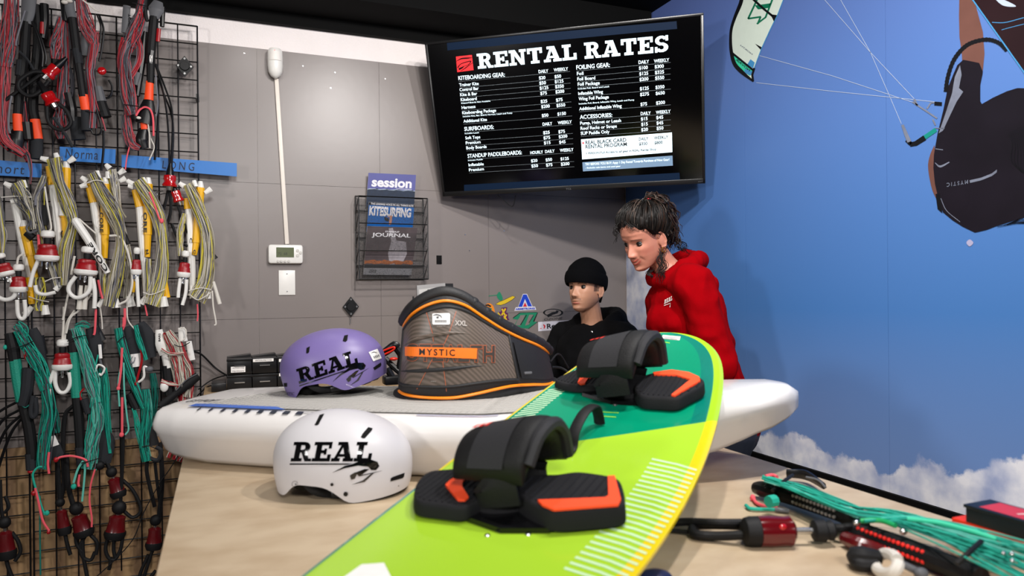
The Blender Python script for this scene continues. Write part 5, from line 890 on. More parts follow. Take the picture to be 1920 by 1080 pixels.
MB().grid(lambda u, v: DK(.46 + .12 * u, -(HWf(.46 + .12 * u) - .03 - .004 * v), .0008), 12, 3).build('blue_line', mat('violet_line', '3a48b0', .3), wb, recalc=False)
V, F = capfit('GT FOIL', .10, .03, .03, .2); MB().add([DK(.035 + x / WL, -.13 + y * 1.2, .0012) for x, y in V], F).build('lettering', mid_grey, wb, smooth=0, recalc=False)
blk = MB().box((1.27, 1.72, HT + .008), (.10, .07, .014), bev=.003).build('plastic_block', mat('grey_plastic_block', '8d8a88', .5)); tag(blk, 'flat grey plastic piece on the counter edge under the white board nose', 'block')
# ------------------------------------------------------------------ kiteboard leaning on the white board
kcx, kcy, kz0, kyaw, ka, kb, kroll, KL, KW, kwt, ken = [0.53354, 1.15377, 0.91103, 0.91409, 0.22690, 0.13584, 0.02712, 1.45239, 0.47949, 0.41762, 11.39]
kax = Vector((math.sin(kyaw), math.cos(kyaw), 0)); krt = Vector((math.cos(kyaw), -math.sin(kyaw), 0))
def khw(s): q = abs(s) / (KL / 2); return KW / 2 * (1 - kwt * q * q) * max(0, 1 - q ** ken) ** (1 / 2.2)
def KB(s, w_, l=0): return Vector((kcx, kcy, 0)) + kax * s + krt * (w_ * math.cos(kroll)) + Vector((0, 0, kz0 + ka * s + kb * s * s - w_ * math.sin(kroll) + l))
def kinv(px, py, l=0):
    """board coordinates of the point seen at a photo position (where the sight line first meets the curved deck)"""
    r = ray(px, py)
    def f(d):
        p = CAM + r * d; q = p - Vector((kcx, kcy, 0)); s = q.x * kax.x + q.y * kax.y; w_ = (q.x * krt.x + q.y * krt.y) / math.cos(kroll); return p.z - (kz0 + ka * s + kb * s * s - w_ * math.sin(kroll) + l), s, w_
    best = (9, 1); d0 = .45; f0 = f(d0)[0]
    for k_ in range(1, 90):
        d1 = .45 + k_ * .02; f1 = f(d1)[0]
        if abs(f1) < best[0]: best = (abs(f1), d1)
        if f0 > 0 >= f1:
            for _ in range(18):
                m_ = (d0 + d1) / 2
                if f(m_)[0] > 0: d0 = m_
                else: d1 = m_
            best = (0, d1); break
        d0, f0 = d1, f1
    return f(best[1])[1:]
kt = thing('kiteboard', 'green and lime kiteboard with two black foot bindings leaning on the white board', 'kiteboard', KB(0, 0, -.02))
ns = 90; nw = 33; V = []; F = []; UV = []
for side, l in ((0, 0), (1, -.012)):
    for i in range(ns + 1):
        s = -KL / 2 * math.cos(math.pi * i / ns) * .99999
        for j in range(nw):
            u = math.sin((j / (nw - 1) - .5) * math.pi); hh = khw(s); edge = max(0, abs(u) - .965) / .035
            V.append(KB(s, u * hh, l + (-.003 if side == 0 else .003) * edge)); UV.append((s, u * hh, hh - abs(u) * hh))
K2 = (ns + 1) * nw
for i in range(ns):
    for j in range(nw - 1):
        a = i * nw + j; F.append((a, a + 1, a + nw + 1, a + nw)); F.append((K2 + a, K2 + a + nw, K2 + a + nw + 1, K2 + a + 1))
    for j, fl in ((0, 0), (nw - 1, 1)): a = i * nw + j; F.append((a, a + nw, K2 + a + nw, K2 + a))
for i in (0, ns):
    for j in range(nw - 1): a = i * nw + j; F.append((a, a + 1, K2 + a + 1, K2 + a))
km = bpy.data.materials.new('kiteboard_print'); km.use_nodes = True; nt = km.node_tree; N = nt.nodes; L = nt.links; b = N['Principled BSDF']; b.inputs['Roughness'].default_value = .16; b.inputs['Coat Weight'].default_value = .3; b.inputs['Coat Roughness'].default_value = .08
at_ = N.new('ShaderNodeAttribute'); at_.attribute_name = 'board_xy'; sx = N.new('ShaderNodeSeparateXYZ'); L.new(at_.outputs['Vector'], sx.inputs[0]); S_, W_, D_ = sx.outputs
A_ = kinv(862, 856); B_ = kinv(1290, 796); slope = (B_[0] - A_[0]) / (B_[1] - A_[1])
def nmath(op, a, b_=None):
    n = N.new('ShaderNodeMath'); n.operation = op
    for i, v in enumerate((a, b_)):
        if v is None: continue
        if hasattr(v, 'links'): L.new(v, n.inputs[i])
        else: n.inputs[i].default_value = v
    return n.outputs[0]
def step(v, e=.0008):
    n = N.new('ShaderNodeMapRange'); n.inputs['From Min'].default_value = -e; n.inputs['From Max'].default_value = e; L.new(v, n.inputs['Value']); return n.outputs[0]
def nmix(f, a, b_):
    n = N.new('ShaderNodeMix'); n.data_type = 'RGBA'; L.new(f, n.inputs['Factor'])
    for k_, v in (('A', a), ('B', b_)):
        if hasattr(v, 'links'): L.new(v, n.inputs[k_])
        else: n.inputs[k_].default_value = lin(v)
    return n.outputs['Result']
isteal = step(nmath('SUBTRACT', nmath('SUBTRACT', S_, A_[0]), nmath('MULTIPLY', nmath('SUBTRACT', W_, A_[1]), slope)))
right = step(W_)
base = nmix(isteal, 'a5d034', '048a66')
# darker teal strip inside the right rail near the tip
strip_ = nmath('MULTIPLY', nmath('MULTIPLY', right, isteal), step(nmath('SUBTRACT', .052, D_))); base = nmix(strip_, base, '047565')
rail_r = nmath('MULTIPLY', right, step(nmath('SUBTRACT', .022, D_))); base = nmix(rail_r, base, nmix(isteal, 'e2c81c', '9ed026'))
rail_l = nmath('MULTIPLY', nmath('SUBTRACT', 1, right), step(nmath('SUBTRACT', .009, D_)))
s_sw = kinv(800, 893)[0]; base = nmix(rail_l, base, nmix(step(nmath('SUBTRACT', S_, s_sw)), '08846c', 'f0dc3c'))
L.new(base, b.inputs['Base Color'])
mb = MB(); mb.add(V, F); kd = mb.build('deck', km, kt, smooth=40)
atr = kd.data.attributes.new('board_xy', 'FLOAT_VECTOR', 'POINT'); atr.data.foreach_set('vector', [c for q in UV for c in q])
# white edge ticks
mb = MB()
def tick(s, wa, wb_, dsl, th, l=.0007): mb.add([KB(s - th, wa, l), KB(s + th, wa, l), KB(s + dsl + th, wb_, l), KB(s + dsl - th, wb_, l)], [(0, 1, 2, 3)])
s0 = kinv(1292, 880)[0]; s1 = kinv(1110, 1078)[0]
for i in range(24): s = s0 + (s1 - s0) * i / 22; h = khw(s); mid = h - .075; tick(s, h - .006, mid + .03, .010, .0026); tick(s + .010, mid + .03, mid - .02, .006, .0026)
for (pa, pb, n) in (((1050, 707), (1078, 688), 7), ((938, 803), (1025, 732), 17)):
    sa = kinv(*pa)[0]; sb = kinv(*pb)[0]
    for i in range(n): s = sa + (sb - sa) * i / (n - 1); h = khw(s); tick(s, -h + .016, -h + .062, .028, .0022)
mb.build('edge_ticks', mat('tick_white', 'c9e8c4', .3), kt, smooth=0, recalc=False)
mb = MB()
for P in (cv([(942, 801), (952, 797), (957, 803), (966, 796), (975, 801)]), cv([(1014, 806), (1019, 801), (1023, 805)])): mb.poly([KB(*kinv(*q, .0008), .0008) for q in stroke(P, 4)])
mb.poly([KB(*kinv(*q, .0008), .0008) for q in ((1243, 628), (1276, 631), (1274, 638), (1239, 635))]); mb.poly([KB(*kinv(*q, .0008), .0008) for q in stroke([(1229, 632), (1231, 626)], 1.5)])
mb.poly([KB(*kinv(*q, .0008), .0008) for q in ((678, 1058), (720, 1055), (735, 1085), (640, 1085))]); mb.build('white_print', white_paper, kt, smooth=0, recalc=False)
mb = MB()
for y in (633, 635.5): mb.poly([KB(*kinv(*q, .0012), .0012) for q in stroke([(1245, y - 1), (1270, y + 1)], 1.0)])
mb.build('sticker_print', ink_k, kt, smooth=0, recalc=False)
mb = MB(); lime_p = mat('lime_print', '8fdc3c', .3)
for a, c, y in ((1244, 1256, 641), (1215, 1232, 680), (1217, 1230, 676), (1122, 1160, 772), (1128, 1155, 780)): mb.poly([KB(*kinv(*q, .0008), .0008) for q in stroke([(a, y + (3 if y in (676, 680) else 0)), (c, y - (6 if y in (676, 680) else -2))], 1.3)])
mb.build('small_print', lime_p, kt, smooth=0, recalc=False)
mb = MB()
for px, py in ((1246, 647), (1241, 654), (1153, 760), (914, 1004), (990, 1002)): p = KB(*kinv(px, py)); mb.lathe(p, p + Vector((0, 0, .002)), [(0, .005), (1, .004)], 12)
mb.build('insert_screw', steel, kt)
# --- bindings
eva = mat('eva_pad', '18181b', .75, spec=.25, bump=.15, bscale=300); eva_top = mat('eva_pad_ribbed', '1e1e21', .8, var=.05, spec=.2); strap_m = mat('strap_black', '101012', .6, spec=.3, bump=.3, bscale=350); strap_g = mat('strap_grey', '28282b', .65, spec=.3, bump=.2, bscale=350)
orange_eva = mat('orange_pad', 'ff4d1e', .55)
def binding(crop, pads, chevrons, plate, lift, strap, waist):
    ox, oy, scl = crop; t = MB()
    def loc(P, l): return [kinv(ox + x / scl, oy + y / scl, l) for x, y in P]
    # pads: rounded outlines, extruded from the board to the lift, softened at the top
    root = None
    for i, (P, lf) in enumerate(pads):
        q = loc(P, lf); q = cl2(q, 72); cx = sum(a for a, _ in q) / len(q); cy = sum(a for _, a in q) / len(q)
        def rr(f, l): return [KB(cx + (a - cx) * f, cy + (c - cy) * f, l) for a, c in q]
        rings = [rr(1.0, .006), rr(1.015, .010), rr(1.0, lf - .006), rr(.985, lf - .001), rr(.955, lf)]
        mb = MB(); n = len(q); V = [p for r in rings for p in r]; F = [(k_ * n + j, k_ * n + (j + 1) % n, (k_ + 1) * n + (j + 1) % n, (k_ + 1) * n + j) for k_ in range(len(rings) - 1) for j in range(n)]
        mb.add(V, F); mb.poly(rings[-1]); mb.poly(rings[0])
        if i == 0: root = mb.build('footpad', eva, kt, smooth=50)
        else: mb.build('pad_half', eva, root, smooth=50)
        # ribs on the pad top
        mb = MB(); a0 = min(a for _, a in q); a1 = max(a for _, a in q); nr = 13
        for k_ in range(1, nr):
            w_ = a0 + (a1 - a0) * k_ / nr; ss = []
            for j in range(n):
                p1, p2 = q[j], q[(j + 1) % n]
                if (p1[1] - w_) * (p2[1] - w_) < 0: ss.append(p1[0] + (p2[0] - p1[0]) * (w_ - p1[1]) / (p2[1] - p1[1]))
            if len(ss) >= 2: mb.tube([KB(min(ss) + .010, w_, lf), KB(max(ss) - .010, w_, lf)], .0022, 6)
        mb.build('pad_ribs', eva_top, root)
    for P, lf in chevrons:
        q = loc(P, lf + .002); mb = MB(); mb.prism([KB(a, c, lf + .001) for a, c in q], (0, 0, .004)); mb.build('orange_patch', orange_eva, root, smooth=0)
    q = loc(plate, .008); MB().prism([KB(a, c, .001) for a, c in q], (0, 0, .008)).build('base_plate', mat('gloss_black', '0d0d0f', .12, spec=.7), root, smooth=0)
    wq = loc(waist, .016); wq = cl2(wq, 48); mb = MB(); mb.prism([KB(a, c, .006) for a, c in wq], (0, 0, .012)); mb.build('footbed', eva, root, smooth=40)
    # strap arch over the waist
    (cx_, cy_, sk) = strap; s_c, w_c = kinv(cx_, cy_, 0); o = KB(s_c, w_c, .012); X = krt * math.cos(kroll) + Vector((0, 0, -math.sin(kroll))); Y = kax; Z = Vector((0, 0, 1))
    X = (X * math.cos(sk) + Y * math.sin(sk)); Y = Z.cross(X)
    hy, hz_ = .068, .108
    def arch(a, x, off=0):
        f = 1 + .12 * x / .06; y = -math.cos(a) * (hy + off) * f; z = (math.sin(a) ** .8) * (hz_ + off) * (f if f > .8 else .8); return o + X * (x - .012 * math.cos(a)) + Y * y + Z * z
    a0, a1 = R(14), R(160); nu, nv = 22, 30
    def padsurf(u, v):
        th = u * 2 * math.pi; a = a0 + (a1 - a0) * v; x = (.066 + .010 * math.sin(a)) * math.copysign(abs(math.cos(th)) ** .5, math.cos(th)); e = min(1, v / .08, (1 - v) / .08) ** .5
        return arch(a, x, .021 * math.copysign(abs(math.sin(th)) ** .6, math.sin(th)) * max(e, .05))
    MB().grid(padsurf, 28, 34, closed_u=True).build('foot_strap', strap_m, root, smooth=60)
    MB().grid(lambda u, v: arch(a0 + (a1 - a0) * (.06 + .5 * v), -.034 + .07 * u, .0222), 10, 20).build('strap_panel', strap_g, root, recalc=True)
    mb = MB()
    for k_ in range(3): mb.grid(lambda u, v: arch(a0 + (a1 - a0) * (.42 + .14 * v), -.06 + .012 * k_ + .008 * u, .0225), 3, 8)
    mb.build('strap_print', mat('strap_red', 'd22a20', .5), root)
    for sg in (-1, 1):
        a = a0 + .1 if sg < 0 else a1 - .1
        P = [arch(a, 0), o + X * .004 + Y * (sg * hy * 1.02) + Z * .03, o + X * .01 + Y * (sg * hy * .95) - Z * .002]
        mb = MB(); mb.tube(P, .040, 10, seg=12, flat=.2, nrm=Y); mb.build('strap_web', strap_m, root)
    mb = MB(); mb.tube([arch(R(30), .072, .0), arch(R(60), .076, .002), arch(R(95), .078, .004), arch(R(125), .076, .002), arch(R(155), .072, .0)], .012, 8, seg=14); mb.build('strap_lip', strap_g, root)
    return root
C1 = (740, 780, 4.154); C2 = (1000, 600, 4.1526)
binding(C1, [([(150, 620), (170, 520), (265, 432), (420, 410), (570, 404), (680, 440), (760, 520), (740, 600), (640, 660), (520, 706), (330, 690), (190, 668)], .030), ([(930, 560), (1010, 480), (1120, 455), (1260, 452), (1420, 432), (1590, 450), (1720, 478), (1772, 530), (1795, 640), (1760, 695), (1500, 728), (1250, 742), (1120, 700), (1010, 640)], .038)],
        [([(395, 545), (430, 510), (575, 430), (605, 450), (530, 520), (525, 560), (575, 640), (545, 665), (490, 660)], .030), ([(1660, 478), (1715, 475), (1762, 660), (1740, 700), (1240, 738), (1150, 700), (1115, 665), (1400, 655), (1640, 645), (1665, 630)], .038)],
        [(560, 790), (640, 640), (1050, 560), (1200, 640), (1210, 880), (820, 880)], .03, (956, 938, .12), [(600, 640), (680, 470), (820, 440), (1000, 470), (1060, 560), (1010, 690), (800, 730), (650, 710)])
binding(C2, [([(168, 468), (230, 428), (330, 385), (460, 348), (560, 370), (590, 440), (520, 500), (400, 512), (260, 500)], .022), ([(788, 520), (850, 440), (940, 408), (1080, 394), (1220, 414), (1315, 455), (1325, 500), (1220, 560), (1120, 606), (980, 604), (840, 588)], .032)],
        [([(345, 490), (365, 450), (430, 425), (490, 415), (490, 440), (430, 458), (400, 500), (370, 505)], .022), ([(930, 415), (1080, 395), (1210, 415), (1290, 450), (1300, 480), (1100, 597), (1075, 590), (1225, 470), (1110, 435), (940, 432)], .032)],
        [(380, 570), (430, 480), (760, 470), (830, 520), (830, 645), (600, 632)], .03, (1161, 742, .05), [(480, 500), (540, 390), (700, 380), (860, 430), (850, 560), (700, 590), (560, 570)])
s_a = kinv(1072, 846); s_b = kinv(1122, 800); mb = MB(); A0_, B0_ = KB(*s_a, .004), KB(*s_b, .004); Zv = Vector((0, 0, 1))
mb.tube([A0_ - (B0_ - A0_) * .16, A0_ + Zv * .004, A0_.lerp(B0_, .1) + Zv * .030, A0_.lerp(B0_, .45) + Zv * .050, A0_.lerp(B0_, .85) + Zv * .046, B0_ + Zv * .02, B0_ + (B0_ - A0_) * .05], .013, 10, seg=30, flat=.35, nrm=Zv); hd = mb.build('carry_handle', black_rubber, kt)
p = A0_ - (B0_ - A0_) * .06 + Zv * .006; MB().lathe(p, p + Zv * .004, [(0, .008), (1, .006)], 12).build('screw', steel, hd)
# ------------------------------------------------------------------ helmets
def helmet(name, label, base, k, shell_m, tilt, heading, sc_, draw):
    """base: foot point; local x runs along the helmet (front at -x), y away, z up"""
    a, bb_, H = .153 * sc_, .116 * sc_, .182 * sc_
    t = thing(name, label, 'helmet', base); TT = Matrix.Translation(base) @ Matrix.Rotation(heading, 4, 'Z') @ Matrix.Rotation(tilt, 4, 'Y')
    zc = .068 * sc_
    def rad(z): return (max(0, 1 - ((z - zc) / (H - zc)) ** 2.25) ** .5 if z > zc else 1 - .075 * ((zc - z) / zc) ** 2)
    def rim(ps):
        x = math.cos(ps); s_ = abs(math.sin(ps)); e = .0
        if s_ > .3: u = (x + .30) / .40; e = .038 * math.exp(-(u ** 4) * 1.2) * min(1, (s_ - .3) / .25)
        return sc_ * (e + .004 + .010 * max(0, x) + .004 * math.cos(ps * 2))
    def shell(f):
        def fn(u, v):
            ps = u * 2 * math.pi; z0 = rim(ps) + (.004 if f < 1 else 0); q = v if v < .999 else 1; z = z0 + (H * f - z0) * math.sin(q * math.pi / 2) ** (1.0); r = rad(z / f if f < 1 else z)
            sk = -.012 * sc_ * (z / H) ** 2; ex = .92
            return TT @ Vector((a * f * r * math.copysign(abs(math.cos(ps)) ** ex, math.cos(ps)) + sk, bb_ * f * r * math.copysign(abs(math.sin(ps)) ** ex, math.sin(ps)), z))
        return fn
    so = MB().grid(shell(1), 96, 40, closed_u=True).build('shell', shell_m, t, smooth=80)
    mb = MB().grid(shell(.955), 64, 20, closed_u=True)
    # rolled rim between shell and liner
    f1, f2 = shell(1), shell(.955); V = []; F = []
    for j in range(96): V += [f1(j / 96, 0), f2(j / 96, 0)]
    for j in range(96): q = (j + 1) % 96; F.append((2 * j, 2 * q, 2 * q + 1, 2 * j + 1))
    mb.add(V, F); mb.build('liner', black_matt, t, smooth=60)
    # foam pads and chin strap inside
    mb = MB()
    for x, y, rx, ry in ((.07, -.06, .05, .03), (.07, .06, .05, .03), (-.09, 0, .035, .07), (.10, 0, .03, .07)): mb.ell(TT @ Vector((x * sc_, y * sc_, .028 * sc_)), (rx * sc_, ry * sc_, .024 * sc_), 0, 14, 8)
    mb.build('foam_pad', black_rubber, t)
    P = [(-.075, -.085, .05), (-.045, -.085, .022), (-.01, -.07, .012), (.03, -.08, .02), (.05, -.09, .045)]
    MB().tube([TT @ Vector((x * sc_, y * sc_, z * sc_)) for x, y, z in P], .009 * sc_, 8, seg=20, flat=.25).build('chin_strap', black_rubber, t)
    MB().box((0, 0, 0), (.035 * sc_, .014, .016), M=TT @ Matrix.Translation((.005 * sc_, -.074 * sc_, .011 * sc_)), bev=.004).build('buckle', black_plastic, t)
    bv = bvh_of([so]); draw(t, so, bv, TT)
    return t
dec_k = mat('gloss_black_print', '08080a', .08, spec=.7, coat=.5)
def helmet_art(orig, scl, kpx, z_d, rot=0, swap=None):
    """crop coordinates -> sight lines thrown on the shell; orig: the crop's corner in the photo"""
    def to(px, py): return orig[0] + px / scl, orig[1] + py / scl
    return to
def throw(mb, bv, pts, to, z, mi=0, lift=.0012, L=.006, VF=None):
    """drawing in crop px -> plane facing the viewer at distance z -> wrapped onto the surface"""
    V, F = VF if VF else polys2d([pts]); q = [to(*p) for p in V]; k = z / FPX; o = pz(960, 540, z)
    V2 = [((x - 960) * k, (540 - y) * k) for x, y in q]; c = to(*V[0]); d = ray(sum(x for x, _ in q) / len(q), sum(y for _, y in q) / len(q))
    wrap_p(mb, bv, V2, F, o, d, mi, lift, L)
def wrap_p(mb, bv, V, F, o, d, mi, lift, L):
    V, F = subdivide2d(V, F, L); out = []; ok = []
    for x, y in V:
        p = o + rgt * x + upv * y; dd = (p - CAM).normalized(); h = bv.ray_cast(CAM, dd)
        if h[0] is None: out.append(p); ok.append(False)
        else: n = h[1] if h[1].dot(dd) < 0 else -h[1]; out.append(h[0] + n * lift); ok.append(True)
    mb.add(out, [f for f in F if all(ok[i] for i in f)], mi)
def xform(P, o, ang, sx, sy=None, sh=0):
    sy = sy or sx; c, s = math.cos(ang), math.sin(ang); return [(o[0] + (x * sx + y * sh * sy) * c + y * sy * s, o[1] + (x * sx + y * sh * sy) * s * 1 - y * sy * c) for x, y in P]
SWOOSH = [[(600, 720), (720, 655), (790, 638), (850, 612), (960, 598), (1018, 618), (1036, 658), (1005, 693), (962, 692), (935, 662), (840, 652), (720, 675)], [(765, 742), (810, 715), (840, 712), (812, 772), (778, 782)], [(815, 716), (900, 684), (945, 684), (870, 738), (1068, 696), (980, 722), (850, 752)], [(780, 828), (880, 790), (960, 728), (985, 722), (900, 802)], [(215, 632), (800, 632), (740, 644), (215, 645)]]
def draw_white(t, so, bv, TT):
    to = lambda x, y: (500 + x / 4.91, 740 + y / 4.91); z = 1.5
    mb = MB(); P, wd = slab('REAL', .05)
    for p in P: throw(mb, bv, [(222 + x / wd * 735 + y * 34, 614 - y * 178) for x, y in p], to, z)
    for p in SWOOSH: throw(mb, bv, p, to, z)
    mb.build('lettering', dec_k, t, smooth=0, recalc=False)
    for p in ([(440, 280), (452, 262), (488, 188), (532, 176), (520, 200), (478, 278), (458, 286)], [(865, 392), (882, 360), (935, 300), (976, 312), (965, 335), (905, 402), (885, 404)], [(1138, 798), (1140, 770), (1155, 758), (1268, 718), (1262, 755), (1250, 768)]):
        mb = MB(); throw(mb, bv, p, to, z, lift=.0009); mb.build('vent', black_matt, t, smooth=0, recalc=False)
    for x, y, r_ in ((240, 908, 19), (728, 912, 21), (602, 825, 15)):
        mb = MB(); throw(mb, bv, [(x + r_ * math.cos(q), y + r_ * math.sin(q)) for q in np.linspace(0, 6.28, 15)[:-1]], to, z, lift=.002); mb.build('rivet', black_plastic, t, smooth=0, recalc=False)
    mb = MB(); throw(mb, bv, stroke([(262 + 27 * math.cos(q), 822 + 27 * math.sin(q)) for q in np.linspace(0, 6.0, 18)], 3), to, z); throw(mb, bv, [(262, 815), (285, 822), (280, 840), (265, 832)], to, z); mb.build('small_mark', mid_grey, t, smooth=0, recalc=False)
hw_white = mat('satin_white_helmet', 'c8c6c9', .42, var=.02); hw_purple = mat('satin_purple_helmet', '71639a', .42, var=.03)
bw = onz(620, 949, HT) + fwd * .122; bw.z = HT
helmet('helmet', 'white helmet lettered REAL standing on the tan counter', bw, 1, hw_white, R(2), -YAW + R(2), 1.04, draw_white)
def draw_purple(t, so, bv, TT):
    to = lambda x, y: (400 + x / 5.0526, 620 + y / 5.0526); z = 2.0
    a = R(-18.5); c, s = math.cos(a), math.sin(a); f = .80
    def m(x, y):   # white layout -> purple placement
        X = (x - 222) * f; Y = (y - 614) * f * .98; return (815 + X * c - Y * s, 503 + X * s + Y * c)
    mb = MB(); P, wd = slab('REAL', .05)
    for p in P: throw(mb, bv, [m(222 + x / wd * 735 + y * 20, 614 - y * 178) for x, y in p], to, z)
    for p in SWOOSH: throw(mb, bv, [m(*q) for q in p], to, z)
    mb.build('lettering', dec_k, t, smooth=0, recalc=False)
    for p in ([(880, 214), (884, 165), (916, 150), (908, 205), (895, 216)], [(1225, 100), (1240, 48), (1276, 40), (1268, 95), (1252, 108)], [(1512, 350), (1585, 300), (1590, 325), (1580, 340), (1525, 375)], [(668, 495), (700, 495), (700, 530), (672, 530)]):
        mb = MB(); throw(mb, bv, p, to, z, lift=.0009); mb.build('vent', black_matt, t, smooth=0, recalc=False)
    for x, y, r_ in ((968, 592, 18), (1386, 577, 18)):
        mb = MB(); throw(mb, bv, [(x + r_ * math.cos(q), y + r_ * math.sin(q)) for q in np.linspace(0, 6.28, 15)[:-1]], to, z, lift=.002); mb.build('rivet', black_plastic, t, smooth=0, recalc=False)
    mb = MB(); throw(mb, bv, [(1468, 205), (1550, 175), (1590, 262), (1512, 290)], to, z, lift=.002); st = mb.build('barcode_sticker', white_paper, t, smooth=0, recalc=False)
    mb = MB(); throw(mb, bv, stroke(cv([(1490, 215), (1515, 205), (1545, 212)]), [4, 9, 3]), to, z, lift=.0027)
    for i in range(4): throw(mb, bv, [(1510 + i * 14, 244 - i * 5), (1518 + i * 14, 241 - i * 5), (1526 + i * 14, 262 - i * 5), (1518 + i * 14, 265 - i * 5)], to, z, lift=.0027)
    mb.build('barcode_print', mid_grey, t, smooth=0, recalc=False)
    mb = MB(); V, F = capfit('MYSTIC', 120, 30, .02); throw(mb, bv, None, to, z, VF=([(650 + x, 612 - y) for x, y in V], F)); mb.build('small_lettering', mat('purple_ink', '4a4068', .5), t, smooth=0, recalc=False)
    mb = MB(); V, F = capfit('MYSTICBOARDING', 112, 13, .02); throw(mb, bv, None, to, z, VF=([(1258 + x, 514 - y + x * .42) for x, y in V], F)); mb.build('pale_lettering', mat('lilac_ink', 'c9c2dc', .5), t, smooth=0, recalc=False)
bp_ = DK(.255, -.03); bp_ = pz(632, 742, 2.05) ; tt_ = bp_
def deck_z_at(p):
    d = p - CAM; r_ = d.dot(_r); f_ = d.dot(fwd); t = ((r_ - TAILr) * DX + (f_ - TAILf) * DF) / WL; return HT + TOPf(min(max(t, 0), 1)) + .008
bp_ = cw_((634 - 960) / FPX * 2.09, 2.09, 0); bp_.z = deck_z_at(bp_) + .012
helmet('helmet', 'purple helmet lettered REAL tilted on the grey pad of the white board', bp_, 1, hw_purple, R(-11), -YAW + R(6), .985, draw_purple)
# ------------------------------------------------------------------ waist harness standing on the white board
hn = thing('waist_harness', 'black and taupe waist harness with orange piping standing on the white board', 'harness', pz(880, 752, 1.94))
ST = [(785, 606, 770, 728, 2.20), (765, 603, 752, 734, 2.09), (757, 606, 746, 738, 2.02), (772, 583, 760, 749, 1.955), (800, 564, 800, 756, 1.93), (835, 555, 850, 757, 1.925), (870, 564, 897, 748, 1.935), (905, 588, 935, 738, 1.955), (940, 611, 965, 731, 1.985), (975, 629, 1000, 728, 2.03), (1005, 642, 1025, 727, 2.09), (1022, 653, 1038, 722, 2.17), (1028, 660, 1040, 716, 2.27), (1015, 655, 1030, 712, 2.36)]
STA = np.array(ST, float)
def HN(u, v, off=0):
    x = u * (len(ST) - 1); i = min(int(x), len(ST) - 2); f = x - i; i0, i1, i2, i3 = max(i - 1, 0), i, i + 1, min(i + 2, len(ST) - 1)
    a, b_, c, d = STA[i0], STA[i1], STA[i2], STA[i3]; q = .5 * (2 * b_ + (c - a) * f + (2 * a - 5 * b_ + 4 * c - d) * f * f + (3 * b_ - a - 3 * c + d) * f ** 3)
    px = q[0] + (q[2] - q[0]) * v; py = q[1] + (q[3] - q[1]) * v
    return pz(px, py, q[4] - .022 * math.sin(math.pi * min(max(v, 0), 1)) ** .7 - off)
blk_foam = mat('harness_black', '1a1a1c', .6, bump=.2, bscale=300); taupe = mat('harness_taupe', '5d524d', .38, var=.1, vscale=5)
nt = taupe.node_tree; wv = nt.nodes.new('ShaderNodeTexWave'); wv.bands_direction = 'DIAGONAL'; wv.inputs['Scale'].default_value = 48; wv.inputs['Distortion'].default_value = .6; tcx = nt.nodes.new('ShaderNodeTexCoord'); nt.links.new(tcx.outputs['Object'], wv.inputs['Vector'])
gm = nt.nodes.new('ShaderNodeValToRGB'); gm.color_ramp.elements[0].color = lin('51483f'); gm.color_ramp.elements[1].color = lin('6c5f57'); nt.links.new(wv.outputs['Fac'], gm.inputs['Fac']); nt.links.new(gm.outputs['Color'], nt.nodes['Principled BSDF'].inputs['Base Color'])
mb = MB(); nu, nv = 70, 14
FR = [[HN(u, v) for u in np.linspace(0, 1, nu)] for v in np.linspace(0, 1, nv)]
BKp = [[HN(u, v, -.034) for u in np.linspace(0, 1, nu)] for v in np.linspace(0, 1, nv)]
V = [p for r in FR for p in r] + [p for r in BKp for p in r]; K = nu * nv; F = []
for i in range(nv - 1):
    for j in range(nu - 1): a = i * nu + j; F += [(a, a + 1, a + nu + 1, a + nu), (K + a, K + a + nu, K + a + nu + 1, K + a + 1)]
for j in range(nu - 1): F += [(j, j + 1, K + j + 1, K + j), ((nv - 1) * nu + j, K + (nv - 1) * nu + j, K + (nv - 1) * nu + j + 1, (nv - 1) * nu + j + 1)]
for i in range(nv - 1):
    for j in (0, nu - 1): a = i * nu + j; F.append((a, a + nu, K + a + nu, K + a))
hb_ = mb.add(V, F).build('shell', blk_foam, hn, smooth=50)
rim_t = MB(); rim_t.tube([HN(u, -.035, -.016) for u in np.linspace(.09, .97, 60)], .017, 10); rim_t.tube([HN(u, 1.0, -.010) for u in np.linspace(.09, .95, 60)], .013, 10)
for u in np.linspace(.5, .9, 9): rim_t.ell(HN(u, -.05, -.018), (.019, .019, .016), 0, 12, 8)
rim_t.build('edge_roll', blk_foam, hn, smooth=60)
pip = mat('orange_piping', 'ff8a10', .4)
MB().tube([HN(u, .045 + .03 * (u > .5) * (u - .5), .004) for u in np.linspace(.155, .90, 70)], .0042, 8).build('piping', pip, hn)
MB().tube([HN(u, .945 - .05 * max(0, u - .45), .004) for u in np.linspace(.175, .84, 60)], .0042, 8).build('piping', pip, hn)
hp = MB().grid(lambda u, v: HN(.165 + .475 * u, .10 + .74 * v, .004), 50, 20).build('back_panel', taupe, hn, smooth=60)
mb = MB(); mb.tube([HN(u, .10, .005) for u in np.linspace(.165, .64, 40)] + [HN(.64, v, .005) for v in np.linspace(.1, .84, 14)] + [HN(u, .84, .005) for u in np.linspace(.64, .165, 40)] + [HN(.165, v, .005) for v in np.linspace(.84, .1, 12)], .004, 8); mb.build('panel_seam', blk_foam, hn)
for pv, uu in ((.33, (.18, .47)), (.66, (.18, .50))): MB().tube([HN(u, pv + .02 * math.sin(6 * u), .003) for u in np.linspace(uu[0], uu[1], 24)], [.001, .006, .006, .001], 8).build('moulded_ridge', taupe if pv < .5 else blk_foam, hn)
bvh_h = bvh_of([hp, hb_]); toH = lambda x, y: (720 + x / 4.153, 520 + y / 4.153); Zh = 1.9
mb = MB(); or_ = mat('harness_orange', 'ff7a1e', .45); lo = mat('harness_orange_line', 'b8603c', .5)
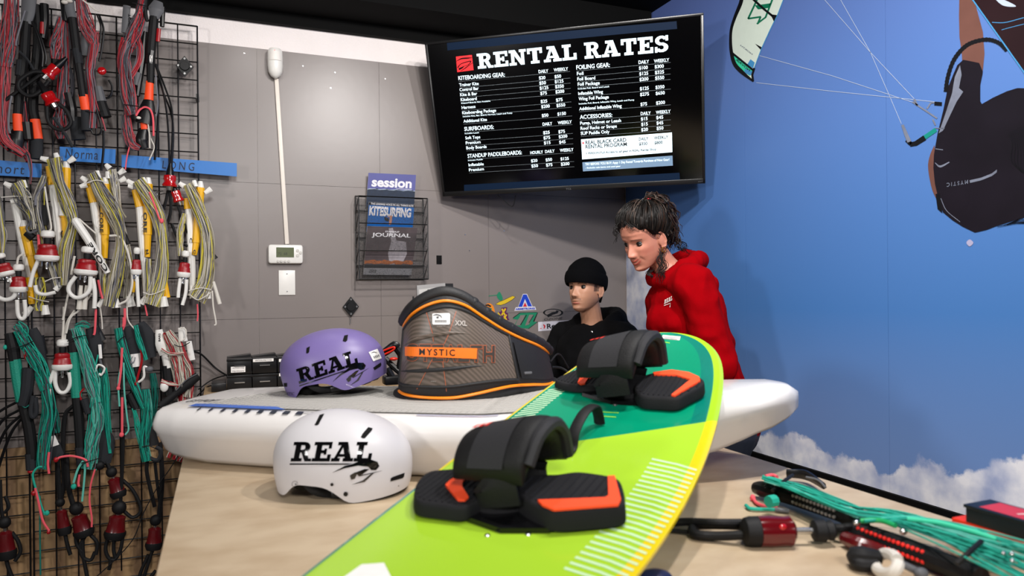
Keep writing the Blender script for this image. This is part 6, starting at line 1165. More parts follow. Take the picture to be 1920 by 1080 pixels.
for P in ([(330, 265), (378, 430), (386, 500)], [(562, 265), (505, 440), (470, 520)], [(375, 640), (315, 760), (258, 870)], [(455, 640), (472, 760), (487, 888)]): throw(mb, bvh_h, stroke(P, 4.5), toH, Zh, lift=.002)
mb.build('orange_lines', lo, hn, smooth=0, recalc=False)
xs_ = [175 + i * 98.5 for i in range(7)]
for (m_, bold, lf, nm) in ((lo, .05, .0018, 'letter_outlines'), (mat('harness_dark_print', '3a332e', .5), .022, .0026, 'big_letters')):
    mb = MB()
    for ch, x0 in zip('STEALTH', xs_):
        V, F = text2d(ch, 1, bold); A = np.array(V); c0 = A.mean(0); wv_ = 88 + (bold - .03) * 250; hv = 132 + (bold - .03) * 300; lo_, hi_ = A.min(0), A.max(0); A = (A - (lo_ + hi_) / 2) / (hi_ - lo_) * (wv_, hv)
        yb0 = 585 + (x0 - 175) * .02; throw(mb, bvh_h, None, toH, Zh, lift=lf, VF=([(x0 + 50 + x, yb0 - y) for x, y in A], F))
    mb.build(nm, m_, hn, smooth=0, recalc=False)
mb = MB(); throw(mb, bvh_h, [(172, 540), (450, 545), (723, 552), (719, 634), (450, 622), (172, 612)], toH, Zh, lift=.0036, L=.008); mb.build('orange_band', or_, hn, smooth=0, recalc=False)
mb = MB(); V, F = capfit('MYSTIC', 272, 50, .012, 0, 1.35); throw(mb, bvh_h, None, toH, Zh, lift=.0044, VF=([(280 + x, 603 - y + x * .03) for x, y in V], F)); mb.build('band_lettering', ink_k, hn, smooth=0, recalc=False)
mb = MB(); V, F = capfit('XXL', 95, 40, .03); throw(mb, bvh_h, None, toH, Zh, lift=.003, VF=([(550 + x, 375 - y + x * .05) for x, y in V], F)); V, F = capfit('MYSTIC', 40, 8); throw(mb, bvh_h, None, toH, Zh, lift=.003, VF=([(368 + x, 812 - y) for x, y in V], F)); V, F = capfit('CARBON', 62, 8); throw(mb, bvh_h, None, toH, Zh, lift=.003, VF=([(414 + x, 384 - y) for x, y in V], F)); mb.build('pale_lettering', mat('pale_ink', 'b0a8a2', .5), hn, smooth=0, recalc=False)
mb = MB(); throw(mb, bvh_h, [(378, 286), (390, 281), (508, 279), (515, 290), (514, 362), (505, 369), (385, 369), (378, 360)], toH, Zh, lift=.003); mb.build('barcode_sticker', white_paper, hn, smooth=0, recalc=False)
mb = MB(); throw(mb, bvh_h, stroke(cv([(385, 298), (410, 292), (440, 300), (452, 318)]), [3, 10, 8, 3]), toH, Zh, lift=.0037); throw(mb, bvh_h, [(410, 308), (430, 304), (425, 322), (412, 320)], toH, Zh, lift=.0037)
for i in range(9): throw(mb, bvh_h, [(400 + i * 10, 333), (406 + i * 10, 333), (406 + i * 10, 352), (400 + i * 10, 352)], toH, Zh, lift=.0037)
mb.build('barcode_print', mid_grey, hn, smooth=0, recalc=False)
mb = MB(); mb.grid(lambda u, v: HN(.655 + .20 * u, .16 + .66 * v, .008), 20, 12); mb.build('side_flap', mat('harness_side', '121113', .7, bump=.1, bscale=200), hn)
mb = MB(); mb.box(pz(990, 699, 1.965), (.022, .008, .006), bev=.001); mb.build('buckle', mid_grey, hn)
mb = MB(); mb.tube([HN(.9, .5, 0), pz(1052, 690, 2.24), pz(1064, 700, 2.24), pz(1046, 712, 2.22)], .004, 8, seg=20); mb.tube([HN(.88, .35, 0), pz(1048, 664, 2.24), pz(1066, 690, 2.28)], .003, 8, seg=16); mb.build('strap', black_rubber, hn)
# ------------------------------------------------------------------ control bar and boxes at the right of the counter
fb = thing('control_bar', 'control bar with teal lines, red-dotted grip and a dark red release lying on the counter', 'kite control bar', onz(1600, 980, HT))
FT = lambda x, y, h: onz(1220 + x / 2.743, 860 + y / 2.743, HT + h)
def ftube(name, P, r, m, seg_=None, n=10, flat=1, par=None): return MB().tube([FT(*p) for p in P], r, n, seg=seg_ or (6 * len(P) if len(P) > 2 else None), flat=flat).build(name, m, par or fb)
ftube('bar', [(640, 175, .022), (800, 225, .022), (1000, 295, .022), (1090, 350, .022)], .0155, black_rubber)
ftube('bar_end', [(535, 150, .022), (570, 155, .024), (660, 185, .022)], [.012, .017, .015], black_plastic)
ftube('bar_band', [(605, 222, .03), (640, 215, .03)], .012, teal)
ftube('bar', [(1060, 375, .02), (1250, 440, .02), (1560, 560, .02), (1700, 620, .02)], .0185, black_rubber)
def dots(P0, P1, n, m, off, r_):
    mb = MB(); a = FT(*P0); c = FT(*P1); d = (c - a).normalized(); sd = d.cross(Vector((0, 0, 1))).normalized(); tow = (CAM - a.lerp(c, .5)); tow = (tow - d * tow.dot(d)).normalized(); sd = d.cross(tow)
    for row in (-.5, .5):
        for i in range(n):
            ang = row * .9 + off; p = a.lerp(c, (i + .5 + (row > 0) * .3) / n) + (tow * math.cos(ang) + sd * math.sin(ang)) * r_
            mb.ell(p, (.0036, .0036, .0036), 0, 8, 5)
    mb.build('grip_dots', m, fb)
dots((745, 208, .022), (975, 290, .022), 12, mat('dot_grey', 'a09a98', .5), .1, .0145); dots((1085, 382, .02), (1440, 512, .02), 15, mat('dot_red', 'ff2a20', .5), .15, .0175)
def fbundle(P, wid, n, cols, h, dep, seed, r_=.0016, sg=26):
    rg = random.Random(seed); mb = MB(); C_ = catmull([(a, c, 0) for a, c in P], sg); W__ = interp(wid, sg)
    for i in range(n):
        a = rg.uniform(-.5, .5); ph = rg.uniform(0, 6.3); fq = rg.uniform(.4, 1.3); dh = rg.uniform(0, 1); Q = []
        for k_ in range(sg):
            tt = (C_[min(k_ + 1, sg - 1)] - C_[max(k_ - 1, 0)]).normalized(); nn = Vector((-tt.y, tt.x, 0)); u = max(-.5, min(.5, a + .25 * math.sin(ph + fq * 6.28 * k_ / sg))); q = C_[k_] + nn * u * W__[k_]
            Q.append(FT(q.x, q.y, h + dep * (dh + .6 * math.sin(ph + fq * 5 * k_ / sg) * .3)))
        mb.tube(Q, r_, 5, mi=rg.randrange(len(cols)), cap=False)
    return mb.build('line_coil', cols, fb)
fbundle([(575, 95), (700, 135), (880, 205), (1050, 270), (1240, 300), (1480, 380), (1750, 490), (1960, 580)], [18, 34, 46, 46, 70, 110, 150, 170], 34, [teal, teal, teal, teal_dark], .04, .018, 3)
fbundle([(585, 110), (760, 150), (960, 230), (1080, 285)], [16, 40, 50, 60], 22, [teal, teal_dark, teal_pale], .036, .016, 5)
fbundle([(1100, 320), (1290, 310), (1500, 350), (1700, 400), (1940, 470)], [20, 30, 60, 70, 80], 16, [teal, teal, teal_pale], .045, .015, 9)
ftube('loose_line', [(1320, 310, .06), (1480, 330, .062), (1640, 370, .06), (1780, 415, .056)], .0042, mat('mint_line', '2fc49a', .6)); ftube('loose_line', [(1080, 320, .055), (1180, 318, .06), (1260, 345, .06)], .0045, mat('green_tube', '12a05c', .4))
ftube('tie_cord', [(625, 165, .04), (680, 120, .052), (730, 85, .045)], .004, black_rubber); ftube('tie_cord', [(1575, 540, .045), (1640, 480, .06), (1700, 425, .062)], .004, black_rubber)
ftube('float', [(700, 75, .02), (800, 85, .022), (890, 140, .02)], [.010, .012, .008], black_plastic, flat=.7); ftube('float_edge', [(800, 95, .034), (860, 110, .034), (900, 148, .026)], .0025, mid_grey)
ftube('leader', [(590, 92, .05), (625, 85, .05), (650, 95, .05)], .004, pink_cord); ftube('leader', [(525, 200, .006), (545, 228, .006), (590, 245, .006), (650, 248, .006)], .0035, pink_cord); ftube('leader', [(490, 240, .006), (520, 258, .006), (640, 262, .006), (710, 268, .006)], .0038, teal); ftube('leader_end', [(640, 262, .007), (712, 270, .007)], .0045, mid_grey)
MB().ell(FT(525, 203, .007), (.006, .006, .008)).build('knot', pink_cord, fb)
q0 = FT(485, 375, .026); q1 = FT(735, 372, .026); dq = (q1 - q0)
qr = MB().lathe(q0, q1, [(.24, .018), (.28, .027), (.5, .028), (.8, .026), (.92, .027), (1, .018)], 20).build('quick_release', mat('deep_red_clear', '5c0a12', .12, spec=.8), fb)
MB().lathe(q0, q1, [(-.06, .016), (0, .024), (.12, .027), (.27, .027)], 18).build('release_collar', black_rubber, qr); MB().lathe(q0, q1, [(1.0, .006), (1.42, .006)], 12).build('steel_pin', steel, qr); MB().lathe(q0, q1, [(1.38, .012), (1.42, .019), (1.62, .020), (1.66, .016), (1.78, .018), (1.84, .012)], 16).build('stopper', black_rubber, qr)
mb = MB().ell(q0.lerp(q1, .6) + Vector((0, -.022, .014)), (.008, .005, .006)); mb.build('red_button', red_clear, qr)
ftube('chicken_loop', [(490, 345, .026), (350, 340, .02), (230, 345, .014), (225, 385, .012), (330, 398, .012), (490, 392, .02)], .0085, black_rubber, 40, par=qr); ftube('chicken_loop', [(470, 330, .03), (340, 330, .03), (180, 325, .02), (60, 335, .012), (-40, 340, .010)], .0075, black_rubber, 30, par=qr); ftube('safety_line', [(215, 378, .01), (140, 372, .008), (20, 360, .008)], .004, black_rubber, par=qr)
ftube('depower_line', [(930, 358, .024), (1000, 355, .028), (1080, 345, .03)], .008, black_rubber); ftube('centre_piece', [(1000, 410, .014), (1080, 440, .018), (1200, 470, .014)], [.012, .014, .008], dark_red); ftube('bungee', [(1030, 495, .022), (1090, 500, .024), (1180, 510, .022)], [.013, .016, .012], black_rubber); ftube('bungee', [(1040, 500, .014), (1070, 540, .014), (1160, 545, .014)], .011, black_rubber)
ring_ = [(1215 + 58 * math.cos(q), 540 + 52 * math.sin(q), .026 + .014 * math.sin(q + 2)) for q in np.linspace(0, 5.9, 26)]; ftube('white_ring', ring_, .009, white_rope, 40); ftube('ring_tail', [(1270, 530, .024), (1330, 560, .018), (1390, 590, .012)], .006, mid_grey); MB().ell(FT(1390, 590, .014), (.012, .010, .009)).build('tail_knob', mid_grey, fb)
for x, y, h_, s_ in ((1300, 375, .05, .007), (1060, 330, .05, .007), (1815, 487, .06, .004), (1858, 490, .06, .004), (1860, 525, .06, .004)): MB().ell(FT(x, y, h_), (s_, s_ * .8, s_ * .8)).build('metal_bead', steel, fb)
rb = MB().box((1.29, .66, HT + .0225), (.125, .48, .045), bev=.002).build('flat_box', mat('orange_red_box', 'e83210', .5)); tag(rb, 'flat orange-red box at the right edge of the counter under the black box', 'box')
bx_ = thing('fin_box', 'slim black box with a red label on top lying on the orange-red box', 'box', (1.262, .70, HT + .0455))
MB().box((1.260, .695, HT + .0585), (.066, .355, .026), bev=.001).build('tray', mat('box_black', '14161a', .5, var=.4, vscale=60), bx_); MB().box((1.260, .695, HT + .0735), (.072, .361, .006), bev=.0015).build('lid', mat('box_lid', '15171c', .4), bx_)
zl = HT + .0770; MB().poly([(1.232, .852, zl), (1.288, .852, zl), (1.288, .55, zl), (1.232, .55, zl)]).build('label', mat('box_label_red', 'c23040', .5), bx_, smooth=0, recalc=False)
V, F = capfit('NEXUS', .11, .017, .01, .3); MB().add([(1.250 + y, .80 - x, zl + .0004) for x, y in V], F).build('lettering', white_paper, bx_, smooth=0, recalc=False)
bc = MB().ell(onz(1226, 1086, HT + .012), (.032, .024, .014), 0, 24, 12).build('blue_cap', mat('navy_plastic', '1c2450', .4)); tag(bc, 'dark blue rounded cap at the bottom edge of the photo right of the kiteboard', 'cap')
# ------------------------------------------------------------------ people
def skin_mat(name, base):
    m = mat(name, base, .5, var=.05, vscale=60, bump=.05, bscale=700); nt = m.node_tree; b = nt.nodes['Principled BSDF']
    b.inputs['Subsurface Weight'].default_value = .08; b.inputs['Subsurface Radius'].default_value = (.012, .005, .003); b.inputs['Subsurface Scale'].default_value = .4
    a = nt.nodes.new('ShaderNodeAttribute'); a.attribute_name = 'tint'; mx = nt.nodes.new('ShaderNodeMix'); mx.data_type = 'RGBA'; src = b.inputs['Base Color'].links[0].from_socket
    nt.links.new(a.outputs['Alpha'], mx.inputs['Factor']); nt.links.new(src, mx.inputs['A']); nt.links.new(a.outputs['Color'], mx.inputs['B']); nt.links.new(mx.outputs['Result'], b.inputs['Base Color']); return m
HZ = [-.115, -.108, -.098, -.085, -.07, -.05, -.02, .01, .04, .065, .088, .104, .113, .115]
HA = [.012, .030, .042, .050, .057, .063, .0685, .072, .0755, .0735, .060, .038, .015, .001]
HF = [.055, .074, .084, .083, .084, .085, .085, .0835, .0895, .083, .065, .040, .016, .001]
HB = [-.035, -.012, .004, .022, .042, .066, .084, .094, .097, .091, .072, .045, .018, .001]
def smooth_tab(z, T):
    return float(np.interp(z, HZ, T))
def g(x, s): return math.exp(-(x / s) ** 2)
def face_disp(x, z, P):
    """forward relief of the face at (x, z)"""
    ax = abs(x); d = 0
    nz = float(np.interp(z, [-.054, -.049, -.043, -.036, -.026, -.01, .006, .02], [0, .006, .020, P['nose'], P['nose'] * .82, P['nose'] * .42, P['nose'] * .12, 0])); sw = float(np.interp(z, [-.05, -.036, -.01, .02], [.014, .0125, .0085, .010]))
    d += nz * g(x, sw); d += .0085 * g(ax - .0135, .006) * g(z + .039, .0075)
    d -= P.get('eye', .011) * g(ax - .031, .0155) * g(z - .001, .0115)
    d += .0045 * g(z - .020, .0085) * g(ax - .028, .022)
    mz = P['smile'] * (ax / .024) ** 2
    d += P['lip'] * .0055 * g(z + .0615 - mz, .0042) * g(x, .019) + P['lip'] * .0065 * g(z + .0735 - mz, .0048) * g(x, .017) - .0045 * g(z + .0672 - mz, .0020) * g(x, .023)
    d += .004 * g(z + .060, .012) * g(x, .026)
    d += .0045 * g(x, .015) * g(z + .099, .011) - .003 * g(x, .02) * g(z + .085, .006)
    d += .006 * g(ax - .046, .016) * g(z + .022, .016) * P['cheek'] + .004 * P['cheek'] * g(ax - .036, .014) * g(z + .045, .014)
    d -= .003 * g(ax - .030 - .3 * (-.05 - z), .005) * g(z + .056, .012) * P['fold']
    return d
def head_point(u, v, P):
    zz = .115 * math.cos(math.pi * (1 - v)); z = zz; ph = (u - .5) * 2 * math.pi      # ph = 0 faces forward (-y)
    # finer rows through the face
    a = smooth_tab(z, HA) * P['w']; f = smooth_tab(z, HF); b_ = smooth_tab(z, HB); c = math.cos(ph); s = math.sin(ph)
    x = a * math.copysign(abs(s) ** .9, s)
    y = -f * (abs(c) ** .88) if c > 0 else b_ * (abs(c) ** .9)
    if c > 0: y -= face_disp(x, z, P) * min(1, c * 2.2)
    if b_ < 0 and c <= 0: y = b_ * abs(c) ** .9
    z2 = z
    if z < -.06: z2 = z + .022 * max(0, min(1, (y + .055) / .09)) * min(1, (-.06 - z) / .05)   # jaw line rises to the ear
    return Vector((x, y, z2))
def head_mesh(P, nu=150, nv=120):
    mb = MB(); mb.grid(lambda u, v: head_point(u, v, P), nu, nv, closed_u=True)
    n = len(mb.v); mb.f += [tuple(range(nu - 1, -1, -1)), tuple(n - nu + j for j in range(nu))]; mb.m += [0, 0]
    for s in (-1, 1):      # ears: a rim and a bowl
        E = Matrix.Translation((s * .071 * P['w'], .004, -.016)) @ Matrix.Rotation(s * R(-18), 4, 'Z') @ Matrix.Rotation(R(8), 4, 'X')
        mb.ell(E @ Vector((s * .004, .004, 0)), (.006, .0155, .029), 0, 16, 12, E.to_3x3()); 
        mb.tube([E @ Vector((s * .009, .014 * math.cos(q) * (1 if math.sin(q) > -.6 else .7) + .006, .029 * math.sin(q) + .002)) for q in np.linspace(-1.7, 2.7, 18)], .0036, 8)
        mb.ell(E @ Vector((s * .005, -.002, -.026)), (.0045, .007, .009), 0, 12, 8, E.to_3x3())
    return mb
def remesh(mb, name, vox, it, M=None):
    """fuse overlapping volumes into one continuous surface"""
    me = bpy.data.meshes.new('src'); me.from_pydata(mb.v, [], mb.f); bm = bmesh.new(); bm.from_mesh(me); bmesh.ops.recalc_face_normals(bm, faces=bm.faces[:]); bm.to_mesh(me); bm.free()
    o = bpy.data.objects.new('src', me); COL.objects.link(o); md = o.modifiers.new('r', 'REMESH'); md.mode = 'VOXEL'; md.voxel_size = vox; md.use_smooth_shade = True
    if it: sm = o.modifiers.new('s', 'SMOOTH'); sm.iterations = it; sm.factor = .5
    dg = bpy.context.evaluated_depsgraph_get(); new = bpy.data.meshes.new_from_object(o.evaluated_get(dg)); bpy.data.objects.remove(o); bpy.data.meshes.remove(me)
    new.name = name; new.shade_smooth(); return new
def limb(mb, P, rr, flat=1, nrm=None):
    P = [Vector(p) for p in P]; k = max(8, 7 * (len(P) - 1)); mb.tube(P, list(rr), 16, seg=k, flat=flat, nrm=nrm)
    for p, r in ((P[0], rr[0]), (P[-1], rr[-1])): mb.ell(p, (r * .98, r * .98, r * .98) if flat == 1 else (r * flat, r * flat, r * flat), 0, 16, 10)
def hand(mb, wrist, d, n, s=1, curl=.5, side=1):
    """palm, four fingers of different lengths and a thumb; d: along the hand, n: back of the hand"""
    d = Vector(d).normalized(); n = Vector(n); n = (n - d * n.dot(d)).normalized(); x = d.cross(n) * side; w_ = Vector(wrist)
    mb.tube([w_ - d * .02 * s, w_ + d * .02 * s, w_ + d * .06 * s, w_ + d * .09 * s], [.024 * s, .028 * s, .037 * s, .036 * s], 14, seg=12, flat=.42, nrm=n)
    for i, (o, L) in enumerate(((-.027, .070), (-.009, .078), (.009, .073), (.026, .057))):
        p = w_ + d * (.082 - abs(o) * .2) * s + x * o * s; ang = 0; P = [p - d * .015 * s, p]
        for j, f in enumerate((.45, .32, .23)): ang += curl * (.6, .8, .6)[j]; p = p + (d * math.cos(ang) - n * math.sin(ang) + x * o * 1.2) * L * f * s; P.append(p)
        mb.tube(P, [.0095 * s, .0095 * s, .0088 * s, .0082 * s, .007 * s], 10, seg=14); mb.ell(P[-1], (.0072 * s,) * 3, 0, 10, 6)
    p = w_ + d * .025 * s - x * .026 * s; P = [p, p + (d * .5 - x * .75 - n * .3) * .036 * s, p + (d * .95 - x * .8 - n * .5) * .055 * s, p + (d * 1.3 - x * .7 - n * .6) * .07 * s]
    mb.tube(P, [.013 * s, .0115 * s, .010 * s, .0085 * s], 10, seg=12); mb.ell(P[-1], (.0085 * s,) * 3, 0, 10, 6)
def wrinkle(me, amp, scl, seed, dirs=None):
    from mathutils import noise
    nr = [v.normal.copy() for v in me.vertices]
    for v, n in zip(me.vertices, nr):
        q = v.co * scl + Vector((seed, seed * 2, 0)); f = noise.noise(q) + .5 * noise.noise(q * 2.3) + .6 * (1 - abs(noise.noise(q * Vector((1.2, 1.2, .6)) if False else Vector((q.x * 1.3, q.y * 1.3, q.z * .55))))) ** 4
        v.co += n * f * amp
def obj_of(me, name, m, parent):
    o = bpy.data.objects.new(name, me); COL.objects.link(o); me.materials.clear(); me.materials.append(m)
    if parent: attach(o, parent)
    return o
def head_frame(org, F, pitch, roll=0):
    """head axes: -y faces F"""
    F = Vector(F).normalized(); u = Vector((0, 0, 1)); L_ = u.cross(F)      # person's left
    F2 = F * math.cos(pitch) - u * math.sin(pitch); U2 = u * math.cos(pitch) + F * math.sin(pitch)
    L2 = L_ * math.cos(roll) + U2 * math.sin(roll); U3 = U2 * math.cos(roll) - L_ * math.sin(roll)
    M_ = Matrix((L2, -F2, U3)).transposed().to_4x4(); M_.translation = org; return M_
def tint(o, HM, masks):
    me = o.data; at = me.attributes.new('tint', 'FLOAT_COLOR', 'POINT'); inv = HM.inverted(); out = np.zeros((len(me.vertices), 4), np.float32)
    for i, v in enumerate(me.vertices):
        p = inv @ v.co
        if abs(p.x) > .09 or p.y > .03 or abs(p.z) > .13: continue
        for col, fn in masks:
            a = fn(p.x, p.y, p.z)
            if a > .01: c = lin(col); out[i] = (c[0], c[1], c[2], min(1, a))
    at.data.foreach_set('color', out.ravel())
def eyes(HM, skin, lash, iris, parent, look=(0, 0)):
    wht = mat('eye_white', 'b5aaa4', .3, var=.02)
    for s in (-1, 1):
        c = Vector((s * .031, -.0625, .000)); rE = .0125
        d = Vector((look[0], -1, look[1])).normalized()
        mb = MB().ell(HM @ c, (rE,) * 3, 0, 24, 16); e = mb.build('eye', wht, parent, smooth=80)
        mb = MB(); q = d.to_track_quat('Z', 'Y').to_matrix()
        for r_, m_, l in ((.0058, iris, .0003), (.0027, ink_k, .0006)):
            V = [HM @ (c + q @ Vector((r_ * math.cos(t), r_ * math.sin(t), (rE ** 2 - r_ ** 2) ** .5 + l))) for t in np.linspace(0, 2 * math.pi, 20)[:-1]] + [HM @ (c + q @ Vector((0, 0, rE + l)))]
            MB().add(V, [(i, (i + 1) % 19, 19) for i in range(19)]).build('iris' if r_ > .004 else 'pupil', m_, e, smooth=80)
        def lid(e0, e1, r_):
            def fn(u, v):
                az = (u - .5) * R(150); ea = R(e0) * math.cos(az * .62) ** 1.3 * (1) ; el = ea + (R(e1) - ea) * v
                return HM @ (c + Vector((r_ * math.sin(az) * math.cos(el), -r_ * math.cos(az) * math.cos(el), r_ * math.sin(el))))
            return fn
        MB().grid(lid(11, 88, .0139), 20, 8).build('upper_lid', skin, parent, smooth=80); MB().grid(lid(-11, -88, .0136), 20, 8).build('lower_lid', skin, parent, smooth=80)
        MB().tube([lid(11, 88, .0142)(u, 0) for u in np.linspace(.06, .94, 20)], .0011, 6).build('lashes', lash, parent)
def radial(bvh, HM, c, d):
    h = bvh.ray_cast(HM @ c, (HM.to_3x3() @ d).normalized()); return (h[0] - HM @ c).length if h[0] else .09
hair_dark = mat('dark_brown_hair', '0e0a08', .5, var=.5, vscale=30, spec=.22); hair_brown = mat('brown_hair', '2a1a12', .5, var=.4, vscale=30, spec=.25); hair_grey = mat('greying_hair', '453a33', .5, spec=.25)
black_cloth = mat('black_hoodie', '08080a', .9, bump=.25, bscale=500, spec=.15); black_knit = mat('black_knit', '060608', .95, bump=.5, bscale=260, spec=.1); red_cloth = mat('red_hoodie', '8c0007', .95, spec=.05, bump=.2, bscale=500); jeans = mat('dark_jeans', '1c2230', .8, bump=.2, bscale=600); shoe_m = mat('dark_shoe', '18181a', .6)
def cloth(name, parts, vox, it, m, parent, amp=.004, scl=9, seed=1):
    me = remesh(parts, name, vox, it)
    if amp: wrinkle(me, amp, scl, seed)
    me.shade_smooth(); return obj_of(me, name, m, parent)
# ================= the seated man
MH = head_frame(pz(1099, 540, 3.35), -_r * .66 - fwd * .75, R(-3), R(2)); PM = dict(nose=.026, smile=.0, lip=1.1, cheek=.7, fold=.3, w=.98, eye=.010)
FW = Vector((-_r * .66 - fwd * .75)).normalized(); LF = Vector((0, 0, 1)).cross(FW); UP = Vector((0, 0, 1))
nk = MH @ Vector((0, .035, -.10)); nb = MH.translation + FW * -.050 - UP * .185; ch_ = nb - UP * .02
hm = head_mesh(PM); hm.xf(MH); hv = BVHTree.FromPolygons([Vector(p) for p in hm.v], hm.f)
pel = nb - UP * .50 - FW * .03; shL = nb + LF * .175 - UP * .055; shR = nb - LF * .175 - UP * .055
def seated(mb, ex, clothes=False):
    mb.tube([nb - UP * .01, nb - UP * .12, nb - UP * .28, pel + UP * .08, pel], [.07 + ex, .155 + ex, .155 + ex, .15 + ex, .15 + ex], 22, seg=26, flat=.68, nrm=FW)
    mb.ell(pel, (.15 + ex, .15 + ex, .10 + ex)); mb.ell(nb - UP * .13, (.16 + ex * .8, .13 + ex, .13 + ex), 0, 20, 12)
    limb(mb, [nb - UP * .035, nb + LF * .10 - UP * .045, shL], [.055 + ex * .6, .06 + ex * .6, .055 + ex]); limb(mb, [nb - UP * .035, nb - LF * .10 - UP * .045, shR], [.055 + ex * .6, .06 + ex * .6, .055 + ex])
elR = shR - UP * .26 + FW * .12 - LF * .06; wrR = elR + FW * .22 + LF * .05 + UP * .02; elL = shL - UP * .26 + FW * .06 + LF * .04; wrL = elL + FW * .20 - LF * .12 - UP * .01
knees = [pel + FW * .42 + LF * s * .12 - UP * .02 for s in (-1, 1)]
feet = [Vector((k_.x, k_.y, .09)) + FW * .02 for k_ in knees]
mb = MB(); mb.v, mb.f, mb.m = list(hm.v), list(hm.f), list(hm.m)
limb(mb, [MH @ Vector((0, .012, -.05)), nk.lerp(nb, .5), nb - UP * .02], [.050, .050, .060]); seated(mb, 0)
for s, e_, w_ in ((shR, elR, wrR), (shL, elL, wrL)): limb(mb, [s, s.lerp(e_, .5), e_], [.05, .046, .04]); limb(mb, [e_, e_.lerp(w_, .4), w_], [.041, .039, .027])
hand(mb, wrR, FW - UP * .1, UP, 1, .45, 1); hand(mb, wrL, FW - LF * .3 - UP * .05, UP, 1, .5, -1)
for kq, ft in zip(knees, feet):
    hp_ = pel + (kq - pel).dot(LF) * LF * .8; limb(mb, [hp_, hp_.lerp(kq, .5), kq], [.088, .08, .058]); limb(mb, [kq, kq.lerp(ft, .35), ft], [.056, .055, .036]); mb.tube([ft - FW * .04 - UP * .03, ft + FW * .08 - UP * .045, ft + FW * .17 - UP * .055], [.035, .04, .03], 12, seg=10, flat=.8, nrm=UP)
skin_a = skin_mat('skin_light_tan', 'bd8a6e')
me = remesh(mb, 'person', .0027, 1); man = obj_of(me, 'person', skin_a, None)
tag(man, 'seated person in a black beanie and black hoodie with a thin moustache, facing left', 'person')
brow_d = '241812'
tint(man, MH, [('a85a4c', lambda x, y, z: (1 if abs(x) < .023 and y < -.07 else 0) * max(g(z + .0615, .0045), g(z + .073, .0058)) * min(1, max(0, (.024 - abs(x)) / .006))), ('6b3a30', lambda x, y, z: (y < -.07) * g(z + .0672, .0014) * g(x, .02) * .9), (brow_d, lambda x, y, z: (y < -.05) * g(z - .0185 + (abs(x) - .03) ** 2 * 8, .0032) * (1 if .013 < abs(x) < .050 else 0) * .9), ('3a261c', lambda x, y, z: (y < -.07) * g(z + .0535 - .0 + abs(x) * .12, .0042) * (1 if abs(x) < .027 else 0) * .62), ('4a3228', lambda x, y, z: (y < -.06) * g(z + .096, .010) * g(x, .012) * .25), ('38201a', lambda x, y, z: (y < -.09) * g(z + .0465, .0028) * g(abs(x) - .008, .004) * .8), ('2a1c16', lambda x, y, z: (1 if abs(x) > .055 and -.03 < y < -.005 and -.02 < z < .06 else 0) * .75)])
eyes(MH, skin_a, hair_dark, mat('brown_iris', '2c1a10', .2), man, (.05, -.05))
# beanie: crown and turned-up cuff
cB = Vector((0, .004, .02))
def bean(off0, lo, hi, top):
    def fn(u, v):
        ph = (u - .5) * 2 * math.pi; zb = lo + (.020 * math.cos(ph)) - .0; q = Vector((math.sin(ph), -math.cos(ph), 0)); e0 = math.atan2(zb - cB.z, .088); el = e0 + (hi - e0) * v
        d = q * math.cos(el) + Vector((0, 0, 1)) * math.sin(el); r_ = radial(hv, MH, cB, d); p = cB + d * (r_ + off0 + top * max(0, math.sin(el)) ** 2); return MH @ p
    return fn
crown = MB().grid(bean(.011, .014, R(90), .020), 90, 36, closed_u=True).build('beanie', black_knit, man, smooth=80)
def cuff(u, v):
    ph = (u - .5) * 2 * math.pi; zb = .006 + .018 * math.cos(ph); q = Vector((math.sin(ph), -math.cos(ph), 0)); th = v * 2 * math.pi; zc = zb + .030 + .033 * math.sin(th) ** 1 ; el = math.atan2(zc - cB.z, .09); d = q * math.cos(el) + Vector((0, 0, 1)) * math.sin(el); r_ = radial(hv, MH, cB, d)
    return MH @ (cB + d * (r_ + .015 + .0055 * math.cos(th)))
MB().grid(cuff, 90, 18, closed_u=True).build('beanie_cuff', black_knit, crown, smooth=80)
mb = MB()
for i in range(40):
    a = R(150 + 60 * i / 39); q = Vector((math.sin(a), -math.cos(a), 0)); P = [MH @ (q * .09 + Vector((0, 0, -.005))), MH @ (q * .083 + Vector((0, 0, -.04))), MH @ (q * .068 + Vector((0, .012, -.068)))]; mb.tube(P, [.003, .003, .001], 5, seg=6)
mb.build('hair', hair_dark, man)
# black hoodie
mb = MB(); seated(mb, .022)
for s, e_, w_ in ((shR, elR, wrR), (shL, elL, wrL)): limb(mb, [s, s.lerp(e_, .5), e_], [.072, .068, .06]); limb(mb, [e_, e_.lerp(w_, .5), w_ - (w_ - e_) * .04], [.06, .052, .042])
hc = nb + UP * .028 - FW * .03
for q in np.linspace(0, 2 * math.pi, 26)[:-1]:      # the hood lying around the neck, full behind
    bkw = max(0, -math.cos(q)); p = hc + FW * (math.cos(q) * .085 - .02 * bkw) + LF * math.sin(q) * (.095 + .02 * bkw) - UP * (.055 * max(0, math.cos(q)) - .018 * bkw); mb.ell(p, (.032 + .014 * bkw,) * 3, 0, 12, 8)
for q in np.linspace(-1, 1, 9): mb.ell(hc - FW * (.10 - .02 * q * q) + LF * q * .12 - UP * (.03 + .03 * q * q), (.05, .05, .05), 0, 12, 8)
hood = cloth('hoodie', mb, .0065, 6, black_cloth, man, .008, 8, 3)
mb = MB()
for s in (-1, 1):
    p = hc + FW * .095 + LF * s * .045 - UP * .055; mb.tube([p, p + FW * .02 - UP * .03 - LF * s * .02, p + FW * .028 - UP * .10 - LF * s * .025, p + FW * .03 - UP * .16 - LF * s * .01], .0042, 8, seg=16)
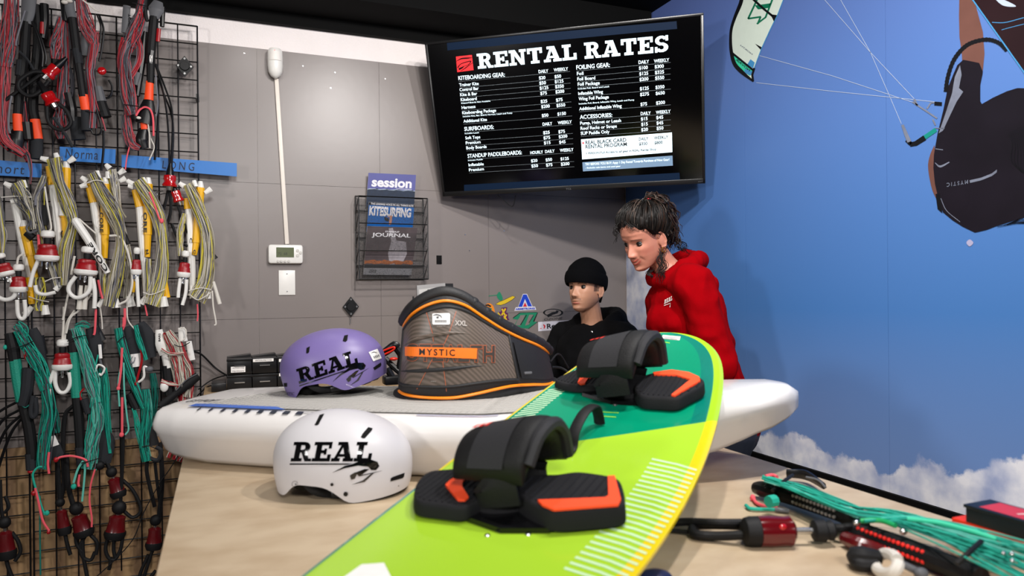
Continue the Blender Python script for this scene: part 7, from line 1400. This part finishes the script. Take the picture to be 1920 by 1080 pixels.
p = hc + FW * .118 - UP * .10; mb.tube([p + LF * .004 * k_ for k_ in (0, 1)] + [p + LF * .02 - UP * .03, p + LF * .004 - UP * .06, p - LF * .02 - UP * .03, p], .004, 8, seg=26); mb.build('drawstring', black_cloth, hood)
mb = MB()
for s in (-1, 1): p = hc + FW * .112 + LF * s * .052 - UP * .048; mb.lathe(p, p + FW * .004, [(0, .006), (.5, .0075), (1, .005)], 12)
mb.build('eyelet', steel, hood)
bh = bvh_of([hood]); mb = MB()
for m_i, P in ((0, cv([(1118, 655), (1124, 646), (1127, 650), (1132, 645)])), (1, [(1124, 653), (1138, 647)])):
    pl = stroke(P, 2.2); throw(mb, bh, pl, lambda x, y: (x, y), 3.2, mi=m_i, lift=.003)
mb.build('chest_print', [mat('lilac_print', '8b7ad0', .6), mat('pink_print', 'e06080', .6)], hood, smooth=0, recalc=False)
mb = MB()
for kq, ft in zip(knees, feet):
    hp_ = pel + (kq - pel).dot(LF) * LF * .8; limb(mb, [hp_, hp_.lerp(kq, .5), kq], [.105, .094, .072]); limb(mb, [kq, kq.lerp(ft, .5), ft + UP * .02], [.072, .066, .055])
mb.ell(pel, (.165, .165, .11)); cloth('jeans', mb, .009, 3, jeans, man, .004, 8, 5)
for ft in feet: MB().tube([ft - FW * .06 - UP * .045, ft - UP * .04 + FW * .02, ft + FW * .12 - UP * .055, ft + FW * .20 - UP * .06], [.04, .046, .046, .03], 14, seg=14, flat=.75, nrm=UP).build('shoe', shoe_m, man)
# stool under him
stp = thing('office_chair', 'dark office chair under the seated person in the beanie', 'chair', Vector((pel.x, pel.y, 0)))
zs_ = pel.z - .145; mb = MB(); mb.lathe(Vector((pel.x, pel.y, zs_ - .06)), Vector((pel.x, pel.y, zs_)), [(0, .17), (.2, .215), (.8, .22), (1, .19)], 28); mb.build('seat', dark_grey, stp)
MB().tube([Vector((pel.x, pel.y, .06)), Vector((pel.x, pel.y, zs_ - .06))], .028, 12).build('post', black_plastic, stp)
for k_ in range(5):
    a = 2 * math.pi * k_ / 5; e_ = Vector((pel.x + .27 * math.cos(a), pel.y + .27 * math.sin(a), .055)); lg = MB().tube([Vector((pel.x, pel.y, .09)), e_], [.022, .014], 8).build('leg', black_plastic, stp)
    MB().lathe(e_ + Vector((-.012, 0, -.027)), e_ + Vector((.012, 0, -.027)), [(0, .024), (.2, .028), (.8, .028), (1, .024)], 14).build('caster', black_rubber, lg)
# ================= the bending woman
WH = head_frame(pz(1209, 445, 2.70), -_r * .82 - fwd * .57, R(24), R(-2)); PW = dict(nose=.0255, smile=.0100, lip=1.15, cheek=1.15, fold=1.0, w=.96, eye=.010)
FT_ = Vector((-_r * .90 - fwd * .43)).normalized(); LT = UP.cross(FT_)
hw2 = head_mesh(PW); hw2.xf(WH); hvW = BVHTree.FromPolygons([Vector(p) for p in hw2.v], hw2.f)
hipc = pz(1338, 795, 2.78); chest = pz(1283, 585, 2.75); nbW = pz(1262, 512, 2.735); shl = pz(1302, 532, 2.60); shr = pz(1262, 533, 2.90)
tdir = (nbW - hipc).normalized(); fr = (FT_ - tdir * FT_.dot(tdir)).normalized()
elb = pz(1350, 682, 2.56); wri = Vector((1.42, 2.10, .875)); elbr = pz(1290, 680, 2.98); wrir = Vector((1.40, 2.28, .875))
footL = [Vector((hipc.x + .06, hipc.y + s * .11, .09)) for s in (-1, 1)]
def torsoW(mb, ex):
    mb.tube([nbW - tdir * .02, nbW - tdir * .08, chest, chest.lerp(hipc, .5), hipc + tdir * .06, hipc], [.07 + ex, .135 + ex, .158 + ex, .145 + ex, .165 + ex, .165 + ex], 22, seg=28, flat=.72, nrm=fr); mb.ell(hipc, (.165 + ex, .15 + ex, .12 + ex))
    mb.ell(chest + fr * .055 - tdir * .01, (.085 + ex * .6, .12, .085 + ex * .6), 0, 20, 12)
    limb(mb, [nbW - tdir * .03, nbW.lerp(shl, .6) - tdir * .01, shl], [.05 + ex * .5, .055 + ex * .6, .05 + ex]); limb(mb, [nbW - tdir * .03, nbW.lerp(shr, .6) - tdir * .01, shr], [.05 + ex * .5, .055 + ex * .6, .05 + ex])
def armsW(mb, r0, e):
    for s, el_, w_ in ((shl, elb, wri), (shr, elbr, wrir)): limb(mb, [s, s.lerp(el_, .5), el_], [.046 + r0, .043 + r0, .038 + r0]); limb(mb, [el_, el_.lerp(w_, .4), el_.lerp(w_, 1 - e)], [.039 + r0, .037 + r0 * .8, .025 + r0 * .6])
mb = MB(); mb.v, mb.f, mb.m = list(hw2.v), list(hw2.f), list(hw2.m)
limb(mb, [WH @ Vector((0, .022, -.045)), (WH @ Vector((0, .035, -.10))).lerp(nbW, .4), nbW - tdir * .02], [.045, .046, .06]); torsoW(mb, 0); armsW(mb, 0, 0)
hand(mb, wri, Vector((1.30, 2.05, .835)) - wri, UP + Vector((.3, 0, 0)), .92, .25, -1); hand(mb, wrir, Vector((1.29, 2.22, .835)) - wrir, UP + Vector((.3, 0, 0)), .92, .25, 1)
legP = []
for s, ft in zip((-1, 1), footL):
    h_ = hipc + LT * s * .085; kn = h_.lerp(ft, .48) + FT_ * .03; legP.append((h_, kn, ft)); limb(mb, [h_, h_.lerp(kn, .5), kn], [.09, .078, .055]); limb(mb, [kn, kn.lerp(ft, .35), ft], [.054, .052, .035]); mb.tube([ft - FT_ * .04 - UP * .03, ft + FT_ * .08 - UP * .045, ft + FT_ * .15 - UP * .055], [.032, .036, .026], 12, seg=10, flat=.8, nrm=UP)
skin_b = skin_mat('skin_warm_tan', 'c0806a')
me = remesh(mb, 'person', .0026, 1); wom = obj_of(me, 'person', skin_b, None)
tag(wom, 'person in a red hoodie with a dark ponytail, bending forward and looking left', 'person')
sm_ = lambda x: .0100 * (abs(x) / .024) ** 2
tint(wom, WH, [('a8483e', lambda x, y, z: (1 if abs(x) < .029 and y < -.055 else 0) * max(g(z + .0612 - sm_(x), .0042), g(z + .0735 - sm_(x), .0052)) * min(1, max(0, (.030 - abs(x)) / .007))), ('5c201c', lambda x, y, z: (y < -.06) * g(z + .0672 - sm_(x), .0013) * g(x, .024) * .6), (brow_d, lambda x, y, z: (y < -.045) * g(z - .0205 + max(0, abs(x) - .034) * .25, .0024) * (1 if .013 < abs(x) < .050 else 0) * .8), ('38201a', lambda x, y, z: (y < -.09) * g(z + .0465, .0026) * g(abs(x) - .008, .004) * .8), ('b85f50', lambda x, y, z: (y < -.03) * g(abs(x) - .046, .018) * g(z + .032, .016) * .35), ('9a5f4c', lambda x, y, z: (y < -.06) * g(abs(x) - .031 - .35 * max(0, -.045 - z), .0022) * (1 if -.066 < z < -.043 else 0) * .35)])
eyes(WH, skin_b, hair_dark, mat('brown_iris', '2c1a10', .2), wom, (-.1, -.12))
mb = MB()
for s in (-1, 1): c = WH @ Vector((s * .076, .0, -.052)); mb.tube([c + WH.to_3x3() @ Vector((0, .009 * math.cos(q), .009 * math.sin(q))) for q in np.linspace(0, 6.1, 20)], .0022, 8)
mb.build('hoop_earring', mat('gold', 'd8a84a', .25, 1), wom)
# hair: cap swept back to a high ponytail
cH = Vector((0, .008, .012)); scd = Vector((.0, .045, .10)).normalized()
def hairline(ph):      # ph = 0 at the face; returns elevation where hair starts
    a = abs(ph); return float(np.interp(a, [0, .5, .9, 1.15, 1.42, 1.75, 2.1, 3.15], [.64, .58, .34, .02, .10, -.42, -.74, -.84]))
def capf(u, v):
    ph = (u - .5) * 2 * math.pi; e0 = hairline(ph) + .05 * math.sin(ph * 7 + 1) + .03 * math.sin(ph * 17); el = e0 + (math.pi / 2 - e0) * v; d = Vector((math.sin(ph) * math.cos(el), -math.cos(ph) * math.cos(el), math.sin(el))); r_ = radial(hvW, WH, cH, d); o_ = .0005 + .015 * min(1, v * 3.2) ** .8 + .004 * math.sin(ph * 9 + v * 4) * v; return WH @ (cH + d * (r_ + o_))
hr = MB().grid(capf, 120, 40, closed_u=True).build('hair', hair_dark, wom, smooth=80)
rg = random.Random(4); mb = MB()
for i in range(640):
    ph = rg.uniform(-math.pi, math.pi); e0 = hairline(ph) + rg.uniform(-.10, .25); a = Vector((math.sin(ph) * math.cos(e0), -math.cos(ph) * math.cos(e0), math.sin(e0))); b2 = (scd + Vector((rg.uniform(-.12, .12), rg.uniform(-.12, .12), 0))).normalized(); om = a.angle(b2) + 1e-4; P = []
    lo_ = rg.uniform(.008, .026); wv_ = rg.uniform(.001, .006); p0_ = rg.uniform(0, 6)
    for k_ in range(11):
        t_ = k_ / 10; d = (a * math.sin((1 - t_) * om) + b2 * math.sin(t_ * om)) / math.sin(om); r_ = radial(hvW, WH, cH, d); P.append(WH @ (cH + d * (r_ + lo_ * min(1, t_ * 3 + .15) + .006 * math.sin(t_ * math.pi) + wv_ * math.sin(p0_ + t_ * 9))))
    mb.tube(P, [.0008, .0019, .0019, .0014], 4, mi=(2 if rg.random() < .05 else (1 if rg.random() < .25 else 0)), cap=False)
mb.build('swept_strands', [hair_dark, hair_brown, hair_grey], hr)
sc0 = WH @ (cH + scd * (.118)); 
def hp3(px, py, z): return pz(px, py, z)
mb = MB(); rg = random.Random(9)
for i in range(520):
    j = lambda s: rg.gauss(0, s); sp_ = rg.random(); z = 2.715
    end = rg.choice([(1268, 462, 30), (1280, 466, 20), (1254, 450, 40), (1256, 478, 60), (1275, 452, 30), (1248, 486, 30), (1262, 474, 30)]); f_ = rg.uniform(.5, 1)
    P = [sc0 + Vector((j(.006), j(.006), j(.004))), hp3(1222 + j(4), 370 + j(4), z + j(.015)), hp3(1242 + j(5), 380 + j(6), z + j(.022)), hp3(1256 + j(6), 405 + j(7), z + j(.028)), hp3(1259 + j(8), 434 + j(6), z + j(.034)), hp3(end[0] + j(6), end[1] + j(6), z + j(.03))]
    Q = catmull(P, 18)[: max(7, int(18 * f_))]; ph = rg.uniform(0, 6); amp = rg.uniform(.001, .004)
    Q = [q + Vector((0, 0, 1)) * amp * math.sin(ph + k_ * .9) + _r * amp * math.cos(ph + k_ * .8) * (k_ / 17) * 2 for k_, q in enumerate(Q)]
    mb.tube(Q, [.0014, .0026, .0022, .0008], 4, mi=(1 if rg.random() < .55 else (2 if rg.random() < .06 else 0)), cap=False)
mb.build('ponytail', [hair_dark, hair_brown, hair_grey], hr)
mb = MB()
for i in range(70):      # loose curls at temple, nape and cheek
    j = lambda s: rg.gauss(0, s); kind = (0, 1, 1, 2, 3, 4, 4, 1, 4, 2, 3)[i % 11]
    if kind == 0: P = [hp3(1237 + j(2), 470 + j(3), 2.63), hp3(1236 + j(3), 495, 2.625), hp3(1241 + j(3), 515 + j(4), 2.62)]
    elif kind == 1: P = [hp3(1243 + j(3), 470, 2.66), hp3(1242 + j(4), 500 + j(5), 2.65), hp3(1236 + j(5), 522 + j(5), 2.64)]
    elif kind == 2: P = [hp3(1222 + j(3), 505 + j(2), 2.70), hp3(1217 + j(2), 516, 2.69), hp3(1226 + j(2), 520, 2.69), hp3(1229 + j(2), 530 + j(3), 2.69)]
    elif kind == 3: P = [hp3(1166 + j(3), 420 + j(4), 2.67), hp3(1158 + j(3), 425 + j(4), 2.66), hp3(1154 + j(3), 438 + j(5), 2.66), hp3(1158 + j(2), 450 + j(4), 2.66)]
    else: P = [hp3(1262 + j(6), 445 + j(5), 2.70), hp3(1276 + j(5), 460 + j(5), 2.70), hp3(1287 + j(4), 468 + j(5), 2.70)]
    Q = catmull(P, 16); ph = kind * 1.3 + rg.uniform(-.3, .3); Q = [q + _r * .005 * math.sin(ph + k_ * .9) for k_, q in enumerate(Q)]; mb.tube(Q, [.0011, .0010, .0006], 4, mi=0, cap=False)
rg = random.Random(21)
for i in range(46):
    ph = rg.uniform(-1.3, 1.5); e0 = hairline(ph) + .12; P = []
    for k_ in range(8):
        q = k_ / 7; a = ph + (.35 if ph > 0 else -.35) * q; el = e0 - q * rg.uniform(.25, .34); d = Vector((math.sin(a) * math.cos(el), -math.cos(a) * math.cos(el), math.sin(el))); P.append(WH @ (cH + d * (radial(hvW, WH, cH, d) + .016 - .010 * q + .005 * math.sin(q * 3))))
    mb.tube(P, [.0016, .0013, .0005], 4, mi=0, cap=False)
mb.build('loose_curls', [hair_dark, hair_brown], hr)
sg_ = MB(); 
for q in np.linspace(0, 2 * math.pi, 11)[:-1]: sg_.ell(sc0 + WH.to_3x3() @ Vector((.016 * math.cos(q), .012 * math.sin(q), .006 * math.sin(q * 3))), (.010, .010, .010), int(q * 1.6) % 2, 10, 8)
sg_.build('scrunchie', [mat('scrunchie_cream', 'dcc8bc', .8), mat('scrunchie_red', 'b02430', .8)], hr)
# red hoodie
mb = MB(); torsoW(mb, .020); armsW(mb, .022, .06)
hcW = nbW + tdir * .012
for q in np.linspace(0, 2 * math.pi, 28)[:-1]:
    bkw = max(0, -math.cos(q)); p = hcW + fr * (math.cos(q) * .075 - .03 * bkw) + LT * math.sin(q) * (.082 + .02 * bkw) + tdir * (.012 - .035 * max(0, math.cos(q))); mb.ell(p, (.026 + .014 * bkw,) * 3, 0, 12, 8)
for q in np.linspace(-1, 1, 9): mb.ell(hcW - fr * (.088 - .02 * q * q) + LT * q * .10 - tdir * (.055 + .03 * q * q), (.036,) * 3, 0, 12, 8)
rh = cloth('hoodie', mb, .006, 9, red_cloth, wom, .011, 10, 7)
bh = bvh_of([rh]); mb = MB(); P, wd = slab('REAL', .05)
for p in P: throw(mb, bh, [(1246 + x / wd * 15 + y * 1, 570 - y * 8 - x * 2.0) for x, y in p], lambda x, y: (x, y), 2.6, lift=.003, L=.004)
throw(mb, bh, stroke([(1246, 573), (1258, 568), (1257, 576)], 1.2), lambda x, y: (x, y), 2.6, lift=.003); mb.build('chest_lettering', white_paper, rh, smooth=0, recalc=False)
mb = MB()
for h_, kn, ft in legP: limb(mb, [h_, h_.lerp(kn, .5), kn], [.105, .09, .066]); limb(mb, [kn, kn.lerp(ft, .5), ft + UP * .02], [.066, .06, .05])
mb.ell(hipc - tdir * .03, (.172, .158, .12)); cloth('jeans', mb, .009, 3, jeans, wom, .003, 8, 9)
for ft in footL: MB().tube([ft - FT_ * .06 - UP * .045, ft - UP * .04 + FT_ * .02, ft + FT_ * .10 - UP * .055, ft + FT_ * .17 - UP * .06], [.036, .042, .042, .028], 14, seg=14, flat=.75, nrm=UP).build('shoe', shoe_m, wom)
# ------------------------------------------------------------------ which things are repeats of one kind
GROUPS = {'quick_release': 'quick releases hanging on the wire grid', 'parts_drawer': 'stacked parts drawers on the back desk', 'magazine': 'magazines in the wire rack', 'helmet': 'water sport helmets on the counter',
          'paper_sign': 'blue card strips on the wire grid', 'diamond_mount': 'black diamond mount plates', 'wire_grid_panel': 'wire grid panels on the back wall', 'control_bar': 'kite control bars'}
for o in COL.objects:
    if o.parent is None:
        base = o.name.split('.')[0]
        if base in GROUPS and not o.get('group'): o['group'] = GROUPS[base]
        if base.endswith('_sticker') and o.get('label'): o['group'] = 'stickers on the grey wall'
